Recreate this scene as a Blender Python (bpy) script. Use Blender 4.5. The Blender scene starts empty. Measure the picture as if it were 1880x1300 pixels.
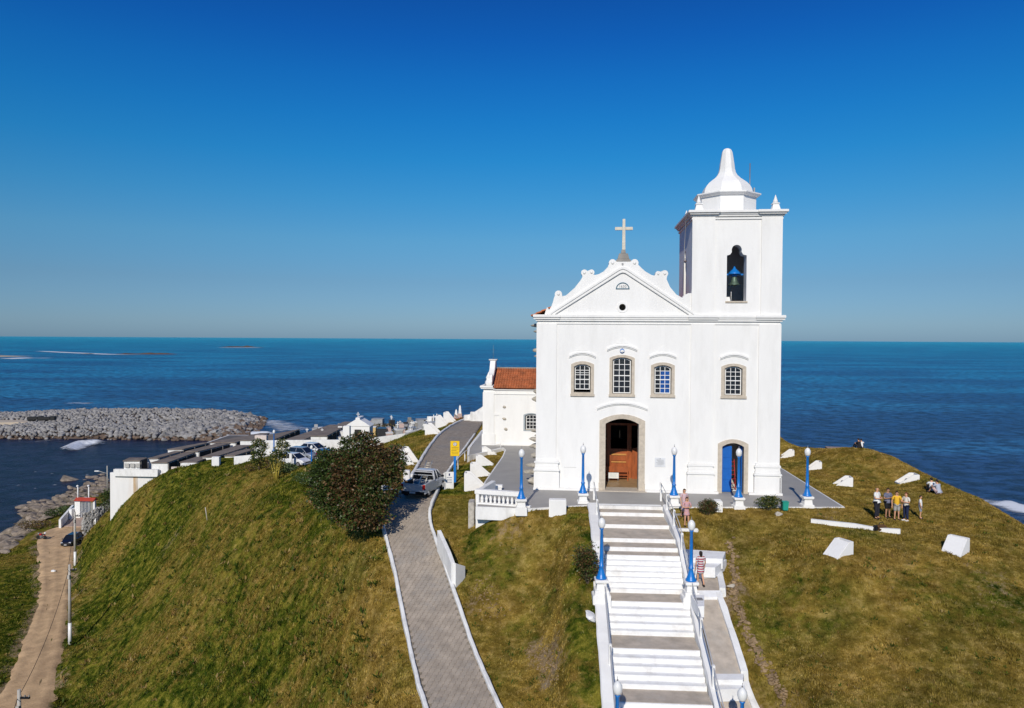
import bpy, bmesh, math, random
import numpy as np
from mathutils import Vector, Matrix, Euler
from mathutils.geometry import tessellate_polygon
random.seed(7); RNG = np.random.default_rng(11)
PI = math.pi
S = bpy.context.scene
COL = S.collection

# ---------------------------------------------------------------- camera
EYE = 9.8
FOC = 1340.0
pitch = math.atan(27.5 / FOC); roll = math.atan(.00585)
cF = Vector((0, math.cos(pitch), -math.sin(pitch))); cU0 = Vector((0, math.sin(pitch), math.cos(pitch)))
cR = Vector((1, 0, 0)) * math.cos(roll) + cU0 * math.sin(roll)
cU = cU0 * math.cos(roll) - Vector((1, 0, 0)) * math.sin(roll)
CAMP = Vector((0, 0, EYE))
cam_d = bpy.data.cameras.new('camera'); cam = bpy.data.objects.new('camera', cam_d); COL.objects.link(cam)
cam_d.sensor_width = 36; cam_d.sensor_fit = 'HORIZONTAL'; cam_d.lens = FOC / 1880 * 36
cam_d.clip_start = .5; cam_d.clip_end = 120000
m = Matrix((cR, cU, -cF)).transposed().to_4x4(); m.translation = CAMP
cam.matrix_world = m
S.camera = cam

# ---------------------------------------------------------------- world and sun
SUN_EL = math.radians(32); SUN_AZ = math.radians(11.5)      # shadows run 11.5 degrees right of +Y
W = bpy.data.worlds.new("World"); S.world = W; W.use_nodes = True
wn = W.node_tree; bg = wn.nodes['Background']
sky = wn.nodes.new('ShaderNodeTexSky'); sky.sky_type = 'NISHITA'; sky.sun_disc = False
sky.sun_elevation = SUN_EL; sky.sun_rotation = PI + SUN_AZ
sky.air_density = 1; sky.dust_density = .3; sky.ozone_density = 2.0; sky.altitude = 0
# the deep, saturated blue of the photograph: one grading by height above the horizon, the same all the way round
_g = wn.nodes.new('ShaderNodeNewGeometry'); _s = wn.nodes.new('ShaderNodeSeparateXYZ'); _r = wn.nodes.new('ShaderNodeValToRGB'); _m = wn.nodes.new('ShaderNodeMix')
_tc = wn.nodes.new('ShaderNodeTexCoord')
wn.links.new(_tc.outputs['Generated'], _s.inputs[0]); wn.links.new(_s.outputs['Z'], _r.inputs[0])
_st = [(0, (.25, .43, .82)), (.021, (.278, .445, .774)), (.076, (.27, .45, .68)), (.131, (.246, .545, .76)), (.184, (.155, .575, .85)), (.236, (.082, .575, .93)), (.283, (.055, .545, .98)), (.33, (.043, .49, 1.0)), (.375, (.036, .41, .98)), (.43, (.035, .34, .90)), (1, (.10, .36, .85))]
_e = _r.color_ramp.elements
while len(_e) < len(_st): _e.new(.5)
for _k, (_p, _c) in enumerate(_st): _e[_k].position = _p; _e[_k].color = (*_c, 1)
_m.data_type = 'RGBA'; _m.blend_type = 'MULTIPLY'; _m.inputs[0].default_value = 1
wn.links.new(sky.outputs[0], _m.inputs[6]); wn.links.new(_r.outputs[0], _m.inputs[7]); wn.links.new(_m.outputs[2], bg.inputs['Color'])
bg.inputs['Strength'].default_value = .10
sd = bpy.data.lights.new('sun', 'SUN'); sun = bpy.data.objects.new('sun', sd); COL.objects.link(sun)
sd.energy = 3.85; sd.angle = math.radians(.5); sd.color = (1, .93, .82)
dirv = Vector((math.sin(SUN_AZ) * math.cos(SUN_EL), math.cos(SUN_AZ) * math.cos(SUN_EL), -math.sin(SUN_EL)))
sun.rotation_euler = dirv.to_track_quat('-Z', 'Y').to_euler()
S.view_settings.view_transform = 'Standard'; S.view_settings.look = 'None'
S.view_settings.gamma = 1; S.view_settings.exposure = 0; S.view_settings.use_curve_mapping = False

# ---------------------------------------------------------------- helpers
def ray(x, y): return cF + cR * ((x - 940) / FOC) + cU * ((650 - y) / FOC)
def atz(x, y, z=0.0):
    d = ray(x, y); return CAMP + d * ((z - EYE) / d.z)
def atd(x, y, D):
    d = ray(x, y); return CAMP + d * (D / d.y)

def tag(o, label=None, cat=None, group=None, kind=None):
    if label: o['label'] = label
    if cat: o['category'] = cat
    if group: o['group'] = group
    if kind: o['kind'] = kind
    return o
def empty(name, loc=(0, 0, 0), rz=0.0, parent=None):
    o = bpy.data.objects.new(name, None); COL.objects.link(o); o.location = loc; o.rotation_euler = (0, 0, rz)
    o.empty_display_size = .3
    if parent: o.parent = parent
    return o
def thing(name, label, cat, loc=(0, 0, 0), rz=0.0, group=None):
    return tag(empty(name, loc, rz), label, cat, group)
def link(name, me, parent=None, loc=None, rot=None, scale=None):
    o = bpy.data.objects.new(name, me); COL.objects.link(o)
    if parent: o.parent = parent
    if loc is not None: o.location = loc
    if rot is not None: o.rotation_euler = rot
    if scale is not None: o.scale = scale
    return o
def copy_tree(o, parent=None):
    c = o.copy(); COL.objects.link(c); c.parent = parent
    for ch in o.children: copy_tree(ch, c)
    return c
def np_mesh(name, V, Fc, mats, smooth=False, attrs=None, mi=None):
    me = bpy.data.meshes.new(name)
    V = np.asarray(V, dtype=np.float32); Fc = np.asarray(Fc, dtype=np.int32)
    n = Fc.shape[1]
    me.vertices.add(len(V)); me.vertices.foreach_set('co', V.ravel())
    me.loops.add(Fc.size); me.loops.foreach_set('vertex_index', Fc.ravel())
    me.polygons.add(len(Fc)); me.polygons.foreach_set('loop_start', np.arange(0, Fc.size, n, dtype=np.int32))
    me.polygons.foreach_set('loop_total', np.full(len(Fc), n, dtype=np.int32))
    if smooth: me.polygons.foreach_set('use_smooth', np.ones(len(Fc), bool))
    if mi is not None: me.polygons.foreach_set('material_index', np.asarray(mi, dtype=np.int32))
    for k, a in (attrs or {}).items():
        at = me.attributes.new(k, 'FLOAT', 'POINT'); at.data.foreach_set('value', np.asarray(a, dtype=np.float32))
    for mm in (mats if isinstance(mats, (list, tuple)) else [mats]): me.materials.append(mm)
    me.update(calc_edges=True); me.validate()
    return me

class MB:
    """collects shapes, builds ONE mesh object"""
    def __init__(s): s.v = []; s.f = []; s.mi = []; s.sm = []
    def add(s, vs, fs, mi=0, sm=False):
        b = len(s.v); s.v += [tuple(v) for v in vs]
        for f in fs: s.f.append([b + i for i in f]); s.mi.append(mi); s.sm.append(sm)
        return s
    def box(s, x0, x1, y0, y1, z0, z1, mi=0, M=None):
        vs = [Vector(p) for p in ((x0,y0,z0),(x1,y0,z0),(x1,y1,z0),(x0,y1,z0),(x0,y0,z1),(x1,y0,z1),(x1,y1,z1),(x0,y1,z1))]
        if M: vs = [M @ v for v in vs]
        return s.add(vs, [(0,3,2,1),(4,5,6,7),(0,1,5,4),(1,2,6,5),(2,3,7,6),(3,0,4,7)], mi)
    def cbox(s, c, sz, mi=0, M=None):
        return s.box(c[0]-sz[0]/2, c[0]+sz[0]/2, c[1]-sz[1]/2, c[1]+sz[1]/2, c[2]-sz[2]/2, c[2]+sz[2]/2, mi, M)
    def taper(s, c, z0, z1, a0, a1, mi=0, b0=None, b1=None):
        b0 = a0 if b0 is None else b0; b1 = a1 if b1 is None else b1
        x, y = c
        vs = [(x-a0,y-b0,z0),(x+a0,y-b0,z0),(x+a0,y+b0,z0),(x-a0,y+b0,z0),(x-a1,y-b1,z1),(x+a1,y-b1,z1),(x+a1,y+b1,z1),(x-a1,y+b1,z1)]
        return s.add(vs, [(0,3,2,1),(4,5,6,7),(0,1,5,4),(1,2,6,5),(2,3,7,6),(3,0,4,7)], mi)
    def lathe(s, prof, c=(0, 0, 0), n=12, mi=0, sm=True, ph=0.0, M=None):
        vs = []
        for r_, z in prof:
            for k in range(n):
                a = ph + 2 * PI * k / n; vs.append(Vector((c[0] + r_ * math.cos(a), c[1] + r_ * math.sin(a), c[2] + z)))
        if M: vs = [M @ v for v in vs]
        fs = []
        for i in range(len(prof) - 1):
            for k in range(n):
                k2 = (k + 1) % n; fs.append((i*n+k, i*n+k2, (i+1)*n+k2, (i+1)*n+k))
        s.add(vs, fs, mi, sm)
        b = len(s.v) - len(vs)
        s.f.append([b + k for k in range(n)][::-1]); s.mi.append(mi); s.sm.append(False)
        s.f.append([b + (len(prof)-1)*n + k for k in range(n)]); s.mi.append(mi); s.sm.append(False)
        return s
    def tube(s, pts, r, n=6, mi=0, sm=True):
        pts = [Vector(p) for p in pts]
        rs = r if isinstance(r, (list, tuple)) else [r] * len(pts)
        vs = []; up = None
        for i, p in enumerate(pts):
            d = (pts[min(i+1, len(pts)-1)] - pts[max(i-1, 0)]).normalized()
            if up is None: up = Vector((0, 0, 1)) if abs(d.z) < .9 else Vector((1, 0, 0))
            a = d.cross(up).normalized(); b = a.cross(d).normalized(); up = b
            for k in range(n):
                t = 2 * PI * k / n; vs.append(p + (a * math.cos(t) + b * math.sin(t)) * rs[i])
        fs = []
        for i in range(len(pts) - 1):
            for k in range(n):
                k2 = (k + 1) % n; fs.append((i*n+k, i*n+k2, (i+1)*n+k2, (i+1)*n+k))
        fs.append(tuple(range(n))[::-1]); fs.append(tuple((len(pts)-1)*n + k for k in range(n)))
        return s.add(vs, fs, mi, sm)
    def prism(s, outer, holes, d0, d1, axis='y', mi=0, M=None):
        """2D polygon with holes (x,z) extruded along y from d0 to d1 (axis='z': (x,y) extruded in z)"""
        loops = [outer] + list(holes)
        flat = [p for l in loops for p in l]
        tris = tessellate_polygon([[Vector((p[0], p[1], 0)) for p in l] for l in loops])
        P = (lambda p, d: Vector((p[0], d, p[1]))) if axis == 'y' else (lambda p, d: Vector((p[0], p[1], d)))
        vs = [P(p, d0) for p in flat] + [P(p, d1) for p in flat]; n = len(flat)
        if M: vs = [M @ v for v in vs]
        fs = []
        for t in tris:
            a, b, c = [flat[i] for i in t]
            ar = (b[0]-a[0])*(c[1]-a[1]) - (c[0]-a[0])*(b[1]-a[1])
            if abs(ar) < 1e-12: continue
            t = tuple(t) if ar > 0 else tuple(t)[::-1]
            if axis == 'y': fs.append(t); fs.append(tuple(i + n for i in t[::-1]))
            else: fs.append(t[::-1]); fs.append(tuple(i + n for i in t))
        k = 0
        for li, l in enumerate(loops):
            ar = sum(l[i][0]*l[(i+1) % len(l)][1] - l[(i+1) % len(l)][0]*l[i][1] for i in range(len(l)))
            ccw = ar > 0
            if li: ccw = not ccw
            if axis == 'z': ccw = not ccw
            for i in range(len(l)):
                j = (i + 1) % len(l); q = (k+i, k+i+n, k+j+n, k+j)
                fs.append(q if ccw else q[::-1])
            k += len(l)
        return s.add(vs, fs, mi)
    def mesh(s, name, mats):
        me = bpy.data.meshes.new(name); me.from_pydata(s.v, [], s.f)
        for mm in (mats if isinstance(mats, (list, tuple)) else [mats]): me.materials.append(mm)
        me.polygons.foreach_set('material_index', s.mi); me.polygons.foreach_set('use_smooth', s.sm)
        me.update(); return me
    def build(s, name, mats, parent=None, bevel=0, **kw):
        me = s.mesh(name, mats)
        if bevel:
            bm = bmesh.new(); bm.from_mesh(me)
            es = [e for e in bm.edges if len(e.link_faces) == 2 and e.calc_face_angle(0) > .6]
            bmesh.ops.bevel(bm, geom=es, offset=bevel, segments=2, affect='EDGES', clamp_overlap=True)
            bm.to_mesh(me); bm.free()
        return link(name, me, parent, **kw)

# ---------------------------------------------------------------- materials
MATS = {}
def mat(name, col, rough=.7, var=.12, scale=3.0, bump=.15, bscale=None, spec=.3, metal=0, dirt=None, dscale=.6, damt=.5, coat=0, detail=6, zs=1.0):
    """colour with two scales of mottling, optional dirt colour in patches, and fine relief"""
    if name in MATS: return MATS[name]
    m = bpy.data.materials.new(name); m.use_nodes = True; MATS[name] = m
    N = m.node_tree.nodes; L = m.node_tree.links; b = N['Principled BSDF']
    b.inputs['Roughness'].default_value = rough; b.inputs['Metallic'].default_value = metal
    b.inputs['Specular IOR Level'].default_value = spec
    if coat: b.inputs['Coat Weight'].default_value = coat; b.inputs['Coat Roughness'].default_value = .08
    tc = N.new('ShaderNodeNewGeometry')
    mp = N.new('ShaderNodeMapping'); mp.inputs['Scale'].default_value = (1, 1, zs); L.new(tc.outputs['Position'], mp.inputs[0])
    no = N.new('ShaderNodeTexNoise'); no.inputs['Scale'].default_value = scale; no.inputs['Detail'].default_value = detail
    no.inputs['Roughness'].default_value = .6
    L.new(mp.outputs[0], no.inputs['Vector'])
    r = N.new('ShaderNodeMapRange'); r.inputs['From Min'].default_value = .3; r.inputs['From Max'].default_value = .7
    r.inputs['To Min'].default_value = 1 - var; r.inputs['To Max'].default_value = 1 + var
    L.new(no.outputs[0], r.inputs[0])
    mul = N.new('ShaderNodeVectorMath'); mul.operation = 'SCALE'; mul.inputs[0].default_value = col[:3]
    L.new(r.outputs[0], mul.inputs['Scale'])
    out = mul.outputs[0]
    if dirt:
        n2 = N.new('ShaderNodeTexNoise'); n2.inputs['Scale'].default_value = dscale; n2.inputs['Detail'].default_value = 8
        n2.inputs['Roughness'].default_value = .7
        L.new(mp.outputs[0], n2.inputs['Vector'])
        r2 = N.new('ShaderNodeMapRange'); r2.inputs['From Min'].default_value = .5; r2.inputs['From Max'].default_value = .72
        r2.inputs['To Max'].default_value = damt; L.new(n2.outputs[0], r2.inputs[0])
        mx = N.new('ShaderNodeMix'); mx.data_type = 'RGBA'; L.new(r2.outputs[0], mx.inputs[0]); L.new(out, mx.inputs[6])
        mx.inputs[7].default_value = (*dirt, 1); out = mx.outputs[2]
    L.new(out, b.inputs['Base Color'])
    if bump:
        n3 = N.new('ShaderNodeTexNoise'); n3.inputs['Scale'].default_value = bscale or scale * 6; n3.inputs['Detail'].default_value = 5
        L.new(tc.outputs['Position'], n3.inputs['Vector'])
        bp = N.new('ShaderNodeBump'); bp.inputs['Strength'].default_value = bump; bp.inputs['Distance'].default_value = .03
        L.new(n3.outputs[0], bp.inputs['Height']); L.new(bp.outputs[0], b.inputs['Normal'])
    return m
white_m = mat('white_limewash', (.795, .785, .755), .85, .035, 1.2, .25, 14, dirt=(.58, .565, .53), dscale=1.1, damt=.30, zs=.22)
worn_m = mat('weathered_white_paint', (.76, .755, .73), .85, .08, 2.0, .3, 12, dirt=(.34, .32, .28), dscale=1.3, damt=.5, zs=.5)
step_m = mat('white_painted_step', (.80, .80, .785), .8, .06, 3.0, .3, 16, dirt=(.52, .48, .42), dscale=1.6, damt=.45)
tread_m = mat('worn_cement_tread', (.46, .395, .32), .9, .22, 1.7, .4, 20, dirt=(.42, .39, .34), dscale=1.1, damt=.8)
stone_m = mat('pale_granite_surround', (.52, .455, .365), .8, .14, 5.0, .3, 30, dirt=(.36, .30, .24), dscale=1.2, damt=.4)
grey_m = mat('grey_painted_pavement', (.34, .325, .30), .75, .07, .8, .2, 20, dirt=(.29, .285, .27), dscale=.5, damt=.5)
blue_m = mat('blue_enamel_paint', (.007, .165, .52), .35, .06, 4, .05, spec=.5)
bluedoor_m = mat('blue_door_paint', (.008, .11, .42), .5, .08, 4, .1)
globe_m = mat('frosted_white_globe', (.74, .74, .72), .3, .02, 4, 0, spec=.5)
glass_m = mat('dark_window_glass', (.012, .014, .017), .08, .2, 2, .02, spec=.6)
blueglass_m = mat('blue_shutter_behind_glass', (.012, .07, .27), .15, .3, 2, .02, spec=.5)
tile_m = mat('terracotta_tile', (.44, .14, .055), .85, .35, 2.2, .3, 20, dirt=(.16, .07, .04), dscale=1.4, damt=.7)
wood_m = mat('varnished_red_wood', (.33, .085, .022), .45, .3, 5, .1, spec=.4, zs=.25)
woodl_m = mat('varnished_light_wood', (.52, .25, .07), .45, .2, 5, .1)
floor_m = mat('worn_interior_floor', (.34, .22, .11), .5, .2, 2, .1)
dark_m = mat('recess_shade', (.03, .028, .026), .9, .3, 2, .1)  # near-black colour stands in for the shade inside openings
inner_m = mat('shade_dark_plaster', (.07, .065, .06), .9, .1, 2, .1)  # plaster colour darkened to hold the shade indoors
bronze_m = mat('green_bronze', (.10, .15, .11), .5, .3, 8, .1, metal=.5)
metal_m = mat('dull_grey_metal', (.28, .28, .28), .5, .1, 5, 0, metal=.6)
gold_m = mat('pale_stone_cross', (.62, .57, .47), .7, .12, 6, .2)
black_m = mat('black_plastic', (.012, .012, .013), .4, .1, 5, 0)
rock_m = mat('grey_shore_granite', (.25, .225, .19), .9, .35, .9, .6, 5, dirt=(.12, .10, .08), dscale=.7, damt=.7)
rockw_m = mat('toothing_stone', (.42, .38, .31), .9, .25, 4, .6, 15)
conc_m = mat('weathered_concrete', (.27, .255, .23), .9, .22, 1.2, .4, 9, dirt=(.09, .085, .075), dscale=.5, damt=.8)
dirtroad_m = mat('sandy_dirt', (.55, .37, .20), .95, .26, .9, 1.0, 5, dirt=(.36, .235, .13), dscale=.28, damt=.9, detail=9)
# ---------------------------------------------------------------- terrain
SEA = -27.0
CP = []   # control points of the land: (photo x, photo y, distance)
def cp(*a):
    for x, y, D in a: CP.append(tuple(atd(x, y, D)))
def cz(*a):
    for x, y, z in a: CP.append(tuple(atz(x, y, z)))
def cw(*a):
    for p in a: CP.append(p)
# access road
ROAD_L = [(800, 1360, 28.6), (782, 1300, 30.4), (768, 1260, 31.8), (755, 1200, 34.0), (740, 1130, 36.6), (727, 1060, 39.3), (712, 1000, 41.9), (700, 955, 44.3), (709, 925, 46.1), (731, 905, 48.8), (748, 887, 52.1), (762, 865, 56.8), (776, 840, 63.3), (790, 818, 70.4), (806, 798, 78.4), (828, 782, 86), (850, 772, 92), (868, 766, 95.8)]
ROAD_R = [(945, 1365, 28.6), (917, 1300, 30.4), (898, 1260, 31.8), (873, 1200, 34.0), (848, 1130, 36.6), (824, 1060, 39.3), (803, 1000, 41.9), (788, 958, 44.3), (790, 936, 45.6), (797, 916, 47.2), (808, 891, 51.3), (822, 868, 56.1), (838, 844, 62.2), (850, 828, 67), (866, 806, 75), (880, 786, 84), (887, 775, 90), (892, 768, 94.5)]
RL = [atd(*p) for p in ROAD_L]; RR = [atd(*p) for p in ROAD_R]
for a, b in zip(RL, RR):   # level the road across
    z = (a.z + b.z) / 2
    a.z = b.z = z
for a, b in list(zip(RL, RR)): cw(tuple(a), tuple(b))
# mound between road and stairs
cp((960, 1000, 40.6), (1020, 1060, 38.4), (1060, 960, 41.8), (940, 1180, 35), (1000, 1290, 30.8), (1080, 1290, 29.2), (1090, 1180, 33), (1080, 1060, 37), (905, 1060, 39), (860, 975, 43.5), (880, 1000, 41.6), (850, 1010, 41.8))
cz((873, 975, -1.45), (960, 947, -.35), (1020, 945, -.22), (1070, 945, -.2), (915, 955, -.75))
# under the stairs (kept low, the stairs are built on top)
cp((1150, 1110, 35.5), (1180, 1290, 29.8))
# plaza surroundings
for x, y in ((1240, 935), (1300, 940), (1400, 938), (1550, 934), (1180, 900), (1000, 900), (940, 860), (1500, 905), (1450, 875), (1000, 930), (1350, 905)): cz((x, y, -.12))
# lawn left of plaza between road and plaza
cp((850, 915, 48), (840, 905, 49.5), (850, 880, 53), (858, 862, 57.3), (890, 830, 64.5), (872, 850, 59.5))
cz((880, 905, -.55), (885, 885, -.35), (900, 862, -.25), (915, 840, -.2), (905, 828, -.25))
cw((-3.2, 66, -.2), (-3.4, 75, -.25), (-2, 85, -.2), (3, 90, -.2), (12, 80, -.2), (22, 66, -.4), (18, 56, -.2), (10, 66, -.2))
# right lawn
cz((1490, 955, -.15), (1610, 955, -.2), (1690, 952, -.25), (1545, 890, -.35), (1490, 862, -.5), (1440, 838, -.6), (1660, 887, -.6), (1600, 925, -.3), (1570, 982, -.3), (1650, 985, -.35))
cp((1720, 905, 47.5), (1544, 1028, 33.6), (1762, 1024, 34.6), (1420, 985, 38.8), (1335, 1010, 37.5), (1880, 1020, 35.5), (1880, 1150, 30), (1880, 1290, 26), (1700, 1290, 26.4), (1560, 1290, 26.6), (1450, 1290, 26.8), (1700, 1150, 30.5), (1540, 1120, 31.8), (1400, 1100, 34), (1345, 1060, 36), (1370, 1200, 31.2), (1640, 1050, 33.6), (1400, 1280, 27.6), (1335, 960, 40.5))
# skyline of the hill on the right, then the drop behind it
RID = [(1427, 797, 70), (1445, 812, 69), (1470, 822, 68.5), (1520, 825, 68), (1560, 822, 68), (1600, 826, 66.5), (1640, 838, 63), (1680, 860, 57.5), (1740, 890, 52.5), (1800, 915, 49.5), (1880, 963, 44.5), (1960, 1010, 41)]
for x, y, D in RID:
    a = atd(x, y, D); cw((a.x, a.y, a.z + .35))
    dx, dy = (.55, .83)
    cw((a.x + dx * 6, a.y + dy * 6, a.z - 4.5), (a.x + dx * 16, a.y + dy * 16, a.z - 13), (a.x + dx * 34, a.y + dy * 34, SEA - 2), (a.x + dx * 60, a.y + dy * 60, SEA - 4))
cw((24, 78, -1.2), (20, 88, -2.5), (10, 100, -3), (0, 108, -3), (-8, 112, -3.5))
# behind the church: drop to the sea
for x in (-10, 5, 20, 38): cw((x, 122, -9), (x, 136, -20), (x, 150, SEA - 2), (x, 175, SEA - 4))
# lawn left of the road, up to the cemetery wall
cp((745, 885, 54.4), (700, 880, 58.5), (770, 850, 61), (757, 852, 61.5), (745, 830, 71), (790, 795, 82), (815, 778, 91), (700, 830, 77), (720, 812, 87), (775, 796, 88), (830, 772, 97))
# parking area and crest
cp((650, 880, 63), (600, 870, 72), (560, 858, 81.6), (520, 857, 86), (480, 850, 89), (500, 838, 95), (600, 835, 95), (660, 830, 94), (430, 858, 92), (410, 868, 90), (395, 868, 96), (440, 880, 82), (300, 868, 101), (350, 862, 99))
# left flank of the hill
cp((520, 880, 74), (560, 900, 66), (600, 930, 56), (650, 960, 48.5), (680, 1000, 43.8), (700, 1080, 39.2), (640, 1040, 43.5), (560, 1000, 51.5), (480, 940, 65), (400, 930, 80), (330, 930, 89), (280, 960, 92), (206, 950, 103.4), (230, 926, 103.4), (255, 901, 103.2), (280, 881, 103), (318, 866, 102.6), (240, 985, 95),
   (180, 1000, 101), (155, 1040, 99.5), (250, 1050, 86), (350, 1050, 72), (450, 1080, 58), (560, 1120, 46), (660, 1180, 37.5), (720, 1250, 33.2), (620, 1290, 36), (500, 1290, 42), (380, 1290, 49), (260, 1290, 56), (160, 1290, 63), (110, 1290, 66.2),
   (140, 1180, 79), (165, 1100, 88), (230, 1180, 70), (350, 1180, 58.5), (450, 1180, 51.5), (560, 1220, 42), (700, 1340, 31), (300, 1400, 50), (500, 1400, 38))
# dirt road and the shore on the left
DRL = [(-120, 1420), (-60, 1345), (0, 1270), (30, 1200), (62, 1130), (73, 1085), (68, 1040), (66, 1010), (62, 990), (80, 972), (108, 966)]
DRR = [(60, 1420), (85, 1340), (103, 1270), (118, 1200), (125, 1130), (131, 1085), (136, 1040), (141, 1010), (147, 990), (149, 975), (152, 966)]
ZR = -23.0
for x, y in DRL + DRR: cz((x, y, ZR))
cz((-30, 1160, ZR + .5), (20, 1110, ZR + .4), (-40, 1050, ZR - .3), (20, 1040, ZR), (40, 1000, ZR - .6), (-100, 1100, ZR), (-200, 1200, ZR - 1), (-200, 1050, SEA + 1.0), (-60, 1010, SEA + .6), (0, 1018, SEA + 1.6), (28, 992, -25.5), (45, 965, -25.6), (60, 950, -26.2), (75, 935, SEA - .2), (110, 925, -25.6), (130, 905, SEA + .3), (150, 890, SEA - .2), (190, 878, SEA + .2), (180, 905, -25.2), (195, 925, -24), (135, 940, -24.2), (100, 955, -24.2), (-20, 985, SEA - 1), (0, 950, SEA - 1.5), (60, 905, SEA - 2), (-150, 980, SEA - 3), (120, 870, SEA - 2), (200, 850, SEA - 3), (100, 830, SEA - 4), (-300, 900, SEA - 4), (-300, 1000, SEA - 2.5))
cp((180, 968, 108.5), (160, 975, 110), (205, 930, 112))
# cemetery platform and its seaward edge
cw((-50, 112, -10.4), (-38, 124, -9.8), (-30, 112, -8.4), (-24, 128, -7.8), (-15, 122, -5.6), (-14, 108, -4.2), (-42, 136, -9.9), (-28, 140, -8.5))
cw((-58, 132, -24), (-58, 150, SEA - 2), (-48, 158, SEA - 2), (-34, 165, SEA - 2), (-20, 160, SEA - 2), (-14, 140, -12), (-6, 130, -8), (-62, 118, -23), (-66, 128, -25.5))
P = np.array(CP)
def tps_fit(P, lam=.6):
    n = len(P); sc = 20.0
    X = P[:, :2] / sc
    d2 = ((X[:, None] - X[None]) ** 2).sum(-1)
    K = np.where(d2 > 0, .5 * d2 * np.log(d2 + 1e-12), 0) + lam * 1e-3 * np.eye(n)
    Q = np.c_[np.ones(n), X]
    A = np.zeros((n + 3, n + 3)); A[:n, :n] = K; A[:n, n:] = Q; A[n:, :n] = Q.T
    w = np.linalg.solve(A, np.r_[P[:, 2], 0, 0, 0])
    def ev(x, y):
        x = np.asarray(x, float).ravel() / sc; y = np.asarray(y, float).ravel() / sc
        out = np.empty_like(x)
        for i in range(0, len(x), 20000):
            xx = x[i:i+20000]; yy = y[i:i+20000]
            d = (xx[:, None] - X[None, :, 0]) ** 2 + (yy[:, None] - X[None, :, 1]) ** 2
            out[i:i+20000] = (.5 * d * np.log(d + 1e-12)) @ w[:n] + w[n] + w[n+1] * xx + w[n+2] * yy
        return out
    return ev
tps = tps_fit(P)
GX0, GX1, GY0, GY1, GS = -112.0, 84.0, 18.0, 182.0, .5
nx = int((GX1 - GX0) / GS) + 1; ny = int((GY1 - GY0) / GS) + 1
gx = GX0 + GS * np.arange(nx); gy = GY0 + GS * np.arange(ny)
cx = np.arange(GX0, GX1 + 2.1, 2.0); cy = np.arange(GY0, GY1 + 2.1, 2.0)   # solve coarse, then interpolate
CXX, CYY = np.meshgrid(cx, cy); ZC = tps(CXX, CYY).reshape(CXX.shape)
def bil(Z, x0, y0, s, x, y):
    fx = np.clip((x - x0) / s, 0, Z.shape[1] - 1.001); fy = np.clip((y - y0) / s, 0, Z.shape[0] - 1.001)
    i = fx.astype(int); j = fy.astype(int); a = fx - i; b = fy - j
    return (Z[j, i] * (1-a) * (1-b) + Z[j, i+1] * a * (1-b) + Z[j+1, i] * (1-a) * b + Z[j+1, i+1] * a * b)
XX, YY = np.meshgrid(gx, gy)
near = (XX > -48) & (XX < 42) & (YY < 112) & (YY > 22)
ZZ = bil(ZC, GX0, GY0, 2.0, XX, YY)
fi = np.where(near.ravel())[0]
ZZ.ravel()[fi] = tps(XX.ravel()[fi], YY.ravel()[fi])
def fnoise(x, y, s, seed=0, oct=4):
    """value noise, a few octaves"""
    rng = np.random.default_rng(seed); T = rng.random((256, 256)); out = 0; amp = 1; tot = 0
    for o in range(oct):
        u = x / s; v = y / s; i = np.floor(u).astype(int); j = np.floor(v).astype(int); a = u - i; b = v - j
        a = a*a*(3-2*a); b = b*b*(3-2*b)
        g = lambda p, q: T[(j+q) % 256, (i+p) % 256]
        out = out + amp * (g(0,0)*(1-a)*(1-b) + g(1,0)*a*(1-b) + g(0,1)*(1-a)*b + g(1,1)*a*b); tot += amp
        amp *= .5; s = s / 2.03
    return out / tot
def inside(poly, X, Y):
    r = np.zeros(X.shape, bool); n = len(poly)
    for i in range(n):
        x0, y0 = poly[i][:2]; x1, y1 = poly[(i+1) % n][:2]
        c = ((y0 > Y) != (y1 > Y)) & (X < (x1-x0) * (Y-y0) / (y1-y0+1e-12) + x0); r ^= c
    return r
def segdist(pts, X, Y):
    """distance to a polyline and the interpolated z on it"""
    best = np.full(X.shape, 1e9); bz = np.zeros(X.shape)
    for a, b in zip(pts[:-1], pts[1:]):
        dx, dy = b[0]-a[0], b[1]-a[1]; t = np.clip(((X-a[0])*dx + (Y-a[1])*dy) / (dx*dx+dy*dy), 0, 1)
        d = np.hypot(X - a[0] - t*dx, Y - a[1] - t*dy); z = a[2] + t * (b[2]-a[2]); k = d < best
        best[k] = d[k]; bz[k] = z[k]
    return best, bz
def sstep(a, b, x):
    t = np.clip((x - a) / (b - a), 0, 1); return t*t*(3-2*t)
# fine lumps away from flat ground
slope_amp = .18 + .9 * sstep(-2, -9, ZZ) * (ZZ > SEA + 3)
ZZ += (fnoise(XX, YY, 5.0, 3, 4) - .5) * slope_amp + (fnoise(XX, YY, 1.3, 5, 2) - .5) * .10
# keep the headland's skyline smooth: trim lumps that stand above it
_px = 940 + FOC * (XX / YY) ; _sk = np.interp(_px, [p[0] for p in RID], [p[1] for p in RID])
_zmax = EYE - (_sk - 622.5 - .00585 * (_px - 940)) / FOC * YY * 1.0
_m = (_px > 1415) & (_px < 1960) & (YY > 38) & (YY < 112)
_over = _m & (ZZ > _zmax); ZZ = np.where(_over, _zmax - .05 * (ZZ - _zmax), ZZ)
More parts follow.
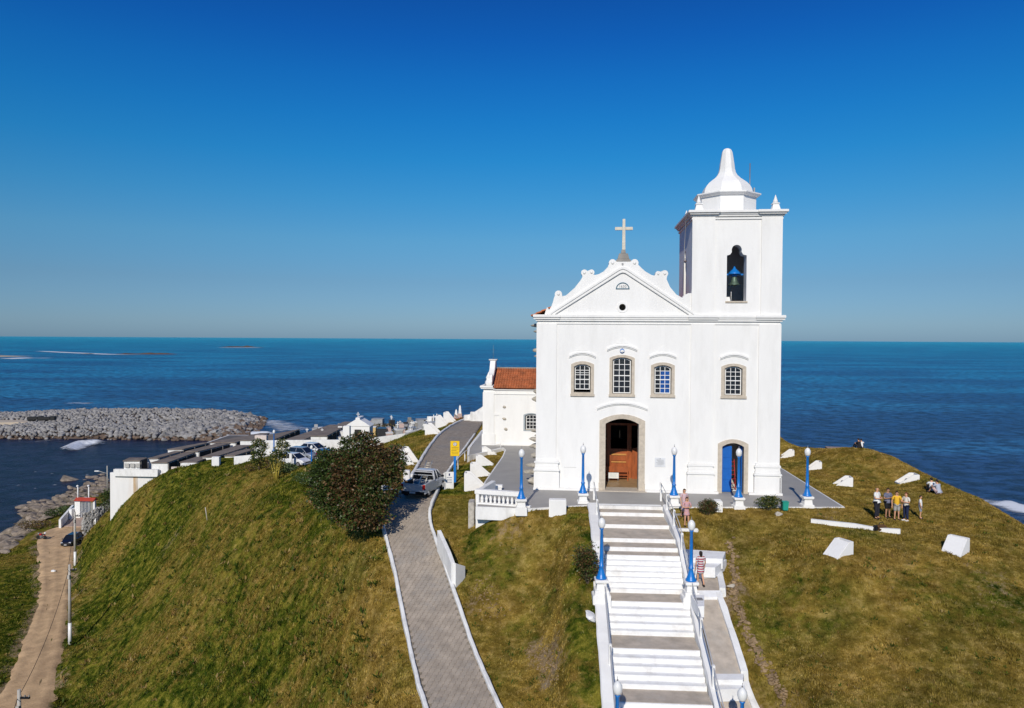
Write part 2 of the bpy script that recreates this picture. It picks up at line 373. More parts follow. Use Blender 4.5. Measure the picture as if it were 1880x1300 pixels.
# flat plaza
PLZ_PX = [(873, 930), (884, 905), (889, 885), (905, 862), (922, 838), (927, 826), (922, 821), (860, 837), (861, 823), (886, 792)]
PLZ = [atz(x, y, 0) for x, y in PLZ_PX]
PLZ = [(p.x, p.y) for p in PLZ] + [(-2.9, 84), (6, 84), (17, 72), (21.0, 66)]
r0 = atz(1430, 862, 0); r1 = atz(1551, 931, 0); r2 = atz(1230, 931, 0); r3 = atz(1080, 927.5, 0); r4 = atz(965, 934, 0)
PLZ += [(r0.x + .4, r0.y), (r1.x, r1.y), (r2.x, r2.y), (r3.x, r3.y), (r4.x, r4.y)]
inp = inside(PLZ, XX, YY)
closed = [(*p, 0) for p in PLZ + PLZ[:1]]
dp, _ = segdist(closed, XX, YY)
sdp = np.where(inp, -dp, dp)
w = 1 - sstep(-1.3, -.35, sdp)
ZZ = ZZ * (1 - w) + np.minimum(ZZ, -.6) * w
front = (YY < 47) & (XX > 2.0) & (XX < 21) & (sdp > -1.5) & (sdp < 6)
ZZ = np.where(front & (sdp > -.9), ZZ * .0 + ZZ + np.clip(-.07 - ZZ, 0, .5) * (1 - sstep(.3, 1.6, sdp)) * sstep(2.0, 3.2, XX), ZZ)
ZZ = np.where(inp, np.minimum(ZZ, -.05), ZZ)
# access road bed
RC = [((a + b) / 2) for a, b in zip(RL, RR)]
dr, _ = segdist([tuple(p) for p in RC], XX, YY)
_rp = sorted([(p.y, p.z) for p in RL + RR])
zr = np.interp(YY, [p[0] for p in _rp], [p[1] for p in _rp])
w = 1 - sstep(1.75, 3.3, dr)
ZZ = ZZ * (1 - w) + (zr - .10) * w
# dirt road bed
DL = [atz(x, y, ZR) for x, y in DRL]; DR = [atz(x, y, ZR) for x, y in DRR]
dirt_poly = [(p.x, p.y) for p in DL] + [(p.x, p.y) for p in DR[::-1]]
ind = inside(dirt_poly, XX, YY); dd, _ = segdist([(*p, 0) for p in dirt_poly + dirt_poly[:1]], XX, YY)
sdd = np.where(ind, -dd, dd); w = 1 - sstep(-.3, 1.2, sdd)
ZZ = ZZ * (1 - w) + (ZR - .12) * w
# staircase frame and its profile
SROT = math.radians(3.6)
s_o = atz(1097.4, 926.9, 0)                                   # top inner left corner
s_dir = Vector((-math.sin(SROT), -math.cos(SROT), 0))         # down the stairs
s_rt = Vector((math.cos(SROT), -math.sin(SROT), 0))
SW = 3.74; RISE = .205
lips = [926.9, 941.8, 963.8, 989.2, 1005.4, 1020, 1030.2, 1040.4, 1050.6, 1061, 1071.5, 1082, 1105.4, 1119, 1132.5, 1146, 1159.6, 1192.5, 1209, 1224.7, 1240.7, 1257.7, 1292.4]
prof = []
for i, y in enumerate(lips):
    z = -RISE * i; p = atz(1150 + i * 2.5, y, z); prof.append(((p - s_o).dot(s_dir), z))
for i in range(10): prof.append((prof[-1][0] + (.36 if i != 4 else 1.5), prof[-1][1] - RISE))
def stair_z(t):
    return np.interp(t, [p[0] for p in prof], [p[1] for p in prof])
TT = (XX - s_o.x) * s_dir.x + (YY - s_o.y) * s_dir.y; UU = (XX - s_o.x) * s_rt.x + (YY - s_o.y) * s_rt.y
SZ = stair_z(TT - .1)
def near_edge(dist, r0, r1, z):   # pull the ground to a built edge
    global ZZ
    w_ = (1 - sstep(r0, r1, dist)) * sstep(.2, 1.5, TT) * (TT < prof[-1][0] + 3); ZZ = ZZ * (1 - w_) + z * w_
szs = np.mean([stair_z(TT + d) for d in (-1.2, -.6, 0, .6, 1.2)], axis=0)
near_edge(np.abs(UU + .9), .5, 2.2, szs + .20)
path_c = [atz(x, y, z) for x, y, z in ((1300, 1000, -.95), (1294, 1045, -1.6), (1305, 1083, -1.9), (1318, 1160, -2.95), (1336, 1237, -3.85), (1345, 1262, -4.15), (1385, 1360, -5.5))]
path_e = [atz(x, y, z) for x, y, z in ((1345, 1010, -1.05), (1322, 1048, -1.65), (1330, 1084, -1.95), (1345, 1150, -2.85), (1369, 1237, -3.85), (1378, 1262, -4.15), (1412, 1360, -5.5))]
for pl_, r0, r1, dz in ((path_e, .6, 2.0, -.02), (path_c, .75, 1.3, -.40)):
    d_, z_ = segdist([tuple(p) for p in pl_], XX, YY); w_ = (1 - sstep(r0, r1, d_)); ZZ = ZZ * (1 - w_) + (z_ + dz) * w_
w = (1 - sstep(-.25, .15, np.abs(UU - SW/2) - SW/2 - .15)) * sstep(-1, .2, TT) * (TT < prof[-1][0] + 3)
ZZ = ZZ * (1 - w) + np.minimum(ZZ, stair_z(TT) - .75) * w
def ground(x, y): return float(bil(ZZ, GX0, GY0, GS, np.array([x]), np.array([y]))[0])
def gvec(X, Y): return bil(ZZ, GX0, GY0, GS, np.asarray(X, float), np.asarray(Y, float))
def hit(px, py, d0=22.0, d1=180.0):
    """first point of the land on the line of sight through a photo pixel"""
    r = ray(px, py); D = np.arange(d0, d1, .1); X = r.x / r.y * D; Y = D; Zr = EYE + r.z / r.y * D
    Zg = gvec(X, Y); k = np.where(Zr <= Zg)[0]
    if len(k) == 0: return atd(px, py, d1)
    i = k[0]; return Vector((X[i], Y[i], Zg[i]))

def grass_nodes(m, blade=False):
    N = m.node_tree.nodes; L = m.node_tree.links; b = N['Principled BSDF']
    b.inputs['Roughness'].default_value = 1; b.inputs['Specular IOR Level'].default_value = 0
    g = N.new('ShaderNodeNewGeometry')
    def noise(s, d=6, ro=.6):
        n = N.new('ShaderNodeTexNoise'); n.inputs['Scale'].default_value = s; n.inputs['Detail'].default_value = d; n.inputs['Roughness'].default_value = ro
        L.new(g.outputs['Position'], n.inputs['Vector']); return n.outputs[0]
    def ramp(src, stops):
        r = N.new('ShaderNodeValToRGB'); e = r.color_ramp.elements
        while len(e) < len(stops): e.new(.5)
        for k, (p, c) in enumerate(stops): e[k].position = p; e[k].color = (*c, 1)
        L.new(src, r.inputs[0]); return r.outputs[0]
    def mix(f, a, c):
        x = N.new('ShaderNodeMix'); x.data_type = 'RGBA'
        if isinstance(f, float): x.inputs[0].default_value = f
        else: L.new(f, x.inputs[0])
        for s, i in ((a, 6), (c, 7)):
            if isinstance(s, tuple): x.inputs[i].default_value = (*s, 1)
            else: L.new(s, x.inputs[i])
        return x.outputs[2]
    def rng(src, a, b_, c, d):
        r = N.new('ShaderNodeMapRange'); L.new(src, r.inputs[0])
        for k, v in zip(('From Min', 'From Max', 'To Min', 'To Max'), (a, b_, c, d)): r.inputs[k].default_value = v
        return r.outputs[0]
    base = ramp(noise(.22, 7, .62), [(.28, (.075, .082, .014)), (.42, (.155, .118, .022)), (.56, (.235, .148, .030)), (.72, (.30, .186, .058))])
    fine = ramp(noise(1.9, 9, .75), [(.40, (.035, .035, .006)), (.5, (.163, .124, .025)), (.60, (.355, .266, .092))])
    col = mix(.45, base, fine)
    mm_ = N.new('ShaderNodeVectorMath'); mm_.operation = 'SCALE'; L.new(col, mm_.inputs[0]); L.new(rng(noise(.75, 7, .7), .36, .64, .72, 1.48), mm_.inputs['Scale']); col = mm_.outputs[0]
    at = N.new('ShaderNodeAttribute'); at.attribute_name = 'green'
    gsum = N.new('ShaderNodeMath'); gsum.operation = 'ADD'; L.new(rng(noise(1.3, 6, .7), .3, .7, -.45, .45), gsum.inputs[0]); L.new(at.outputs['Fac'], gsum.inputs[1])
    gcl = rng(gsum.outputs[0], .25, .75, 0, 1)
    col = mix(gcl, col, ramp(noise(1.1, 7, .7), [(.38, (.014, .030, .004)), (.5, (.068, .085, .009)), (.62, (.21, .185, .028))]))
    at2 = N.new('ShaderNodeAttribute'); at2.attribute_name = 'bare'
    bare = ramp(noise(3.5, 8, .7), [(.3, (.16, .10, .05)), (.55, (.30, .22, .13)), (.75, (.42, .34, .24))])
    if blade:
        at3 = N.new('ShaderNodeAttribute'); at3.attribute_name = 'rnd'
        sc = N.new('ShaderNodeVectorMath'); sc.operation = 'SCALE'; L.new(col, sc.inputs[0]); L.new(rng(at3.outputs['Fac'], 0, 1, .8, 1.5), sc.inputs['Scale']); col = sc.outputs[0]
        col = mix(rng(at3.outputs['Fac'], .90, .97, 0, .45), col, (.36, .29, .13))
        b.inputs['Roughness'].default_value = .7
    else:
        bs = N.new('ShaderNodeMath'); bs.operation = 'ADD'; L.new(rng(noise(2.2, 8, .75), .3, .7, -.5, .5), bs.inputs[0]); L.new(at2.outputs['Fac'], bs.inputs[1])
        col = mix(rng(bs.outputs[0], .35, .75, 0, 1), col, bare)
        at4 = N.new('ShaderNodeAttribute'); at4.attribute_name = 'rock'
        col = mix(at4.outputs['Fac'], col, ramp(noise(.9, 8, .7), [(.3, (.07, .055, .04)), (.5, (.20, .165, .12)), (.7, (.34, .30, .24))]))
        bp = N.new('ShaderNodeBump'); bp.inputs['Strength'].default_value = .8; bp.inputs['Distance'].default_value = .12
        L.new(noise(5, 8, .75), bp.inputs['Height']); L.new(bp.outputs[0], b.inputs['Normal'])
    L.new(col, b.inputs['Base Color'])
terr_m = bpy.data.materials.new('dry_hill_grass'); terr_m.use_nodes = True; grass_nodes(terr_m)
blade_m = bpy.data.materials.new('grass_blade'); blade_m.use_nodes = True; grass_nodes(blade_m, True)

def spots(lst, X, Y):
    """soft round patches on the ground round photo pixels: (px, py, radius, strength)"""
    v = np.zeros(X.shape)
    for px, py, r, k in lst:
        c = hit(px, py); v = np.maximum(v, k * (1 - sstep(.35, 1.0, np.hypot(X - c.x, Y - c.y) / r)))
    return v
nz = fnoise(XX, YY, 2.2, 9, 4)
bare = spots([(880, 1075, 1.6, 1), (895, 1100, 1.7, 1), (915, 1120, 1.5, .9), (975, 1190, 1.0, .75), (1000, 1215, 1.1, .7), (1015, 1235, 1.0, .7), (930, 985, 1.6, .5), (1345, 1085, 1.3, 1), (1352, 1110, 1.2, .9), (1395, 1215, 1.3, 1), (1420, 1265, 1.7, 1), (1440, 1290, 1.5, .9), (1350, 1050, 1.0, .9), (1352, 1010, .9, .9), (160, 1085, 2.4, .9), (150, 1100, 2.0, .9), (250, 1010, 2.5, .5), (320, 985, 3, .4), (170, 1060, 3, .5), (1820, 1060, 4, .35), (1620, 1050, 4, .3), (1545, 950, 3, .35), (720, 1060, 1.2, .5), (560, 1005, 2, .4)], XX, YY) * sstep(.36, .6, nz)
bare = np.maximum(bare, (1 - sstep(.1, 1.6, sdd)) * .8 * sstep(.3, .6, nz))
green = (.42 + .45 * sstep(.42, .62, fnoise(XX, YY, 9.0, 21, 4))) * sstep(-5, -13, XX) + .12 * sstep(.5, .7, fnoise(XX, YY, 4.0, 22, 3))
green = np.maximum(green, .8 * (1 - sstep(.4, 1.8, np.abs(UU + .9))) * (TT > 2) * (TT < 30) * sstep(.3, .6, nz))
green = np.maximum(green, spots([(1400, 1150, 2, .6), (1480, 1110, 3, .5), (1560, 985, 2.5, .5), (900, 1040, 2.5, .6), (880, 985, 1.8, .7), (830, 900, 3, .8), (850, 870, 3, .9), (860, 860, 3, .9), (780, 830, 4, .8), (740, 850, 4, .8), (800, 790, 6, .8), (1720, 1090, 3, .5), (1820, 1100, 3, .5), (560, 960, 5, .6), (600, 1000, 4, .6), (430, 1040, 4, .6), (160, 1000, 5, .8), (260, 1000, 4, .7), (1690, 880, 6, .35), (1600, 850, 6, .3), (960, 1170, 2, .5), (45, 1060, 8, .9), (20, 1150, 6, .7), (50, 1150, 5, .8), (1000, 1090, 2, .4)], XX, YY) * (.4 + .9 * nz))
rock = sstep(-24.6, -25.8, ZZ) * sstep(-30, -45, XX); rock = np.maximum(rock, sstep(-12, -18, ZZ) * (YY > 100) * (XX > -45) * sstep(.35, .6, nz))
vi = np.arange(nx * ny).reshape(ny, nx)
Fq = np.stack([vi[:-1, :-1], vi[:-1, 1:], vi[1:, 1:], vi[1:, :-1]], -1).reshape(-1, 4)
ZZ = np.where(inp, np.minimum(ZZ, -.05), ZZ)
terr = link('hill_terrain', np_mesh('hill_terrain', np.c_[XX.ravel(), YY.ravel(), ZZ.ravel()], Fq, terr_m, True, {'green': np.clip(green, 0, 1).ravel(), 'bare': np.clip(bare, 0, 1).ravel(), 'rock': np.clip(rock, 0, 1).ravel()}))
tag(terr, kind='structure')

# ---------------------------------------------------------------- sea
sea_m = bpy.data.materials.new('sea_water'); sea_m.use_nodes = True
def sea_nodes(m):
    N = m.node_tree.nodes; L = m.node_tree.links; b = N['Principled BSDF']
    g = N.new('ShaderNodeNewGeometry')
    b.inputs['IOR'].default_value = 1.33; b.inputs['Roughness'].default_value = .30; b.inputs['Specular IOR Level'].default_value = .22
    def noise(sx, sy, d=5, ro=.6, dist=0):
        mp = N.new('ShaderNodeMapping'); mp.inputs['Scale'].default_value = (sx, sy, 1); mp.inputs['Rotation'].default_value = (0, 0, .12)
        L.new(g.outputs['Position'], mp.inputs[0])
        n = N.new('ShaderNodeTexNoise'); n.inputs['Scale'].default_value = 1; n.inputs['Detail'].default_value = d; n.inputs['Roughness'].default_value = ro
        n.inputs['Distortion'].default_value = dist
        L.new(mp.outputs[0], n.inputs['Vector']); return n.outputs[0]
    def ramp(src, stops):
        r = N.new('ShaderNodeValToRGB'); e = r.color_ramp.elements
        while len(e) < len(stops): e.new(.5)
        for k, (p, c) in enumerate(stops): e[k].position = p; e[k].color = (*c, 1)
        L.new(src, r.inputs[0]); return r.outputs[0]
    sep = N.new('ShaderNodeSeparateXYZ'); L.new(g.outputs['Position'], sep.inputs[0])
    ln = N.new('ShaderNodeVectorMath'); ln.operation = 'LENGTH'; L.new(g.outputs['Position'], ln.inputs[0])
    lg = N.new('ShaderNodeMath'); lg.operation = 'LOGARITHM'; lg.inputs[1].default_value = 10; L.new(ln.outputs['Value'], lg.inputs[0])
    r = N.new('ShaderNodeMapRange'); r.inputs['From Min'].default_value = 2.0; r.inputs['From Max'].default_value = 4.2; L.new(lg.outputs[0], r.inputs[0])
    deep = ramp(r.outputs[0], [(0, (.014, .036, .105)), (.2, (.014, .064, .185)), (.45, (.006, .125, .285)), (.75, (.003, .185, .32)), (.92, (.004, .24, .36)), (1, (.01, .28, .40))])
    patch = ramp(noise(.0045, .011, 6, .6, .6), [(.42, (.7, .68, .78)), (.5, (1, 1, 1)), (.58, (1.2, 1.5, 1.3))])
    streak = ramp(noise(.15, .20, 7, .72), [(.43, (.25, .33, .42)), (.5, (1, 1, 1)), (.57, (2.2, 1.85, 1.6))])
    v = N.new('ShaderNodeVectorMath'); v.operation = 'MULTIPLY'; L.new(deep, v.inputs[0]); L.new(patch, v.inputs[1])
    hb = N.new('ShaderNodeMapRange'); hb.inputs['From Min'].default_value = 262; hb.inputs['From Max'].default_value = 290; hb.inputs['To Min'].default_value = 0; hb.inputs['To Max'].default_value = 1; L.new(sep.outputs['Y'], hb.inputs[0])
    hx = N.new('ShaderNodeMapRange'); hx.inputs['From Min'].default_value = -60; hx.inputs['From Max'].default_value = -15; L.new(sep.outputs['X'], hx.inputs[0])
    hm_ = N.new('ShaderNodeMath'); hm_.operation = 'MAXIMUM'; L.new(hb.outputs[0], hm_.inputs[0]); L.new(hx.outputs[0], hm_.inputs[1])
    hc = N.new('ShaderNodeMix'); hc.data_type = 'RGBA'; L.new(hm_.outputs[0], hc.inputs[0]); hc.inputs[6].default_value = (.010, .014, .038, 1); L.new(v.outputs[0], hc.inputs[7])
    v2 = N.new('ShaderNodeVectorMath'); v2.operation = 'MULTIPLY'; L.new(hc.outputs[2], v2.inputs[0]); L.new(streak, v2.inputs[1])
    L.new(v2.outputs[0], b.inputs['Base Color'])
    ad = N.new('ShaderNodeMath'); ad.operation = 'ADD'
    m1 = N.new('ShaderNodeMath'); m1.operation = 'MULTIPLY'; m1.inputs[1].default_value = 1.6; L.new(noise(.13, .22, 7, .7, .3), m1.inputs[0])
    L.new(m1.outputs[0], ad.inputs[0]); L.new(noise(.6, 1.6, 5, .6), ad.inputs[1])
    bp = N.new('ShaderNodeBump'); bp.inputs['Strength'].default_value = .9; bp.inputs['Distance'].default_value = 1.3
    L.new(ad.outputs[0], bp.inputs['Height']); L.new(bp.outputs[0], b.inputs['Normal'])
sea_nodes(sea_m)
sv = []; sf = []
rad = [0, 60, 120, 240, 500, 1000, 2500, 6000, 15000, 40000, 90000]; ns = 64
for r_ in rad:
    for k in range(ns): a = 2*PI*k/ns; sv.append((r_*math.cos(a), r_*math.sin(a), SEA))
for i in range(len(rad)-1):
    for k in range(ns): sf.append((i*ns+k, (i+1)*ns+k, (i+1)*ns+(k+1) % ns, i*ns+(k+1) % ns))
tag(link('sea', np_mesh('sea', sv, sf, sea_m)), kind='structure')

# ---------------------------------------------------------------- plaza, roads, kerbs
plaza_edge = MB().prism(PLZ, [], -.75, -.004, 'z', 0)
tag(plaza_edge.build('plaza_base', worn_m), kind='structure')
def shrink(poly, d):
    out = []
    n = len(poly); ar = sum(poly[i][0]*poly[(i+1) % n][1]-poly[(i+1) % n][0]*poly[i][1] for i in range(n)); sgn = 1 if ar > 0 else -1
    for i in range(n):
        a, b, c = Vector(poly[i-1]), Vector(poly[i]), Vector(poly[(i+1) % n])
        d1 = (b-a).normalized(); d2 = (c-b).normalized(); n1 = Vector((-d1.y, d1.x))*sgn; n2 = Vector((-d2.y, d2.x))*sgn
        k = (n1+n2); k = k / max(.5, k.dot(n1) ) if k.length > 1e-6 else n1
        out.append((b.x + k.x*d, b.y + k.y*d))
    return out
tag(MB().prism(shrink(PLZ, .10), [], -.1, 0, 'z').build('church_plaza', grey_m), kind='structure')
def ribbon(name, A, B, mat_, dz=0, sub=1):
    V = []; F_ = []
    for i, (a, b) in enumerate(zip(A, B)):
        V += [a + Vector((0, 0, dz)), b + Vector((0, 0, dz))]
        if i: F_.append((2*i-2, 2*i-1, 2*i+1, 2*i))
    return MB().add(V, F_, 0).build(name, mat_)
def resample(pts, step):
    pts = [Vector(p) for p in pts]; out = [pts[0].copy()]; acc = 0.0
    for a, b in zip(pts[:-1], pts[1:]):
        L_ = (b-a).length; n = max(1, round(L_/step))
        for k in range(1, n+1): out.append(a.lerp(b, k/n))
    return out
def smooth_line(pts, it=2):
    for _ in range(it):
        q = [pts[0]]
        for a, b in zip(pts[:-1], pts[1:]): q += [a.lerp(b, .25), a.lerp(b, .75)]
        pts = q + [pts[-1]]
    return pts
RLs = smooth_line(RL); RRs = smooth_line(RR)
jm = mat('paver_joint_earth', (.21, .18, .14), .95, .3, 3, .3)
road = ribbon('access_road', RLs, RRs, jm, 0.0); tag(road, kind='structure')
# hexagonal pavers, laid along the road
paver_m = mat('hexagon_paver', (.35, .295, .235), .9, .22, 1.9, .3, 18, dirt=(.26, .25, .235), dscale=.35, damt=.8)
cl = [(a+b)/2 for a, b in zip(RLs, RRs)]
arc = [0.0]
for a, b in zip(cl[:-1], cl[1:]): arc.append(arc[-1] + (b-a).length)
def road_pt(s, t):
    """s metres along, t = -1..1 across"""
    i = min(max(np.searchsorted(arc, s) - 1, 0), len(cl) - 2); f = (s - arc[i]) / (arc[i+1] - arc[i])
    a = RLs[i].lerp(RLs[i+1], f); b = RRs[i].lerp(RRs[i+1], f); return a.lerp(b, (t+1)/2), a, b
HEX = .145
def hex_mesh():
    b = MB(); top = []; bot = []; out = []
    for k in range(6):
        a = PI/6 + k*PI/3
        out.append((HEX*.965*math.cos(a), HEX*.965*math.sin(a), .015)); bot.append((HEX*.98*math.cos(a), HEX*.98*math.sin(a), -.02)); top.append((HEX*.90*math.cos(a), HEX*.90*math.sin(a), .020))
    b.add(top + out + bot, [(0,1,2,3,4,5)] + [(6+k, 6+(k+1) % 6, (k+1) % 6, k) for k in range(6)] + [(12+k, 12+(k+1) % 6, 6+(k+1) % 6, 6+k) for k in range(6)])
    return b.mesh('paver', paver_m)
hexme = hex_mesh()
hv = np.array([v.co for v in hexme.vertices]); hf = [list(p.vertices) for p in hexme.polygons]
cells = []
dxh = HEX*math.sqrt(3); s = .2; row = 0
smax = arc[-1] - .5
while s < smax:
    p, a, b = road_pt(s, 0); wd = (b-a).length; nacr = int((wd - .1) / dxh)
    for k in range(nacr):
        off = (k - (nacr-1)/2) * dxh + (dxh/2 if row % 2 else 0)
        if abs(off) > wd/2 - .14: continue
        q = a.lerp(b, .5 + off/wd); e1 = (b-a).normalized(); p2, _, _ = road_pt(min(s+.3, arc[-1]), 0); p1, _, _ = road_pt(max(s-.3, 0), 0)
        e2 = (p2-p1).normalized(); nn = e1.cross(e2).normalized(); e2 = nn.cross(e1)
        cells.append((q, e1, e2, nn))
    s += HEX*1.5; row += 1
cells.sort(key=lambda c: c[0].y)
vis = [c for c in cells if c[0].y > 30.2]
hidden = [c for c in cells if c[0].y <= 30.2]
for q, e1, e2, nn in vis[:300]:
    Mx = Matrix((e1, e2, nn)).transposed().to_4x4() @ Matrix.Rotation(random.uniform(-.03, .03), 4, 'Z') @ Matrix.Rotation(random.uniform(-.02, .02), 4, 'X')
    Mx.translation = q + nn*random.uniform(-.004, .006)
    o = link('paver', hexme, road); o.matrix_local = Mx
rest = hidden + [c for c in vis[300:]]
Vh = []; Fh6 = []
b_ = MB()
for q, e1, e2, nn in rest:
    j = random.uniform(-.004, .006)
    if q.y < 56: b_.add([q + e1*v[0] + e2*v[1] + nn*(v[2]+j) for v in hv], hf)
    else: b_.add([q + e1*v[0] + e2*v[1] + nn*(v[2]+j) for v in hv[:6]], [(0,1,2,3,4,5)])
tag(b_.build('paver_field', paver_m, road), kind='stuff')

def kerb(name, pts, w_=.16, h_=.14, m_=None, wob=.02, seg=None, label=None, dip=.25):
    pts = resample(pts, .6); b = MB(); V = []; n = len(pts)
    for i, p in enumerate(pts):
        d = (pts[min(i+1, n-1)] - pts[max(i-1, 0)]); d.z = 0; d.normalize(); s_ = Vector((d.y, -d.x, 0))
        c = p + s_*random.uniform(-wob, wob); hh = h_ + random.uniform(-wob, wob); ww = w_/2 + random.uniform(-wob, wob)*.5
        V += [c - s_*ww - Vector((0, 0, dip)), c - s_*ww + Vector((0, 0, hh*.8)), c - s_*ww*.6 + Vector((0, 0, hh)), c + s_*ww*.6 + Vector((0, 0, hh)), c + s_*ww + Vector((0, 0, hh*.8)), c + s_*ww - Vector((0, 0, dip))]
    F_ = []
    for i in range(n-1):
        for k in range(5): F_.append((6*i+k, 6*i+k+1, 6*i+6+k+1, 6*i+6+k))
    F_ += [(0,5,4,3,2,1), tuple(6*(n-1)+k for k in (0,1,2,3,4,5))]
    b.add(V, F_); o = b.build(name, m_ or worn_m)
    if label: tag(o, label, 'kerb')
    return o
kl = smooth_line(RL); kr = smooth_line(RR)
k1 = kerb('kerb', [p for p in kl if p.y < 44.4], .17, .16, label='long white kerb edging the left side of the lower hexagon paved road')
k2 = kerb('kerb', [p for p in kr if p.y < 80], .18, .18, label='long white kerb on the right side of the paved road below the plaza')
k3 = kerb('kerb', [p for p in kl if p.y > 50], .22, .2, label='white kerb along the left edge of the upper paved road past the small truck')
e1 = atd(703, 893, 51.5); pts = [e1, atd(718, 901, 49.8), atd(738, 907, 48.7), atd(747, 901, 49.4), atd(750, 892, 51.2)]
k4 = kerb('kerb', [Vector((p.x, p.y, ground(p.x, p.y))) for p in smooth_line(pts)], .3, .28, label='short curved white kerb at the fork by the big tree, left of the truck')
# dirt road sheet
DLs = resample(smooth_line(DL), .8); DRs = [DR_ for DR_ in smooth_line(DR)]
_q = np.linspace(0, 1, len(DLs)); _c = np.linspace(0, 1, len(smooth_line(DL))); _yl = [p.y for p in DLs]; _rs = sorted(DRs, key=lambda p: p.y); DRs = [Vector((float(np.interp(y, [p.y for p in _rs], [p.x for p in _rs])), y, ZR)) for y in _yl]
V = []; F_ = []
NA = 9
for i, (a, b) in enumerate(zip(DLs, DRs)):
    for k in range(NA+1):
        p = a.lerp(b, k/NA); edge = 1 if k in (0, NA) else 0
        o_ = (fnoise(np.array([p.x]), np.array([p.y]), 1.5, 4, 3)[0]-.5)*(1.4 if edge else 0)
        dz = -.22 if edge else (-.09 if k in (3, 6) else 0) + .16*(fnoise(np.array([p.x]), np.array([p.y]), 1.6, 8, 4)[0]-.5)
        V.append((p.x + o_, p.y, ZR + dz))
    if i:
        for k in range(NA): q = (NA+1)*(i-1)+k; F_.append((q, q+1, q+NA+2, q+NA+1))
tag(link('dirt_road', np_mesh('dirt_road', V, F_, dirtroad_m, True)), kind='structure')
# ---------------------------------------------------------------- church
TH = math.radians(5.2)
CO = atz(982, 897, 0)
church = thing('church', 'large white colonial church with a bell tower on its right, on the hilltop plaza', 'church', CO, -TH)
cun = (Vector((math.cos(TH), -math.sin(TH), 0)), Vector((math.sin(TH), math.cos(TH), 0)))
def cw2(u, n, z): return CO + cun[0]*u + cun[1]*n + Vector((0, 0, z))
def arc_poly(x0, x1, z0, z1, rise, n=8):
    """rectangle with a segmental arch on top, counter-clockwise"""
    pts = [(x0, z0), (x1, z0)]
    for k in range(n+1):
        t = k/n; x = x1 + (x0-x1)*t; pts.append((x, z1 - rise + rise*(1 - (2*t-1)**2)))
    return pts
WL, WR, TL = .11, 15.5, 9.98
BT = .85
win_spec = [(2.31, 3.79, 6.12, 8.39, 2.55, 3.53, 6.38, 8.15, 3, 5, 'slid'), (4.79, 6.40, 6.12, 8.82, 5.03, 6.16, 6.33, 8.61, 3, 6, ''), (7.44, 8.95, 6.11, 8.36, 7.69, 8.70, 6.34, 8.13, 3, 6, 'blue'), (11.88, 13.43, 6.10, 8.32, 12.14, 13.15, 6.32, 8.11, 3, 6, '')]
holes = [arc_poly(a[4]-.06, a[5]+.06, a[6]-.04, a[7]+.05, .18) for a in win_spec]
holes.append(arc_poly(4.57, 6.70, -.001, 4.69, .33)); holes.append(arc_poly(11.99, 13.35, -.001, 3.24, .24))
outer = [(WL, 0), (4.57, 0), (4.57, 0)]
def notch_outline():
    d = holes[4]; t = holes[5]
    o = [(WL, 0), (d[0][0], 0)] + [(p[0], p[1]) for p in d[:1:-1]] + [(d[1][0], 0), (t[0][0], 0)] + [(p[0], p[1]) for p in t[:1:-1]] + [(t[1][0], 0), (WR, 0), (WR, 11.0), (WL, 11.0)]
    return o
b = MB().prism(notch_outline(), holes[:4], 0, BT)
b.build('front_wall', white_m, church)
# nave side, back walls, roof
b = MB(); b.box(WL, WL+BT, BT, 24, 0, 11.0); b.box(WL, 10.9, 24, 24.8, 0, 11.0); b.box(TL-.02, TL+BT, 6.2, 24, 0, 11.0); b.build('nave_wall', white_m, church)
b = MB(); b.box(WL+BT, TL, BT, 24, -.12, .03); b.build('nave_floor', floor_m, church)
# tower walls (body and belfry)
b = MB(); b.box(TL-.02, TL+.8, BT, 6.2, 0, 11.0); b.box(WR-.8, WR, BT, 6.2, 0, 11.0); b.box(TL+.8, WR-.8, 5.4, 6.2, 0, 11.0); b.box(TL+.8, WR-.8, BT, 5.4, -.12, .03)
b.box(TL+.8, WR-.8, BT, 5.4, 11.0, 11.6); b.build('tower_wall', white_m, church)
TU0, TU1 = 10.0, 15.52
bell_h = [(12.15, 12.29), (13.38, 12.29), (13.38, 15.2), (13.16, 15.26), (13.06, 15.42)] + [(12.755 + .315*math.cos(a), 15.56 + .32*math.sin(a)) for a in [k*PI/8 for k in range(9)]] + [(12.45, 15.42), (12.35, 15.26), (12.15, 15.2)]
b = MB().prism([(TU0, 11.0), (TU1, 11.0), (TU1, 17.8), (TU0, 17.8)], [bell_h], 0, .8)
MS = Matrix.Rotation(PI/2, 4, 'Z')
side_h = [(y - 10.15, z) for y, z in bell_h]   # same opening in the left side wall
Ml = Matrix(((0, 1, 0, TU0), (1, 0, 0, 0), (0, 0, 1, 0), (0, 0, 0, 1)))
def side_wall(u0, u1):
    bb = MB()
    bb.prism([(.8, 11.0), (6.2, 11.0), (6.2, 17.8), (.8, 17.8)], [[(p[0]+.6, p[1]) for p in side_h]], 0, .8)
    bb.v = [(u0 + (v[1]/.8)*(u1-u0), v[0], v[2]) for v in bb.v]; bb.f = [f[::-1] for f in bb.f] if u1 > u0 else bb.f
    return bb
b.build('belfry_front_wall', white_m, church)
side_wall(TU0, TU0+.8).build('belfry_side_wall', white_m, church)
side_wall(TU1, TU1-.8).build('belfry_side_wall', white_m, church)
b = MB(); b.box(TU0+.8, TU1-.8, 5.4, 6.2, 11.0, 17.8); b.box(TU0+.8, TU1-.8, .8, 5.4, 16.6, 17.5); b.build('belfry_back_wall', white_m, church)
MB().box(TU0+.8, TU1-.8, .8, 5.4, 11.602, 12.25).build('belfry_floor', dark_m, church)
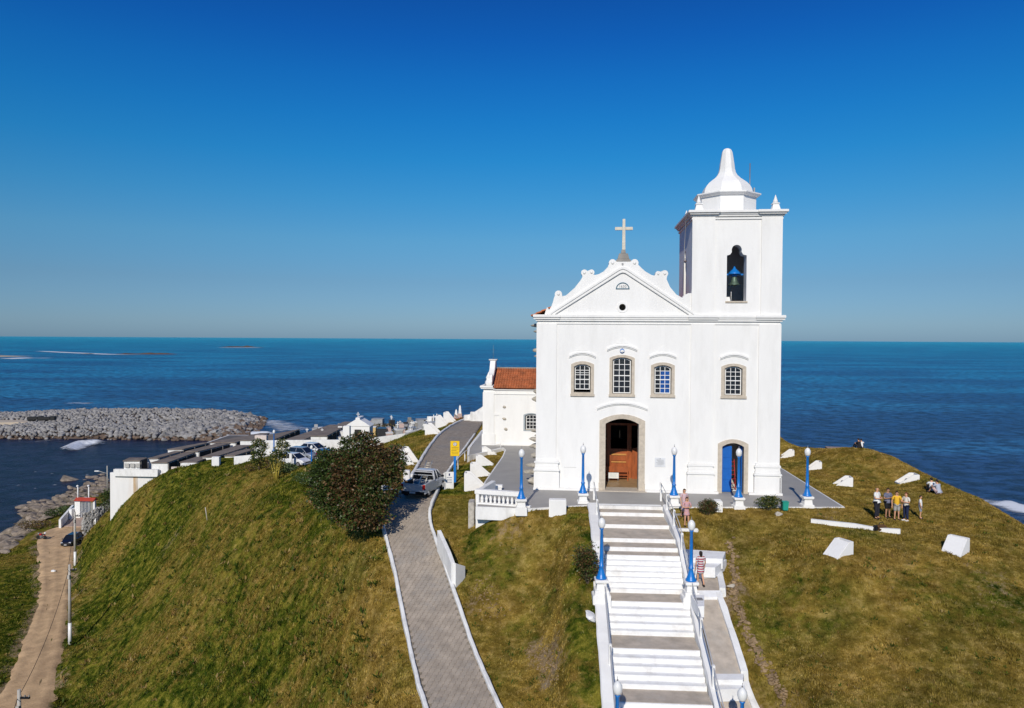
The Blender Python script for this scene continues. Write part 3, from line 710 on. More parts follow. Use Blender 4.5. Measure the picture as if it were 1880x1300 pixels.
# pilasters with stepped plinths
def pil(u0, u1, z0, z1, parent=church, y=-.09, th=.09): MB().box(u0, u1, y, -.001 if th > 0 else 0, z0, z1).build('pilaster', white_m, parent, bevel=.012)
for u0, u1 in ((WL-.06, 1.37), (9.95, 11.42), (14.18, WR+.06)): pil(u0, u1, 1.2, 10.84)
for u0, u1 in ((TU0-.04, 11.39), (14.27, TU1+.04)): pil(u0, u1, 11.4, 17.67)
for u0, u1, r_ in ((-.06, 1.6, 0), (9.77, 11.48, 0), (13.96, 15.64, 1)):
    b = MB(); c = (u0+u1)/2; h = (u1-u0)/2
    b.box(u0, u1, -.30, -.001, .13, 1.12)
    b.box(u0+.03, u1-.03, -.25, -.001, 1.12, 1.22); b.box(u0-.02, u1+.02, -.33, -.001, 1.22, 1.34); b.box(u0+.05, u1-.05, -.24, -.001, 1.34, 1.5); b.box(u0+.08, u1-.08, -.18, -.001, 1.5, 1.72); b.box(u0+.02, u1-.02, -.22, -.001, 1.72, 1.84); b.box(u0+.1, u1-.1, -.14, -.001, 1.84, 1.98)
    b.build('plinth', white_m, church, bevel=.015)
b = MB(); b.box(WL-.2, 4.15, -.36, -.001, -.02, .13); b.box(7.12, 11.73, -.36, -.001, -.02, .13); b.box(13.62, WR+.2, -.36, -.001, -.02, .13); b.box(WL-.2, WL, 0, 24, -.02, .14); b.box(WR, WR+.2, 0, 6.2, -.02, .14)
b.box(WR-.001, WR+.12, -.3, 6.3, .13, 1.2); b.box(WR-.001, WR+.07, -.2, 6.3, 1.2, 1.9); b.build('base_course', white_m, church, bevel=.01)
# main cornice
b = MB()
for z0, z1, o in ((10.78, 10.88, .05), (10.98, 11.10, .12), (11.10, 11.22, .17), (11.22, 11.40, .23)):
    b.box(WL-o, WR+o, -o, -.002, z0, z1); b.box(WL-o, WL+.002, -.002, 24.8, z0, z1); b.box(WR-.002, WR+o, -.002, 6.3, z0, z1)
for u0, u1 in ((WL-.06, 1.37), (9.95, 11.42), (14.18, WR+.06)):
    b.box(u0-.23, u1+.23, -.30, -.22, 11.225, 11.405); b.box(u0-.2, u1+.2, -.22, -.16, 11.1, 11.22)
b.build('main_cornice', white_m, church, bevel=.02)
# pediment silhouette
curl = lambda cx, cz, r, a0, a1, n=7: [(cx + r*math.cos(math.radians(a0+(a1-a0)*k/n)), cz + r*math.sin(math.radians(a0+(a1-a0)*k/n))) for k in range(n+1)]
sil = [(.55, 11.38), (.62, 11.62), (.72, 11.9), (.85, 11.72), (1.0, 11.95), (1.12, 12.3), (1.15, 12.45)]
sil += curl(1.45, 12.74, .24, 200, -10) + [(1.70, 12.60), (1.95, 12.66), (2.5, 13.15), (2.85, 13.6), (3.0, 13.85)]
sil += curl(3.12, 14.13, .21, 230, 60) + [(3.32, 14.24)] + curl(3.58, 14.15, .19, 100, -50) + [(3.8, 13.98), (4.05, 14.03), (4.35, 14.2), (4.62, 14.48)]
sil += curl(4.93, 14.76, .24, 200, 30) + [(5.22, 14.84), (6.04, 14.84)] + curl(6.34, 14.75, .25, 150, -25) + [(6.68, 14.52), (7.0, 14.22), (7.4, 13.98), (7.62, 13.92)]
sil += curl(7.84, 14.05, .17, 190, 80) + [(8.0, 14.18)] + curl(8.26, 14.06, .22, 125, -45) + [(8.38, 13.7), (8.6, 13.2), (9.0, 12.72), (9.4, 12.5), (9.48, 12.66), (9.75, 12.8), (9.998, 12.8), (9.998, 11.38)]
ocu = [(5.59 + .22*math.cos(2*PI*k/16), 11.9 + .22*math.sin(2*PI*k/16)) for k in range(16)]
MB().prism(sil[::-1], [ocu], .02, .6).build('pediment', white_m, church, bevel=.015)
# spiral eyes and raised fillet on the scrolls
for cx_, cz_, r_ in ((1.45, 12.74, .1), (3.12, 14.13, .1), (3.58, 14.15, .09), (4.93, 14.76, .11), (6.34, 14.75, .11), (7.84, 14.05, .08), (8.26, 14.06, .1)):
    Mx = Matrix.Translation((cx_, .02, cz_)) @ Matrix.Rotation(PI/2, 4, 'X'); MB().lathe([(r_, 0), (r_*.8, .05), (.01, .06)], n=12, M=Mx).build('scroll_boss', white_m, church)
tri_o = [(.72, 11.405), (5.35, 14.42), (5.59, 14.5), (5.83, 14.42), (10.35, 11.405)]; tri_i = [(1.22, 11.405), (5.4, 14.06), (5.59, 14.12), (5.78, 14.06), (9.83, 11.405)]
MB().prism(tri_o[::-1] + tri_i, [], -.11, .018).build('raking_cornice', white_m, church, bevel=.02)
tri_o2 = [(.70, 11.41), (5.35, 14.44), (5.59, 14.52), (5.83, 14.44), (10.37, 11.41)]; tri_i2 = [(.95, 11.41), (5.36, 14.26), (5.59, 14.34), (5.82, 14.26), (10.1, 11.41)]
MB().prism(tri_o2[::-1] + tri_i2, [], -.17, -.112).build('raking_cornice', white_m, church, bevel=.02)
b = MB(); ring = [(5.59 + .36*math.cos(2*PI*k/20), 11.9 + .36*math.sin(2*PI*k/20)) for k in range(20)]
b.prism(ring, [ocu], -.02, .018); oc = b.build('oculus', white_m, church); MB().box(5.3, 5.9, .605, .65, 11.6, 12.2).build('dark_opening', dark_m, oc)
MB().cbox((5.57, .0, 14.68), (.12, .05, .13)).build('vent', metal_m, church)
# date lunette
lun = [(5.59 + .44*math.cos(a), 13.06 + .44*math.sin(a)) for a in [k*PI/14 for k in range(15)]]; luni = [(5.59 + .37*math.cos(a), 13.115 + .33*math.sin(a)) for a in [k*PI/14 for k in range(15)]]
lunette = MB().prism(lun, [luni], -.02, .018).build('lunette', mat('faded_teal_paint', (.06, .14, .19), .7, .1), church)
def text_mesh(txt, size, m_, parent, loc, rot, ext=.004, align='CENTER', name='lettering'):
    cu = bpy.data.curves.new(name, 'FONT'); cu.body = txt; cu.size = size; cu.extrude = ext; cu.align_x = align; cu.resolution_u = 2
    o = bpy.data.objects.new(name, cu); COL.objects.link(o)
    me = bpy.data.meshes.new_from_object(o.evaluated_get(bpy.context.evaluated_depsgraph_get())); bpy.data.objects.remove(o); bpy.data.curves.remove(cu)
    me.materials.clear(); me.materials.append(m_); me.name = name
    return link(name, me, parent, loc, rot)
text_mesh('1630', .25, mat('grey_letter_paint', (.22, .22, .21), .8, .1), lunette, (5.59, .012, 13.15), (PI/2, 0, 0))
# cross on its pedestal
b = MB(); b.taper((5.63, .3), 14.84, 15.0, .5, .44, 0, .3, .27); b.taper((5.63, .3), 15.0, 15.38, .38, .28, 0, .25, .2); b.taper((5.63, .3), 15.38, 15.62, .16, .12); b.build('cross_pedestal', conc_m, church, bevel=.02)
b = MB(); b.taper((5.65, .3), 15.62, 17.62, .105, .085, 0, .08, .07); b.box(5.08, 5.553, .232, .368, 16.9, 17.1); b.box(5.747, 6.22, .232, .368, 16.9, 17.1); b.build('cross', gold_m, church, bevel=.015)
# nave roof with tile rows
def tile_roof(name, u0, u1, n0, z0, n1, z1, pitch_=.22, parent=church, along=.38, m_=None):
    """barrel tiles on a plane sloping from (n0,z0) eave to (n1,z1) ridge between u0 and u1"""
    L_ = math.hypot(n1-n0, z1-z0); e = Vector((0, (n1-n0)/L_, (z1-z0)/L_)); nn = Vector((0, -e.z, e.y));
    if nn.z < 0: nn = -nn
    b = MB(); nc = int((u1-u0)/pitch_); nr = int(L_/along)
    for c in range(nc):
        uc = u0 + (c+.5)*pitch_
        for r_ in range(nr):
            s0 = r_*along; s1 = s0+along*1.06; vs = []
            for s_, rr, lift in ((s0, .095, .03), (s1, .075, .0)):
                for k in range(5):
                    a = PI*k/4; p = Vector((uc + rr*math.cos(a)*1.08 + random.uniform(-.004, .004), n0, z0)) + e*s_ + nn*(rr*math.sin(a) + lift); vs.append(p)
            b.add(vs, [(k, k+5, k+6, k+1) for k in range(4)] + [(0,1,2,3,4)], 0, False)
    b.add([Vector((u0, n0, z0)), Vector((u1, n0, z0)), Vector((u1, n1, z1)), Vector((u0, n1, z1))], [(0,1,2,3)])
    o = b.build(name, m_ or tile_m, parent); tag(o, kind='stuff'); return o
def tile_roof_side(name, u_e, u_r, ze, zr, n0, n1, parent=church):
    o = tile_roof(name, n0, n1, 0, ze, abs(u_r-u_e), zr, parent=parent)
    sg = 1 if u_r > u_e else -1
    me = o.data
    for v in me.vertices: x, y, z = v.co; v.co = (u_e + sg*y, x, z)
    if sg > 0: me.flip_normals()
    return o
tile_roof_side('roof_tiles', -.35, 5.5, 11.3, 13.9, .62, 25.0)
tile_roof_side('roof_tiles', 11.2, 5.5, 11.25, 13.9, 6.3, 25.0)
tile_roof_side('roof_tiles', 9.95, 5.5, 11.85, 13.9, .62, 6.3)
MB().box(WL+BT, TL, BT, 24, 10.6, 10.9).build('ceiling', inner_m, church); MB().box(WL+BT+.002, WL+BT+.03, BT, 23.9, .03, 10.6).build('inner_lining', inner_m, church); MB().box(TL-.05, TL-.022, BT, 23.9, .03, 10.6).build('inner_lining', inner_m, church); MB().box(WL+BT+.03, TL-.05, 9.0, 9.1, 2.2, 10.6).build('nave_shade_sheet', dark_m, church)  # dark lining and cross sheet: deep nave shade put into their colour
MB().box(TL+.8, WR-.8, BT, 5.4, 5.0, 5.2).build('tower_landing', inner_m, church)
# toothing stones left in the unfinished side wall
for n_, z_, l_, t_ in ((3.0, 10.6, .55, .16), (14.0, 10.3, 1.05, .22), (14.4, 8.7, 1.25, .3), (14.1, 8.2, .95, .22), (14.3, 7.3, .8, .14), (13.9, 5.2, 1.0, .42), (14.2, 4.6, 1.25, .36), (14.2, 1.9, 1.2, .26), (14.0, 1.5, 1.0, .24), (7.0, 2.15, .85, .25), (7.4, 1.55, .95, .3), (5.2, 1.2, .7, .25), (2.6, .95, .85, .2), (2.2, .55, .95, .18), (1.4, .1, .6, .3)):
    bm = bmesh.new(); bmesh.ops.create_icosphere(bm, subdivisions=2, radius=.5)
    for v in bm.verts:
        k = 1 + random.uniform(-.12, .12); v.co = Vector((v.co.x*2*l_*k, v.co.y*.9*k, v.co.z*2*t_*k*.9))
    me = bpy.data.meshes.new('toothing_stone'); bm.to_mesh(me); bm.free(); me.materials.append(rockw_m); link('toothing_stone', me, church, (WL-.1, n_, z_ + .15), (0, 0, random.uniform(-.2, .2)))
# tower top cornice, drum, dome, pinnacles
b = MB()
for z0, z1, o in ((17.48, 17.60, .08), (17.67, 17.78, .15), (17.78, 17.88, .22), (17.88, 18.04, .33)): b.box(TU0-o, TU1+o, -o, 6.2+o, z0, z1)
for u0, u1 in ((TU0-.04, 11.39), (14.27, TU1+.04)): b.box(u0-.28, u1+.28, -.42, -.31, 17.885, 18.045); b.box(u0-.2, u1+.2, -.31, -.2, 17.78, 17.875)
b.build('tower_cornice', white_m, church, bevel=.02)
TC = (12.69, 3.1, 0); p8 = PI/8; ap = 1/math.cos(p8)
b = MB(); b.lathe([(1.78*ap, 18.04), (1.78*ap, 19.3), (1.92*ap, 19.34), (2.08*ap, 19.46), (2.08*ap, 19.54), (1.62*ap, 19.60)], TC, 8, sm=False, ph=p8); b.build('drum', white_m, church)
b = MB(); b.lathe([(1.58*ap, 19.58), (1.57*ap, 19.76), (1.52*ap, 19.96), (1.42*ap, 20.16), (1.26*ap, 20.36), (1.05*ap, 20.54), (.83*ap, 20.72), (.66*ap, 20.90), (.55*ap, 21.10), (.49*ap, 21.35), (.45*ap, 21.7), (.39*ap, 22.1), (.34*ap, 22.42), (.30*ap, 22.58), (.22*ap, 22.70), (.10*ap, 22.76), (.03, 22.77)], TC, 8, sm=False, ph=p8); b.build('dome', white_m, church, bevel=.01)
for u_, n_ in ((10.42, .42), (15.22, .42), (10.42, 5.8), (15.22, 5.8)):
    b = MB(); b.taper((u_, n_), 18.045, 18.14, .30, .30); b.taper((u_, n_), 18.14, 18.5, .26, .17); b.taper((u_, n_), 18.5, 18.56, .23, .21); b.lathe([(.19, 18.56), (.14, 18.72), (.06, 18.95), (.01, 19.1)], (u_, n_, 0), 8); b.build('pinnacle', white_m, church, bevel=.008)
b = MB(); b.tube([(14.55, 4.6, 18.0), (14.55, 4.6, 22.1)], .035, 6); b.tube([(14.4, 4.6, 20.2), (14.9, 4.6, 20.2)], .02, 5); b.cbox((14.85, 4.6, 20.25), (.1, .1, .3)); b.build('antenna', metal_m, church)
MB().tube([(TU0-.35, .6, 17.85), (TU0-.48, .5, 15), (TU0-.5, .4, 12.3)], .02, 4).build('lightning_cable', metal_m, church)
# bell with blue headstock
bx = 12.82; by = .95
b = MB(); b.lathe([(.36, 0), (.35, .05), (.25, .16), (.19, .36), (.165, .5), (.12, .56), (.02, .58)], (bx, by, 13.38), 20); b.tube([(bx, by, 13.3), (bx, by, 13.6)], .04); bell = b.build('bell', bronze_m, church)
b = MB(); b.lathe([(.42, 0), (.40, .07), (.26, .22), (.12, .34), (.06, .46), (.03, .52)], (bx, by, 14.08), 14); b.box(12.15, 13.38, by-.05, by+.05, 14.02, 14.12); b.box(bx-.14, bx+.14, by-.06, by+.06, 13.9, 14.02); b.build('headstock', blue_m, bell)
b = MB(); b.taper((12.35, .75), 12.25, 12.6, .18, .12); b.tube([(12.2, .8, 12.42), (12.55, .7, 12.3), (12.75, .6, 12.27)], .04); b.tube([(12.62, .9, 12.3), (12.62, .9, 12.95)], .02); b.build('rope_block', worn_m, church)
MB().box(12.08, 13.45, -.07, .3, 12.19, 12.3).build('sill', stone_m, church, bevel=.01)

# windows
def window(x0, x1, z0, z1, g0, g1, gz0, gz1, nc, nr, kind, parent=church, y=-.05, rise=.2, surround=True, dep=BT, sm_=stone_m, pm=glass_m):
    o = MB()
    if surround:
        o.prism(arc_poly(x0, x1, z0, z1, rise), [arc_poly(g0-.05, g1+.05, gz0-.03, gz1+.04, rise*.8)], y, .22)
        o.box(x0-.04, x1+.04, y-.05, y-.001, z0-.02, z0+.14)
    else: o.box(g0-.06, g1+.06, .05, .2, gz0-.09, gz0-.04)
    w_ = o.build('window', sm_, parent, bevel=.01 if surround else 0)
    # sash: arched frame with grid
    lift = .16 if kind == 'slid' else 0
    cwid = (g1-g0); rows = nr; bar = .035; fr = .055; zb = gz0 + lift; zt = gz1; hgt = zt - zb
    sash = MB(); sash.prism(arc_poly(g0, g1, zb, zt, rise*.75), [arc_poly(g0+fr, g1-fr, zb+fr, zt-fr, rise*.65)], .12, .17)
    ph = (hgt - 2*fr)/rows; pw = (cwid-2*fr)/nc; mid = rows//2
    for c in range(1, nc): x = g0+fr+c*pw; sash.box(x-bar/2, x+bar/2, .125, .165, zb+fr, zt-fr-.02)
    for r_ in range(1, rows):
        z = zb+fr+r_*ph; bb = bar*1.7 if r_ == mid else bar; sash.box(g0+fr, g1-fr, .123, .168, z-bb/2, z+bb/2)
    if kind == 'slid': sash.box(g0+fr, g1-fr, .123, .168, zb+fr+3.4*ph, zb+fr+3.4*ph+.03)
    sash.build('sash', white_m, w_)
    mb0 = {}
    for c in range(nc):
        for r_ in range(rows):
            xx = g0+fr+(c+.5)*pw; zz = zb+fr+(r_+.5)*ph
            pmat = pm
            if kind == 'blue' and c >= 1 and r_ < rows-1 and not (r_ == 0 and c == 0): pmat = blueglass_m
            key = pmat.name
            if key not in mb0: mb0[key] = MB().cbox((0, 0, 0), (pw-.01, .006, ph-.01)).mesh('pane', pmat)
            lo = link('pane', mb0[key], w_, (xx, .146, zz), (random.uniform(-.015, .015), 0, random.uniform(-.015, .015)))
            if pmat is blueglass_m: lo['label'] = 'pane with blue shutter behind'
    return w_
for a in win_spec: window(*a)
# curved brows over the openings
def brow(x0, x1, zb, zt, th=.13):
    n = 10; up = []; lo = []
    for k in range(n+1):
        t = k/n; x = x0+(x1-x0)*t; z = zb + (zt-zb)*(1-(2*t-1)**2); up.append((x, z)); lo.append((x, z-th))
    b = MB(); b.prism(lo + up[::-1], [], -.12, -.001)
    lo2 = [(x, z-.08) for x, z in lo]; b.prism(lo2 + [(x, z-.002) for x, z in lo][::-1], [], -.06, -.001)
    b.build('window_brow', white_m, church, bevel=.012)
for x0, x1, zb, zt in ((2.18, 3.9, 8.78, 9.02), (4.62, 6.55, 9.24, 9.5), (7.34, 9.05, 8.78, 9.01), (11.8, 13.56, 8.74, 8.98), (4.0, 7.25, 5.42, 5.78), (11.5, 13.8, 3.97, 4.33)): brow(x0, x1, zb, zt)
for xc, z_, w_, h_ in ((3.04, 9.08, .34, .36), (5.59, 9.56, .4, .4), (8.19, 9.08, .34, .36)): MB().prism([(xc-w_, z_), (xc+w_, z_), (xc, z_+h_)], [], -.02, -.001).build('stucco_gable', white_m, church)
# blue shell emblem
b = MB(); Mx = Matrix.Translation((5.59, -.06, 9.07)) @ Matrix.Rotation(PI/2, 4, 'X')
b.lathe([(.15, -.05), (.15, .0), (.12, .02)], n=14, M=Mx, mi=1)
for k in range(5):
    a = math.radians(30+30*k); b.tube([(5.59, -.1, 8.97), (5.59+.15*math.cos(a), -.1, 8.99+.17*math.sin(a))], [.02, .035], 5, mi=0)
b.tube([(5.59, -.08, 9.24), (5.59, -.08, 9.38)], .02, 5, mi=0); b.build('shell_emblem', [white_m, blue_m], church)
# main door surround with shoulders
d_in = arc_poly(4.57, 6.70, 0, 4.68, .33); d_out = arc_poly(4.18, 7.10, 0, 4.97, .42)
o_ = [(4.18, 0), (4.57, 0)] + [(p[0], p[1]) for p in d_in[:1:-1]] + [(6.70, 0), (7.10, 0)] + d_out[2:]
b = MB().prism(o_, [], -.07, BT+.02); b.box(4.15, 4.565, -.1, -.072, 0, .5); b.box(6.705, 7.12, -.1, -.072, 0, .5)
for z_ in (1.5, 3.75): b.box(4.175, 4.572, -.075, -.071, z_, z_+.015); b.box(6.698, 7.104, -.075, -.071, z_, z_+.015)
b.build('door_surround', stone_m, church, bevel=.01)
MB().box(4.1, 7.2, -.42, .86, -.02, .05).build('threshold', stone_m, church, bevel=.01)
t_in = arc_poly(11.99, 13.35, 0, 3.23, .24); t_out = arc_poly(11.72, 13.62, 0, 3.48, .3)
o_ = [(11.72, 0), (11.99, 0)] + [(p[0], p[1]) for p in t_in[:1:-1]] + [(13.35, 0), (13.62, 0)] + t_out[2:]
MB().prism(o_, [], -.07, BT+.02).build('door_surround', stone_m, church, bevel=.01)
# blue leaves of the main door folded inside
def leaf(u0, u1, n_, z1, parent, name='door_leaf', M=None, lab=None):
    b = MB(); b.box(0, u1-u0, 0, .05, .03, z1)
    for k in range(4): z0 = .12 + k*(z1-.15)/4; b.box(.08, u1-u0-.08, -.025, -.001, z0, z0+(z1-.15)/4-.1)
    b.box(.04, .08, -.04, -.001, z1*.45, z1*.5); o = b.build(name, bluedoor_m, parent, bevel=.006); o.location = (u0, n_, 0)
    if M: o.rotation_euler = (0, 0, M)
    if lab: o['label'] = lab
    return o
leaf(0, 1.0, BT+.05, 4.2, church, M=None).location = (6.72, BT+.03, 0); church.children[-1].rotation_euler = (0, 0, math.radians(82))
l2 = leaf(0, .66, 0, 3.0, church, lab='closed blue left leaf of the tower door'); l2.location = (12.0, .3, 0)
l3 = leaf(0, .66, 0, 3.0, church, lab='open blue right leaf of the tower door'); l3.location = (13.33, .36, 0); l3.rotation_euler = (0, 0, math.radians(98))
# red ladder inside the tower door
b = MB(); b.tube([(12.75, .9, 0), (12.72, 1.3, 2.0)], .03); b.tube([(13.05, .9, 0), (13.02, 1.3, 2.0)], .03)
for k in range(7): b.tube([(12.75, .93+.055*k, .2+.27*k), (13.05, .93+.055*k, .2+.27*k)], .022)
b.build('ladder', mat('red_paint', (.42, .04, .035), .5, .1), church)
# wooden draught screen behind the door
sc_ = MB(); sy = 4.35
sc_.box(3.6, 6.95, sy, sy+.06, .0, 2.08); sc_.box(3.6, 6.95, sy, sy+.06, 3.75, 3.9)
scr = sc_.build('draught_screen', wood_m, church)
for x0, x1 in ((3.65, 4.75), (5.15, 6.2)):
    for z0, z1, mm in ((1.62, 1.74, woodl_m), (1.1, 1.2, woodl_m), (1.24, 1.58, wood_m), (.3, 1.02, wood_m)):
        MB().box(x0, x1, sy-.05, sy-.001, z0, z1).build('panel', mm, scr, bevel=.008)
for x0 in (4.8, 6.25): MB().box(x0, x0+.3, sy-.1, sy-.001, .02, 3.9).build('post', wood_m, scr, bevel=.01)
MB().box(6.6, 6.95, sy-.35, sy-.101, .02, 2.2).build('side_post', wood_m, scr, bevel=.01)
# bench and notice inside the doorway
bench = thing('bench', 'dark red wooden bench standing inside the main church doorway', 'bench', cw2(5.35, 3.35, 0), -TH)
MB().box(-.95, .95, -.2, .2, .40, .45).build('seat', wood_m, bench, bevel=.01)
MB().box(-.95, .95, .2, .24, .55, .95).build('backrest', wood_m, bench, bevel=.01)
for x_ in (-.9, .9):
    for y_ in (-.17, .17): MB().box(x_-.03, x_+.03, y_-.03, y_+.03, 0, .4 if y_ < 0 else .95).build('leg', wood_m, bench)
notice = thing('notice_board', 'white notice card propped against the bench inside the main doorway', 'sign', cw2(5.25, 3.0, 0), -TH)
MB().box(-.36, .36, 0, .02, .22, .62).build('board', globe_m, notice); b = MB(); b.box(-.33, -.30, 0.0, .05, 0, .22); b.box(.30, .33, 0.0, .05, 0, .22); b.build('foot', metal_m, notice)
b = MB()
for k in range(5): b.box(-.25+.03*(k % 2), .25-.05*(k % 3), -.004, -.001, .54-k*.055, .556-k*.055)
b.build('print', mat('faint_print', (.5, .58, .55), .8, .1), notice)
# marble plaque with lines
pq = MB().box(7.74, 8.42, -.04, -.001, 1.62, 2.2).build('plaque', mat('pale_marble', (.66, .67, .68), .4, .1), church)
b = MB()
for k in range(7): b.box(7.82+.05*(k % 3), 8.34-.04*(k % 2), -.046, -.041, 2.05-k*.055, 2.07-k*.055)
b.box(8.05, 8.11, -.046, -.041, 2.1, 2.17); b.build('engraving', mat('engraving_grey', (.38, .38, .38), .8, .1), pq)
MB().box(1.9, 2.7, -.01, -.0005, 1.44, 1.455).build('wall_crack', mat('crack_grey', (.4, .39, .37), .9, .2), church)

# ---------------------------------------------------------------- annex chapel behind, left
annex = thing('chapel_annex', 'low white annex with terracotta tiled roof, behind and left of the church', 'building', cw2(-5.92, 19.1, 0), -TH)
AW, AD, AH = 6.0, 6.0, 5.2
hole_w = [arc_poly(3.87, 5.02, 1.45, 2.92, .14)]
MB().prism([(0, 0), (AW, 0), (AW, AH), (0, AH)], hole_w, 0, .6).build('front_wall', white_m, annex)
b = MB(); b.box(.002, .6, .6, AD, 0, AH); b.box(.6, AW, AD-.5, AD, 0, AH); b.build('side_wall', white_m, annex)
b = MB(); b.box(-.12, 1.1, -.16, -.001, 0, 1.05); b.box(-.05, 1.0, -.08, -.001, 1.05, 4.9); b.box(-.22, 1.1, -.22, -.001, 5.2, 5.32); b.box(-.3, .9, -.3, -.001, 5.32, 5.5); b.box(1.1, AW, -.1, -.001, 0, .14); b.box(1.0, AW, -.07, -.001, 4.7, 4.8)
b.box(-.12, -.001, 0, AD, 0, 1.05); b.box(-.25, .001, -.001, AD, 5.25, 5.5); b.build('pilaster', white_m, annex, bevel=.012)
# eave with a row of tile ends
b = MB(); b.box(.9, AW, -.12, -.001, 5.1, 5.2)
b.build('eave_band', white_m, annex)
tile_roof('roof_tiles', .95, AW+.1, -.3, 5.28, 3.1, 6.98, parent=annex, pitch_=.235)
b = MB(); b.box(.5, AW, 3.1, AD+.3, 5.2, 5.25)
b.add([Vector((.5, 3.1, 6.95)), Vector((AW, 3.1, 6.95)), Vector((AW, AD+.3, 5.25)), Vector((.5, AD+.3, 5.25))], [(0,1,2,3)]); b.build('rear_roof', tile_m, annex)
b = MB(); b.tube([(.9, 3.1, 7.0), (AW, 3.1, 7.0)], .1, 8); b.build('ridge_tiles', conc_m, annex)
gab = [(-.3, 5.5), (6.3, 5.5), (6.3, 5.75), (5.9, 5.9), (5.8, 6.35), (5.5, 6.5), (5.1, 6.35), (4.6, 6.6), (4.0, 7.0), (3.7, 7.45), (3.45, 7.75), (2.65, 7.75), (2.4, 7.45), (2.1, 7.0), (1.5, 6.6), (.9, 6.35), (.6, 6.5), (.2, 6.5), (0, 6.3), (-.05, 5.9), (-.3, 5.75)]
b = MB(); b.prism(gab, [], 0, .5); b.v = [(.85 - v[1] - .05, v[0], v[2]) for v in b.v]; b.f = [f[::-1] for f in b.f]; b.build('gable_wall', white_m, annex, bevel=.03)
b = MB(); b.taper((.55, 3.05), 7.75, 7.85, .35, .4, 0, .5, .55); b.build('gable_cap', white_m, annex)
b = MB(); b.lathe([(.28, 5.5), (.34, 5.8), (.2, 6.1), (.28, 6.2), (.12, 6.5), (.02, 6.75)], (.45, .2, 0), 10); b.build('urn', white_m, annex)
b = MB(); b.tube([(.55, 3.05, 7.85), (.55, 3.05, 9.2)], .025, 5); b.tube([(.4, 3.05, 8.75), (.7, 3.05, 8.75)], .02, 5); b.cbox((.55, 3.05, 8.5), (.1, .05, .1)); b.build('weather_vane', mat('blue_grey_metal', (.1, .2, .28), .6, .1), annex)
aw = window(3.87, 5.02, 1.45, 2.92, 3.95, 4.94, 1.52, 2.86, 3, 4, '', annex, rise=.14, surround=False)
b = MB(); b.prism(arc_poly(3.72, 5.12, 1.36, 3.02, .16), [arc_poly(3.87, 5.02, 1.45, 2.92, .14)], -.03, -.001); b.build('window_trim', mat('grey_blue_trim', (.30, .34, .36), .7, .1), annex)
for u_, z_, a_, c_ in ((1.95, 3.55, .16, .13), (1.95, 2.45, .2, .12), (2.1, 1.5, .18, .13), (5.5, 4.55, .4, .2), (5.4, 4.15, .5, .22), (5.5, 1.0, .5, .2), (5.6, .7, .4, .16)):
    bm = bmesh.new(); bmesh.ops.create_icosphere(bm, subdivisions=2, radius=1)
    for v in bm.verts: k = 1+random.uniform(-.12, .12); v.co = Vector((v.co.x*a_*k, v.co.y*.12, v.co.z*c_*k))
    me = bpy.data.meshes.new('bare_stone'); bm.to_mesh(me); bm.free(); me.materials.append(rockw_m); link('bare_stone', me, annex, (u_, -.02, z_), (0, random.uniform(-.2, .5), 0))
b = MB(); b.prism([(1.2+.0, 2.75), (1.65, 2.75)] + [(1.15+.27*math.cos(a)+.0, 2.75+.2*math.sin(a)) for a in [k*PI/8 for k in range(9)]][1:-1] + [(.88, 2.75)], [], -.06, -.001) if False else b.prism([(1.15+.3*math.cos(k*PI/8), 2.75+.22*math.sin(k*PI/8)) for k in range(9)], [], -.06, -.001)
b.build('wall_niche', white_m, annex)
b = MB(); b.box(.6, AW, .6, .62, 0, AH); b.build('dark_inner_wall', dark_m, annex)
# ---------------------------------------------------------------- staircase
stair_m = Matrix.Translation(s_o) @ Matrix(((s_rt.x, s_dir.x, 0, 0), (s_rt.y, s_dir.y, 0, 0), (0, 0, 1, 0), (0, 0, 0, 1)))   # local x to the right, y down the hill
def sp(u, t, z): return stair_m @ Vector((u, t, z))
stairs = thing('staircase', 'long white stone staircase climbing to the main door, with grey landings', 'staircase', s_o, 0)
inv = Matrix.Translation(-s_o)
treads_grey = {1, 2, 3, 4, 5, 12, 17, 22}
def sbox(b, u0, u1, t0, t1, z0, z1, mi=0):
    vs = [sp(u, t, z) - s_o for u, t, z in ((u0,t1,z0),(u1,t1,z0),(u1,t0,z0),(u0,t0,z0),(u0,t1,z1),(u1,t1,z1),(u1,t0,z1),(u0,t0,z1))]
    b.add(vs, [(0,3,2,1),(4,5,6,7),(0,1,5,4),(1,2,6,5),(2,3,7,6),(3,0,4,7)], mi)
for i in range(1, len(prof)):
    z = prof[i][1]; t0 = prof[i-1][0]; t1 = prof[i][0]
    b = MB(); sbox(b, random.uniform(-.03, .01), SW + random.uniform(-.01, .03), t0 - .02, t1, z - .5, z)
    st = b.build('step', step_m, stairs, bevel=.018)
    if i in treads_grey or (i > 22 and (i - 22) == 5):
        b = MB(); sbox(b, .02, SW-.02, t0 + .012, t1 - .075, z - .01, z + .012); b.build('worn_tread', tread_m, st)
b = MB(); sbox(b, 0, SW, -.30, .0, -.4, .012); b.build('top_nosing', step_m, stairs, bevel=.01)
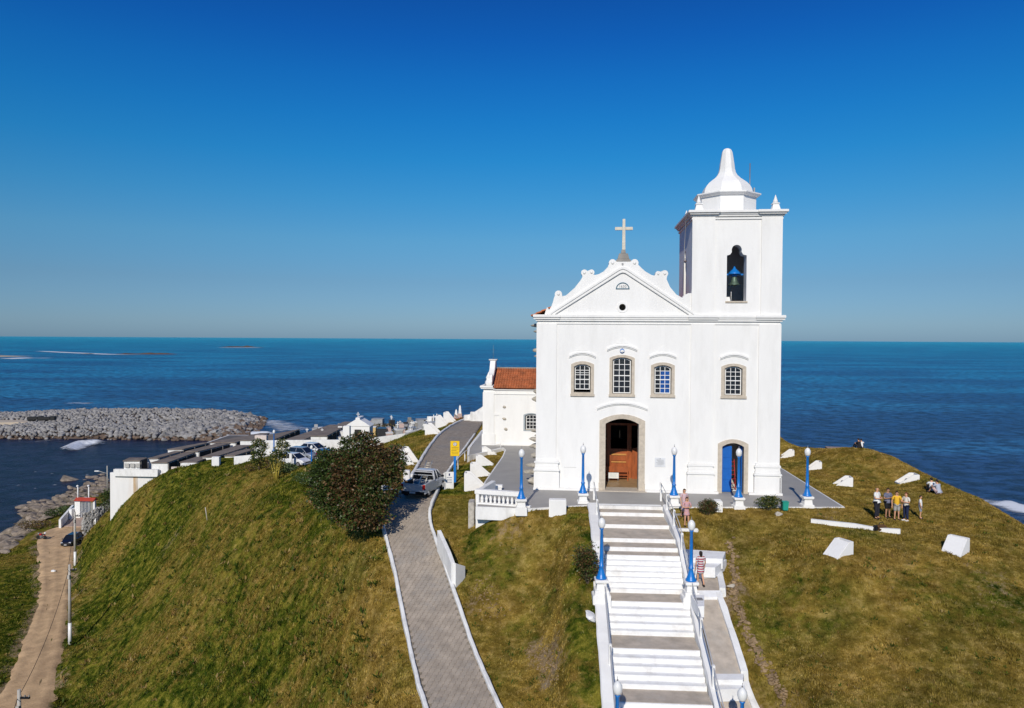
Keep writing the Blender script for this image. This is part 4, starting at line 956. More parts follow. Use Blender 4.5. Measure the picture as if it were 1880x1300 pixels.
# side walls follow the slope
def side(u0, u1, lift, name, lab=None, m_=white_m, tmin=.3, tmax=None, wob=.03):
    pts = []; t = tmin; tm = tmax or prof[-1][0]
    V = []; n = 0; F_ = []
    while t <= tm + .01:
        # smoothed height of the flight
        z = np.mean([stair_z(t + d) for d in (-1.2, -.6, 0, .6, 1.2)]) + lift
        a = random.uniform(-wob, wob); c = random.uniform(-wob, wob) * .3
        q = [sp(u0 + a, t, z - 1.6) , sp(u0 + a*.6, t, z - .05 + c), sp(u0 + .06, t, z + c), sp(u1 - .05, t, z + c), sp(u1, t, z - .04 + c), sp(u1, t, z - 1.6)]
        V += [p - s_o for p in q]; n += 1; t += .5
    for i in range(n-1):
        for k in range(5): F_.append((6*i+k, 6*i+k+1, 6*i+7+k, 6*i+6+k))
    F_ += [(0,5,4,3,2,1)[::-1], tuple(6*(n-1)+k for k in range(6))[::-1]]
    b = MB(); b.add(V, F_); o = b.build(name, m_, stairs)
    bm = bmesh.new(); bm.from_mesh(o.data); bmesh.ops.recalc_face_normals(bm, faces=bm.faces); bm.to_mesh(o.data); bm.free()
    return o
side(-.62, -.03, .30, 'side_wall', m_=white_m)
side(SW + .03, SW + .30, .28, 'side_wall')
# handrails: white posts with two pipes
def handrail(u, lift, t0, t1, gap, lab):
    h = thing('handrail', lab, 'handrail', sp(u, t0, stair_z(t0)), 0)
    o = h.location.copy(); zf = lambda t: float(np.mean([stair_z(t + d) for d in (-1.2, -.6, 0, .6, 1.2)]) + lift)
    ts = np.arange(t0, t1 + .1, gap)
    for t in ts:
        b = MB(); p = sp(u, t, zf(t)) - o; b.box(p.x-.055, p.x+.055, p.y-.07, p.y+.07, p.z-.3, p.z+.86); b.build('post', white_m, h, bevel=.01)
    for hh, nm in ((.80, 'top_rail'), (.45, 'lower_rail')):
        b = MB(); b.tube([sp(u, t, zf(t) + hh) - o for t in np.arange(t0, t1 + .1, gap/3)], .026 if hh > .6 else .02, 6); b.build(nm, mat('handrail_pipe', (.50, .50, .50), .45, .1, metal=.2), h)
    return h
handrail(-.16, .28, -1.4, 21, 3.6, 'white pipe handrail on the left wall of the long staircase')
handrail(SW + .15, .28, -1.4, 21, 2.55, 'white pipe handrail on the right wall of the long staircase, beside the ramp')

# side ramp on the right of the stairs
RU0 = SW + .45
ramp = thing('side_path', 'stepped grey cement ramp with white edges running down right of the staircase', 'path', s_o, 0)
def quad_slab(pts_px, zs, name, m_, parent=ramp, th=.5):
    P_ = [atz(x, y, z) for (x, y), z in zip(pts_px, zs)]
    b = MB(); n = len(P_); V = [p - s_o for p in P_] + [p - s_o - Vector((0, 0, th)) for p in P_]
    F_ = [tuple(range(n)), tuple(range(n, 2*n))[::-1]] + [(i, i+n, (i+1) % n + n, (i+1) % n) for i in range(n)]
    b.add(V, F_); o = b.build(name, m_, parent)
    bm = bmesh.new(); bm.from_mesh(o.data); bmesh.ops.recalc_face_normals(bm, faces=bm.faces); bm.to_mesh(o.data); bm.free(); return o
# heights of the ramp from the stair heights beside it
def zr_(y): # landing height of the path at photo row y
    return float(np.interp(y, [1008, 1030, 1048, 1083, 1097, 1237, 1247, 1255, 1265, 1400], [-1.05, -1.35, -1.72, -1.95, -2.15, -3.85, -4.05, -4.1, -4.25, -6.0]))
Z = zr_
quad_slab([(1252, 1008), (1332, 1013), (1327, 1026), (1256, 1024)], [-1.02]*4, 'step', step_m)
quad_slab([(1256, 1029), (1334, 1027), (1313, 1042), (1262, 1040)], [-1.24]*4, 'step', step_m)
quad_slab([(1262, 1046), (1312, 1043), (1314, 1050), (1266, 1050)], [-1.50]*4, 'step', step_m)
quad_slab([(1270, 1048), (1314, 1048), (1323, 1084), (1279, 1083)], [-1.72, -1.72, -1.95, -1.95], 'slab', tread_m)
quad_slab([(1274, 1084), (1324, 1084), (1318, 1096), (1278, 1096)], [-1.94, -1.94, -2.1, -2.1], 'edge_band', step_m)
quad_slab([(1280, 1096), (1318, 1096), (1362, 1237), (1311, 1238)], [-2.16, -2.16, -3.85, -3.85], 'slab', tread_m)
quad_slab([(1307, 1237), (1366, 1237), (1364, 1248), (1309, 1248)], [-3.83, -3.83, -3.86, -3.86], 'edge_band', step_m)
quad_slab([(1311, 1248), (1362, 1248), (1364, 1255), (1314, 1255)], [-4.05]*4, 'slab', tread_m)
quad_slab([(1311, 1255), (1366, 1253), (1368, 1264), (1314, 1266)], [-4.04, -4.04, -4.07, -4.07], 'edge_band', step_m)
quad_slab([(1314, 1265), (1369, 1265), (1405, 1360), (1352, 1360)], [-4.3, -4.3, -5.5, -5.5], 'slab', tread_m)
quad_slab([(1268, 1092), (1293, 1092), (1293, 1113), (1282, 1113)], [-2.0]*4, 'drain_box', step_m)
MB().cbox(atz(1283, 1100, -1.99) - s_o, (.35, .3, .03)).build('grate', metal_m, ramp)
def edge(pts, w_=.14, name='edge_wall', hh=.12):
    P_ = smooth_line([atz(x, y, z) for x, y, z in pts], 1); P_ = resample(P_, .5); b = MB(); V = []; F_ = []; n = len(P_)
    for i, p in enumerate(P_):
        d = P_[min(i+1, n-1)] - P_[max(i-1, 0)]; d.z = 0; d.normalize(); s_ = Vector((d.y, -d.x, 0)); k = random.uniform(-.02, .02)
        c = p - s_o
        for off, dz in ((-w_, -.5), (-w_*.9, hh), (w_*.9 + abs(k)*3, hh + k), (w_*1.25 + abs(k)*3, -.5)): V.append(c - s_*off + Vector((0, 0, dz)))
        if i: F_ += [(4*i-4+q, 4*i-3+q, 4*i+1+q, 4*i+q) for q in range(3)]
    F_ += [(0, 1, 2, 3), tuple(4*(n-1)+q for q in range(4))]
    b.add(V, F_); o = b.build(name, worn_m, ramp); bm = bmesh.new(); bm.from_mesh(o.data); bmesh.ops.recalc_face_normals(bm, faces=bm.faces); bm.to_mesh(o.data); bm.free()
edge([(1314, 1042, -1.7), (1322, 1062, -1.83), (1326, 1084, -1.95)])
edge([(1319, 1092, -2.1), (1332, 1130, -2.6), (1349, 1180, -3.2), (1366, 1237, -3.84)])
edge([(1368, 1256, -4.1), (1385, 1300, -4.8), (1408, 1360, -5.5)])
# stray white steps and stones near the path
def block(name, lab, cat, px, py, z, sz, m_=white_m, rz=0, group=None, bevel=.03):
    p = atz(px, py, z); o = MB().box(-sz[0]/2, sz[0]/2, -sz[1]/2, sz[1]/2, -.8, sz[2]).build(name, m_, bevel=bevel); o.location = p; o.rotation_euler = (0, 0, rz); return tag(o, lab, cat, group)
block('garden_step', 'thin white step set in the grass below the two women in floral dresses', 'step', 1263, 972, -.52, (1.1, .25, .05))
block('concrete_slab', 'small grey cement slab lying in the grass beside the top of the stairs', 'slab', 1062, 946, -.25, (.6, .35, .03), conc_m)
block('utility_box', 'white rendered utility box standing in the grass left of the staircase top', 'box', 1023.5, 946, -.27, (.98, .5, .93), white_m, -.05)
block('low_wall', 'low white wall block behind the bush near the tower door', 'wall', 1318, 938, -.12, (.42, .7, .62), white_m, -.1)
block('garden_step', 'grey earth step at the foot of the lamp right of the stairs', 'step', 1246, 944, -.15, (.5, .3, .02), conc_m)

# ---------------------------------------------------------------- street lamps
def make_lamp(label, pos, group, plinth=True):
    t = thing('street_lamp', label, 'street lamp', pos, 0, group)
    b = MB(); b.taper((0, 0), -.35, .12, .34, .32); b.taper((0, 0), .12, .40, .25, .22); b.taper((0, 0), .40, .48, .23, .31); b.taper((0, 0), .48, .60, .31, .31); b.build('plinth', white_m, t, bevel=.015)
    b = MB(); b.lathe([(.26, .60), (.26, .66), (.21, .72), (.17, .84), (.12, 1.02), (.095, 1.14), (.125, 1.17), (.125, 1.22), (.09, 1.25), (.088, 1.6), (.068, 2.9), (.10, 2.93), (.10, 2.98)], n=16); b.build('pole', blue_m, t)
    b = MB(); b.lathe([(.10, 2.98), (.15, 3.06), (.175, 3.18), (.165, 3.3), (.11, 3.4), (.05, 3.45), (.012, 3.47)], n=16); g = b.build('globe', globe_m, t)
    MB().lathe([(.02, 3.46), (.03, 3.5), (.012, 3.53), (.01, 3.62)], n=8).build('finial', metal_m, t)
    return t
l0 = make_lamp('blue street lamp at the right end of the balustrade, left of the church', atz(957, 934, 0), 'blue street lamps with white globes')
def lamp_copy(pos, label):
    c = copy_tree(l0); c.location = pos; c['label'] = label; return c
lamp_copy(atz(1070, 923, 0), 'blue street lamp in front of the facade, just left of the main door steps')
lamp_copy(atz(1235, 925, 0) + Vector((0, -.3, 0)), 'blue street lamp at the top of the stairs, right of the main door')
lamp_copy(atz(1355.5, 931, 0), 'blue street lamp standing in front of the blue tower door')
lamp_copy(atz(1481.5, 929, 0), 'blue street lamp on the right corner of the plaza, beside the lawn')
pA = atd(1104, 1062, 34.0); pB = atd(1268.5, 1066, 34.0)
lamp_copy(pA - Vector((0, 0, .60)), 'blue street lamp on the left stair wall, halfway down the staircase')
lamp_copy(pB - Vector((0, 0, .60)), 'blue street lamp on the right stair wall, beside the woman in a striped dress')
pC = atd(1134, 1242, 25.6); pD = atd(1363, 1254, 25.6)
lamp_copy(pC - Vector((0, 0, 3.62)), 'street lamp at the foot of the picture left of the stairs, only its globe showing')
lamp_copy(pD - Vector((0, 0, 3.62)), 'street lamp at the foot of the picture on the side ramp, only its globe showing')
pE = atd(503, 787, 95); pF = atd(572, 815, 86)
lamp_copy(pE - Vector((0, 0, 3.62)), 'far blue street lamp in front of the white cemetery wall')
lamp_copy(pF - Vector((0, 0, 3.62)), 'blue street lamp standing in front of the parked cars')
# bases under the stair lamps
for p, lab in ((pA, 'left'), (pB, 'right')):
    b = MB(); b.box(p.x-.42, p.x+.42, p.y-.36, p.y+.36, p.z-2.6, p.z-.7); b.v = [tuple(Vector(v) - s_o) for v in b.v]; b.build('lamp_base', white_m, stairs, bevel=.03)
for p in (pC, pD):
    b = MB(); b.box(p.x-.42, p.x+.42, p.y-.36, p.y+.36, p.z-5.6, p.z-3.7); b.v = [tuple(Vector(v) - s_o) for v in b.v]; b.build('lamp_base', white_m, stairs, bevel=.03)

# ---------------------------------------------------------------- balustrade and retaining wall
A = atz(873.5, 925, 0); B = atz(958, 931, 0)
bal = thing('balustrade', 'white balustrade with turned balusters on a retaining wall at the plaza corner', 'balustrade', A, math.atan2(B.y-A.y, B.x-A.x))
Lb = (B - A).length
b = MB(); V = []; prof_b = [(0, -3.6), (Lb+.5, -3.6), (Lb+.5, .08), (0, .08)]
b.prism(prof_b, [], -.02, .28); b.box(-.02, .3, .28, 2.9, -2.5, .06); b.build('retaining_wall', white_m, bal, bevel=.015)
MB().box(-.06, Lb+.0, -.07, .31, .60, .86).build('top_rail', white_m, bal, bevel=.02)
MB().box(0, .2, -.03, .27, .08, .62).build('end_pier', white_m, bal)
nb = 9
bb = MB(); bb.lathe([(.085, .08), (.085, .14), (.055, .17), (.09, .27), (.095, .33), (.05, .45), (.045, .5), (.08, .53), (.08, .60)], n=10); bme = bb.mesh('baluster', white_m)
for k in range(nb): link('baluster', bme, bal, (.36 + (Lb-.7)*k/(nb-1)*.99, .12, 0))
MB().box(-.05, .24, .31, 3.2, .06, .80).build('return_wall', white_m, bal, bevel=.02)
pbn = atz(907, 900, .0)
bn = thing('plaza_bench', 'low white masonry bench inside the balustrade corner', 'bench', pbn, -.05)
MB().box(-.6, .55, -.2, .2, .18, .36).build('seat', white_m, bn, bevel=.02); MB().box(-.55, .5, -.15, .15, 0, .18).build('base', white_m, bn)
# rough stone pier left of it
p = atz(866, 945, -.9); o = MB().box(-.18, .18, -.5, .5, -1.2, .85).build('stone_pier', mat('rough_stone_pier', (.45, .42, .37), .9, .3, 4, .8, 12), bevel=.04); o.location = p; tag(o, 'short rough stone pier against the left end of the plaza retaining wall', 'pier')
# plaza edge wall on the left and the raised platform by the annex
def wall_line(name, lab, pts, w_, ztops, zbot, m_=white_m, cat='wall', close=False):
    """free-standing wall along world points with given top heights"""
    n = len(pts); V = []; F_ = []; o0 = Vector(pts[0])
    for i, (p, zt) in enumerate(zip(pts, ztops)):
        p = Vector(p); d = Vector(pts[min(i+1, n-1)]) - Vector(pts[max(i-1, 0)]); d.z = 0; d.normalize(); s_ = Vector((d.y, -d.x, 0))*w_/2
        zb = zbot[i] if isinstance(zbot, (list, tuple)) else zbot
        for q, z in ((p - s_, zb), (p - s_, zt), (p + s_, zt), (p + s_, zb)): V.append((q.x - o0.x, q.y - o0.y, z - o0.z))
        if i: F_ += [(4*i-4+k, 4*i-3+k, 4*i+1+k, 4*i+k) for k in range(3)] + [(4*i-1, 4*i-4, 4*i, 4*i+3)]
    F_ += [(0,1,2,3), tuple(4*(n-1)+q for q in (3,2,1,0))]
    b = MB(); b.add(V, F_); o = b.build(name, m_); o.location = o0
    bm = bmesh.new(); bm.from_mesh(o.data); bmesh.ops.recalc_face_normals(bm, faces=bm.faces); bm.to_mesh(o.data); bm.free()
    return tag(o, lab, cat)
q = [atz(922, 823, 0), atz(890, 830.5, 0), atz(859.5, 838, 0), atz(860.5, 824, 0), atz(873, 807, 0), atz(886, 790, 0)]
wall_line('platform_edge', 'white edge wall of the raised platform left of the annex chapel', q, .22, [.04, .05, .08, .08, .05, .04], [-1.2]*6)
rl = thing('handrail', 'short white pipe railing beside the paved road, behind the yellow sign', 'handrail', atd(838, 850, 60), 0)
o_ = rl.location.copy(); pts = [atd(826, 858, 55), atd(841, 841, 58), atd(853.5, 829, 62), atd(858, 826, 63)]
MB().tube([p - o_ for p in pts], .035, 6).build('top_rail', white_m, rl)
for p in pts[1:3]: MB().tube([p - o_, Vector((p.x, p.y, p.z - 1.25)) - o_], .045, 6).build('post', white_m, rl)
g2 = thing('guard_rail', 'thin white railing at the annex end of the plaza', 'railing', atz(919, 823, 0)); MB().tube([(0, 0, 0), (0, 0, .9)], .035).build('post', white_m, g2); MB().tube([(-.9, -.2, .35), (0, 0, .35)], .03).build('rail', white_m, g2)

# ---------------------------------------------------------------- floodlight housings
wedge_m = mat('whitewashed_housing', (.79, .78, .755), .85, .05, 1.6, .3, 12, dirt=(.48, .45, .39), dscale=1.6, damt=.4)
def wedge(px, py, L_, h, w_, rz, label, closed=False, zoff=0):
    """triangular masonry housing: high back, sides sloping down to the front, open with a lamp inside"""
    p = hit(px, py); t = thing('floodlight_housing', label, 'floodlight housing', (p.x, p.y, p.z - .12 + zoff), rz, 'white floodlight housings in the grass')
    side_p = [(0, -.3), (L_, -.3), (L_, h), (L_*.72, h), (0, .12)]
    for y0 in (-w_/2, w_/2 - .09): MB().prism(side_p, [], y0, y0 + .09).build('side_wall', wedge_m, t, bevel=.012)
    MB().box(L_ - .09, L_ - .001, -w_/2 + .09, w_/2 - .09, -.3, h).build('back_wall', wedge_m, t)
    MB().box(0.001, .09, -w_/2 + .09, w_/2 - .09, -.3, .12).build('front_lip', wedge_m, t)
    MB().box(.09, L_ - .09, -w_/2 + .09, w_/2 - .09, -.3, .05).build('floor', conc_m, t)
    b = MB(); Mx = Matrix.Translation((L_*.55, 0, .3)) @ Matrix.Rotation(-.7, 4, 'Y'); b.cbox((0, 0, 0), (.08, w_*.45, .26), M=Mx); b.build('lamp', metal_m, t)
    if closed: MB().prism([(.0, .121), (L_*.72, h), (L_*.72, h-.05), (.0, .06)], [], -w_/2+.09, w_/2-.09).build('lid', wedge_m, t)
    return t
R_ = math.radians
wedge(1531, 890, 1.15, .72, .85, R_(-10), 'white floodlight housing in the lawn behind the right plaza corner, third one back')
wedge(1647, 889, 1.35, .80, .95, R_(-8), 'white floodlight housing beyond the group of five people', zoff=.12)
wedge(1432, 839, 1.15, .8, .9, R_(-14), 'white floodlight housing just right of the tower base, the farthest on that lawn')
wedge(1479, 862, 1.15, .8, .9, R_(-14), 'white floodlight housing partly behind the right plaza lamp')
wedge(1524, 1022, 1.05, .80, .85, R_(25), 'large white floodlight housing in the near lawn below the long white beam', True)
wedge(1745, 1018, .95, .84, .9, R_(35), 'large white floodlight housing alone at the right side of the near lawn', True)
wedge(912, 834, 1.3, .75, .8, R_(183), 'white floodlight housing nearest the annex on the left plaza edge')
wedge(906, 853, 1.4, .85, .8, R_(180), 'white floodlight housing second from the annex on the left plaza edge')
wedge(900, 872, 1.45, 1.0, .85, R_(178), 'white floodlight housing third from the annex on the left plaza edge')
wedge(893, 895, 1.5, 1.15, .9, R_(180), 'large white floodlight housing just behind the balustrade corner')
wedge(766, 852, 1.45, 1.45, 1.2, R_(165), 'large white floodlight housing on the grass right of the big tree')
wedge(809, 796, 1.6, 1.2, 1.4, R_(175), 'white floodlight housing on the grass beside the cemetery wall, nearest of three')
wedge(822, 780, 1.4, 1.25, 1.4, R_(175), 'white floodlight housing on the grass near the road top, middle of three')
wedge(836, 774, 1.4, 1.3, 1.4, R_(175), 'white floodlight housing at the far top of the road, by the rust red debris')
# broken white wall beside the road
p0 = hit(807, 975); p1 = hit(831, 1060); p1 = Vector((p1.x, p1.y, p1.z))
P_ = [atd(806, 1003, 41.4), atd(813, 1020, 40.7), atd(824, 1045, 39.6), atd(832, 1066, 38.7)]
wall_line('retaining_wall', 'broken white retaining wall with a ragged top beside the paved road', P_, .22, [P_[0].z + .92, P_[1].z + .95, P_[2].z + .95, P_[3].z + .9], [p.z - .5 for p in P_], worn_m)
P2 = [P_[3] + Vector((.05, .0, 0)), atd(851, 1043, 39.4)]
wall_line('retaining_wall', 'short white wall return at the lower end of the broken roadside wall', P2, .22, [P_[3].z + .95, P2[1].z + .12], [p.z - .5 for p in P2], worn_m)
# white foundation lump left of the stairs
# long white beam with a bag
a0 = hit(1489, 959); a1 = hit(1653, 981)
beam = wall_line('low_wall', 'long low white wall lying across the lawn in front of the group of people', [a0 + (a1-a0)*k/6 for k in range(7)], .2, [ground(*(a0 + (a1-a0)*k/6)[:2]) + .2 + (.05 if k == 6 else random.uniform(-.02, .02)) for k in range(7)], [a0.z - .3]*3 + [a1.z-.3]*4, white_m)
bg_p = hit(1618, 975)
bag = thing('bag', 'brown and black bag leaning on the right end of the long white wall', 'bag', bg_p, .2)
b = MB(); b.taper((0, 0), 0, .2, .26, .30, 0, .15, .17); b.taper((0, 0), .2, .34, .30, .2, 0, .17, .08); b.build('body', mat('brown_bag', (.10, .05, .02), .8, .4, 8), bag, bevel=.05)
b = MB(); b.tube([(-.15, 0, .3), (-.1, 0, .45), (.1, 0, .45), (.15, 0, .3)], .02); b.build('handle', black_m, bag); MB().taper((-.3, .05), 0, .3, .14, .1).build('side_pocket', black_m, bag, bevel=.04)
# turquoise bin
pb = atz(1441, 938, -.05); bn2 = thing('litter_bin', 'small turquoise litter bin on the plaza edge beside the green bush', 'bin', pb)
MB().taper((0, 0), .05, .52, .14, .17).build('body', mat('turquoise_plastic', (.02, .30, .22), .5, .05), bn2, bevel=.02); MB().box(-.18, .18, -.18, .18, .52, .56).build('rim', mat('turquoise_plastic', (0, 0, 0)), bn2); MB().box(-.24, -.2, -.03, .03, -.1, .7).build('stand', black_m, bn2)
# tiled platform far right
pt = hit(1525, 828, 40, 90); pt2 = atz(1560, 826, pt.z)
o = MB().box(-.7, 2.3, -1.3, 1.3, -.6, .16).build('lookout_platform', mat('pinkish_cement', (.36, .27, .22), .9, .2)); o.location = (atd(1535, 827, 67)); o.rotation_euler = (0, 0, -.2); tag(o, 'low flat cement platform on the grassy headland where someone sits', 'platform')
# whitewashed cannon-like stub: bollards by the road fork
def bollard(px, py, D, w_, h, lab, name='bollard'):
    p = atd(px, py, D); o = MB().box(-w_/2, w_/2, -w_/2, w_/2, -.4, h).build(name, worn_m, bevel=.04); o.location = p; return tag(o, lab, 'bollard')
bollard(747, 893, 51.4, .45, 1.15, 'tall white bollard beside the road fork, right of the big tree')
bollard(756, 886, 53, .4, .62, 'short white bollard behind the tall one at the road fork')
bollard(534, 845, 84, .3, .8, 'thin white post in front of the parked white car')
bollard(816, 890, 50.5, .16, .85, 'thin white post on the right kerb beside the small truck')
# signs
st = thing('warning_sign', 'yellow warning sign on a blue post beside the paved road', 'sign', atd(835, 884, 52.6), .05)
MB().box(-.09, .09, -.05, .05, -.5, 1.9).build('post', blue_m, st)
yel = mat('yellow_sign_paint', (.83, .53, .01), .5, .05); gry = mat('dark_grey_print', (.25, .17, .03), .7, .1)
pnl = MB().box(-.33, .33, -.09, -.06, 1.85, 2.95).build('panel', yel, st, bevel=.06)
b = MB(); Mx = Matrix.Translation((0, -.092, 2.72)) @ Matrix.Rotation(PI/2, 4, 'X'); b.lathe([(.14, 0), (.14, .01)], n=20, M=Mx); b.build('disc', white_m, pnl)
b = MB(); Mx = Matrix.Translation((0, -.104, 2.72)) @ Matrix.Rotation(PI/2, 4, 'X'); b.prism([(.14*math.cos(a), .14*math.sin(a)) for a in [2*PI*k/20 for k in range(20)]], [[(.11*math.cos(a), .11*math.sin(a)) for a in [2*PI*k/20 for k in range(20)]]], 0, .004, 'z', M=Mx); b.box(-.03, .03, -.108, -.103, 2.66, 2.79); b.build('symbol', mat('dark_blue_print', (.03, .04, .12), .6), pnl)
b = MB()
for k, (x0, x1) in enumerate(((-.24, .26), (-.22, .25), (-.25, .12), (-.24, .25), (-.2, .22))): b.box(x0, x1, -.097, -.092, 2.47-k*.115, 2.50-k*.115)
b.build('text_lines', gry, pnl)
s2_ = thing('notice_board', 'white notice board standing beside the yellow sign at the roadside', 'sign', atd(825, 894, 50.6), .05)
MB().box(-.3, .3, -.03, .03, -.2, 1.05).build('board', worn_m, s2_); b = MB()
for k in range(4): b.box(-.18, .18, -.036, -.031, .65-k*.12, .68-k*.12)
b.box(-.05, .05, -.036, -.031, .78, .95); b.build('text_lines', mat('dark_blue_print', (0, 0, 0)), s2_)
# ---------------------------------------------------------------- cemetery
CEMZ = -10.05
tall_m = mat('rust_streaked_white_wall', (.74, .73, .71), .85, .06, 1.1, .25, 9, dirt=(.50, .30, .14), dscale=.45, damt=.25, zs=.12)
tw = thing('cemetery_wall', 'tall white cemetery retaining wall with a rust streak above the grassy slope', 'wall', (-57.6, 104.4, 0))
MB().box(0, 21, 0, 44, -24, CEMZ - .02).build('terrace_block', tall_m, tw)
MB().box(0, 20.5, -.02, .35, CEMZ - .021, CEMZ + .35).build('parapet', worn_m, tw, bevel=.02)
MB().box(3.35, 3.95, -.035, -.021, -16.5, CEMZ - .1).build('rust_streak', mat('rust_stain', (.50, .36, .22), .9, .25, 1.0, .2, zs=.1, dirt=(.72, .70, .66), dscale=1.2, damt=1), tw)
cg = MB().box(-57.2, -36.9, 104.8, 147.6, CEMZ - .3, CEMZ + .02).build('cemetery_ground', mat('shade_dark_cement', (.12, .11, .10), .9, .3, 1, .3)); tag(cg, kind='structure')  # shade between the vault rows put into the ground colour
vault_top = mat('mossy_concrete_roof', (.20, .165, .135), .95, .25, .8, .4, 6, dirt=(.13, .085, .07), dscale=.35, damt=.85)
def vault(n0, n1, yn, f0, f1, yf, zt, h, lab, nich=True, ztf=None):
    a, b_, c, d = atz(n0, yn, zt), atz(n1, yn, zt), atz(f1, yf, ztf or zt), atz(f0, yf, ztf or zt)
    t = thing('burial_vault', lab, 'burial vault', a, 0, 'rows of burial vaults in the cemetery')
    L_ = [p - a for p in (a, b_, c, d)]
    def slab(z0, z1, grow, nm, m_):
        bb = MB(); cen = sum(L_, Vector())/4; P_ = [p + (p - cen).normalized()*grow for p in L_]
        V = [Vector((p.x, p.y, p.z + z0)) for p in P_] + [Vector((p.x, p.y, p.z + z1)) for p in P_]
        bb.add(V, [(0,3,2,1),(4,5,6,7),(0,1,5,4),(1,2,6,5),(2,3,7,6),(3,0,4,7)]); return bb.build(nm, m_, t)
    slab(-h, -.13, -.12, 'body', worn_m); slab(-.128, 0, .05, 'roof_slab', vault_top)
    if nich:   # shade of the niches painted as a black face on the right-hand side
        e = L_[2] - L_[1]; n = max(3, int(e.length / 1.0)); u = e.normalized(); out = Vector((u.y, -u.x, 0))
        bb = MB()
        base = L_[1] + out*(.02)
        s0 = base + u*.2; s1 = base + u*(e.length - .2)
        P_ = [s0 + out*.03, s1 + out*.03]
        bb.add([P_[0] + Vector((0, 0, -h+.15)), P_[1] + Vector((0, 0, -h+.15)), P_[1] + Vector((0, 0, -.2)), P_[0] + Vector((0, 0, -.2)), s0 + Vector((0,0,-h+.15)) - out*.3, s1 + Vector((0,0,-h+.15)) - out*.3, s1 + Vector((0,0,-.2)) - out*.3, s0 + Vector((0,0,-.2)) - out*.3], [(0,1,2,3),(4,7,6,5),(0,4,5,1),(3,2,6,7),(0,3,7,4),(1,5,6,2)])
        bb.build('niche_shade', dark_m, t)
        for k in range(n+1):
            p = s0.lerp(s1, k/n); q = MB(); V = []
            for z in (-h+.14, -.13):
                for w_, o_ in ((-.05, 0), (.05, 0), (.05, .1), (-.05, .1)): V.append(p + u*w_ + out*o_ + Vector((0, 0, z)))
            q.add(V, [(0,1,2,3),(4,7,6,5),(0,4,5,1),(1,5,6,2),(2,6,7,3),(3,7,4,0)]); q.build('niche_divider', conc_m, t) if k % 3 == 0 else None
    return t
vault(226, 257, 845.5, 238, 270, 840, -7.9, 2.1, 'short pale burial vault with a louvred end at the near left corner of the cemetery')
vault(272, 290, 841, 334, 350, 824, -8.0, 2.0, 'long brown roofed burial vault behind the pale louvred one, nearest the harbour')
vault(307, 335, 824.5, 372, 384, 812.5, -7.7, 1.9, 'far end of the vault row nearest the harbour, with pale concrete roof')
vault(277, 307.5, 849, 343, 363, 829, -8.2, 2.3, 'burial vault with a white end wall, second row from the harbour')
vault(341, 364, 828.5, 397, 423, 814, -8.0, 2.1, 'long vault continuing the second row from the harbour')
vault(330, 361, 848, 361, 385, 838.5, -8.2, 1.9, 'low vault with a stepped roof behind the near cemetery wall')
vault(371, 397, 838, 436, 463, 817, -7.9, 1.9, 'third row vault ending beside the pink box on the wall')
vault(408, 432, 836, 452, 470, 824, -8.1, 1.8, 'short vault close behind the notched white cemetery wall')
vault(385, 432, 812, 478, 495, 795, -7.9, 2.4, 'large broad concrete vault at the middle back of the cemetery')
vault(440, 500, 808, 549, 550, 788, -7.6, 2.0, 'long vault standing at the seaward edge of the cemetery')
vault(520, 556, 808, 606, 618, 779.5, -6.9, 1.9, 'long vault row running to the sea edge behind the parked cars')
vault(570, 600, 800, 632, 650, 774, -6.4, 1.8, 'vault row next to the white chapel tomb on its harbour side')
# louvred opening of the first vault
a_ = atz(226, 845.5, -7.9); lv = thing('vault_grille', 'pale louvred grille on the end of the near left vault', 'grille', a_ + Vector((.2, -.05, -.9)))
for k in range(3): MB().box(k*.78+.05, k*.78+.68, -.06, 0, -.1, .5).build('grille_panel', mat('pale_grille', (.42, .41, .38), .9, .3, 12), lv)
# near walls
def wall_px(name, lab, pts, zt, h, w_=.25, m_=worn_m, cat='wall'):
    P_ = [atz(x, y, z) for (x, y), z in zip(pts, zt)]
    return wall_line(name, lab, P_, w_, zt, [z - h for z in zt], m_, cat)
block_w = wall_px('low_wall', 'low stained white wall standing on top of the tall cemetery wall', [(210, 861), (291, 862)], [-9.15, -9.15], 1.0, .5)
wall_px('low_wall', 'pinkish end wall of a vault behind the hill crest', [(315, 857), (336, 857)], [-8.9, -8.9], 2.0, .3, mat('pink_render', (.62, .53, .47), .9, .1, 3, dirt=(.4, .3, .25), damt=.4))
wall_px('cemetery_wall', 'white boundary wall on the crest of the grass hill, left of the tall pier', [(335, 850), (391, 850)], [-7.7, -7.7], 2.6)
o = MB().box(-.5, .5, -.3, .3, -3.0, 0).build('wall_pier', worn_m); o.location = atz(397, 838.5, -6.4); tag(o, 'tall white pier at the notch of the cemetery boundary wall', 'pier')
wall_px('cemetery_wall', 'short white boundary wall right of the dark gateway on the crest', [(430, 838), (463, 835)], [-6.1, -5.9], 2.4)
wall_px('cemetery_wall', 'long white wall behind the parked cars', [(467, 809), (520, 808), (600, 807.5), (648, 807)], [-4.1, -4.05, -4.0, -4.0], 3.2)
o = MB().box(-.8, .8, -.4, .4, -1.2, 0).build('tomb', mat('pink_render', (0, 0, 0)), bevel=.04); o.location = atz(480, 799, -3.55); tag(o, 'pinkish box tomb showing above the left end of the wall behind the cars', 'tomb')
wall_px('cemetery_wall', 'white curving boundary wall of the graveyard climbing right of the big tree', [(640, 812), (682, 804), (712, 800), (742, 796), (778, 785), (807, 777), (826, 771)], [-3.4, -2.9, -2.7, -2.5, -2.15, -1.75, -1.4], 1.9)
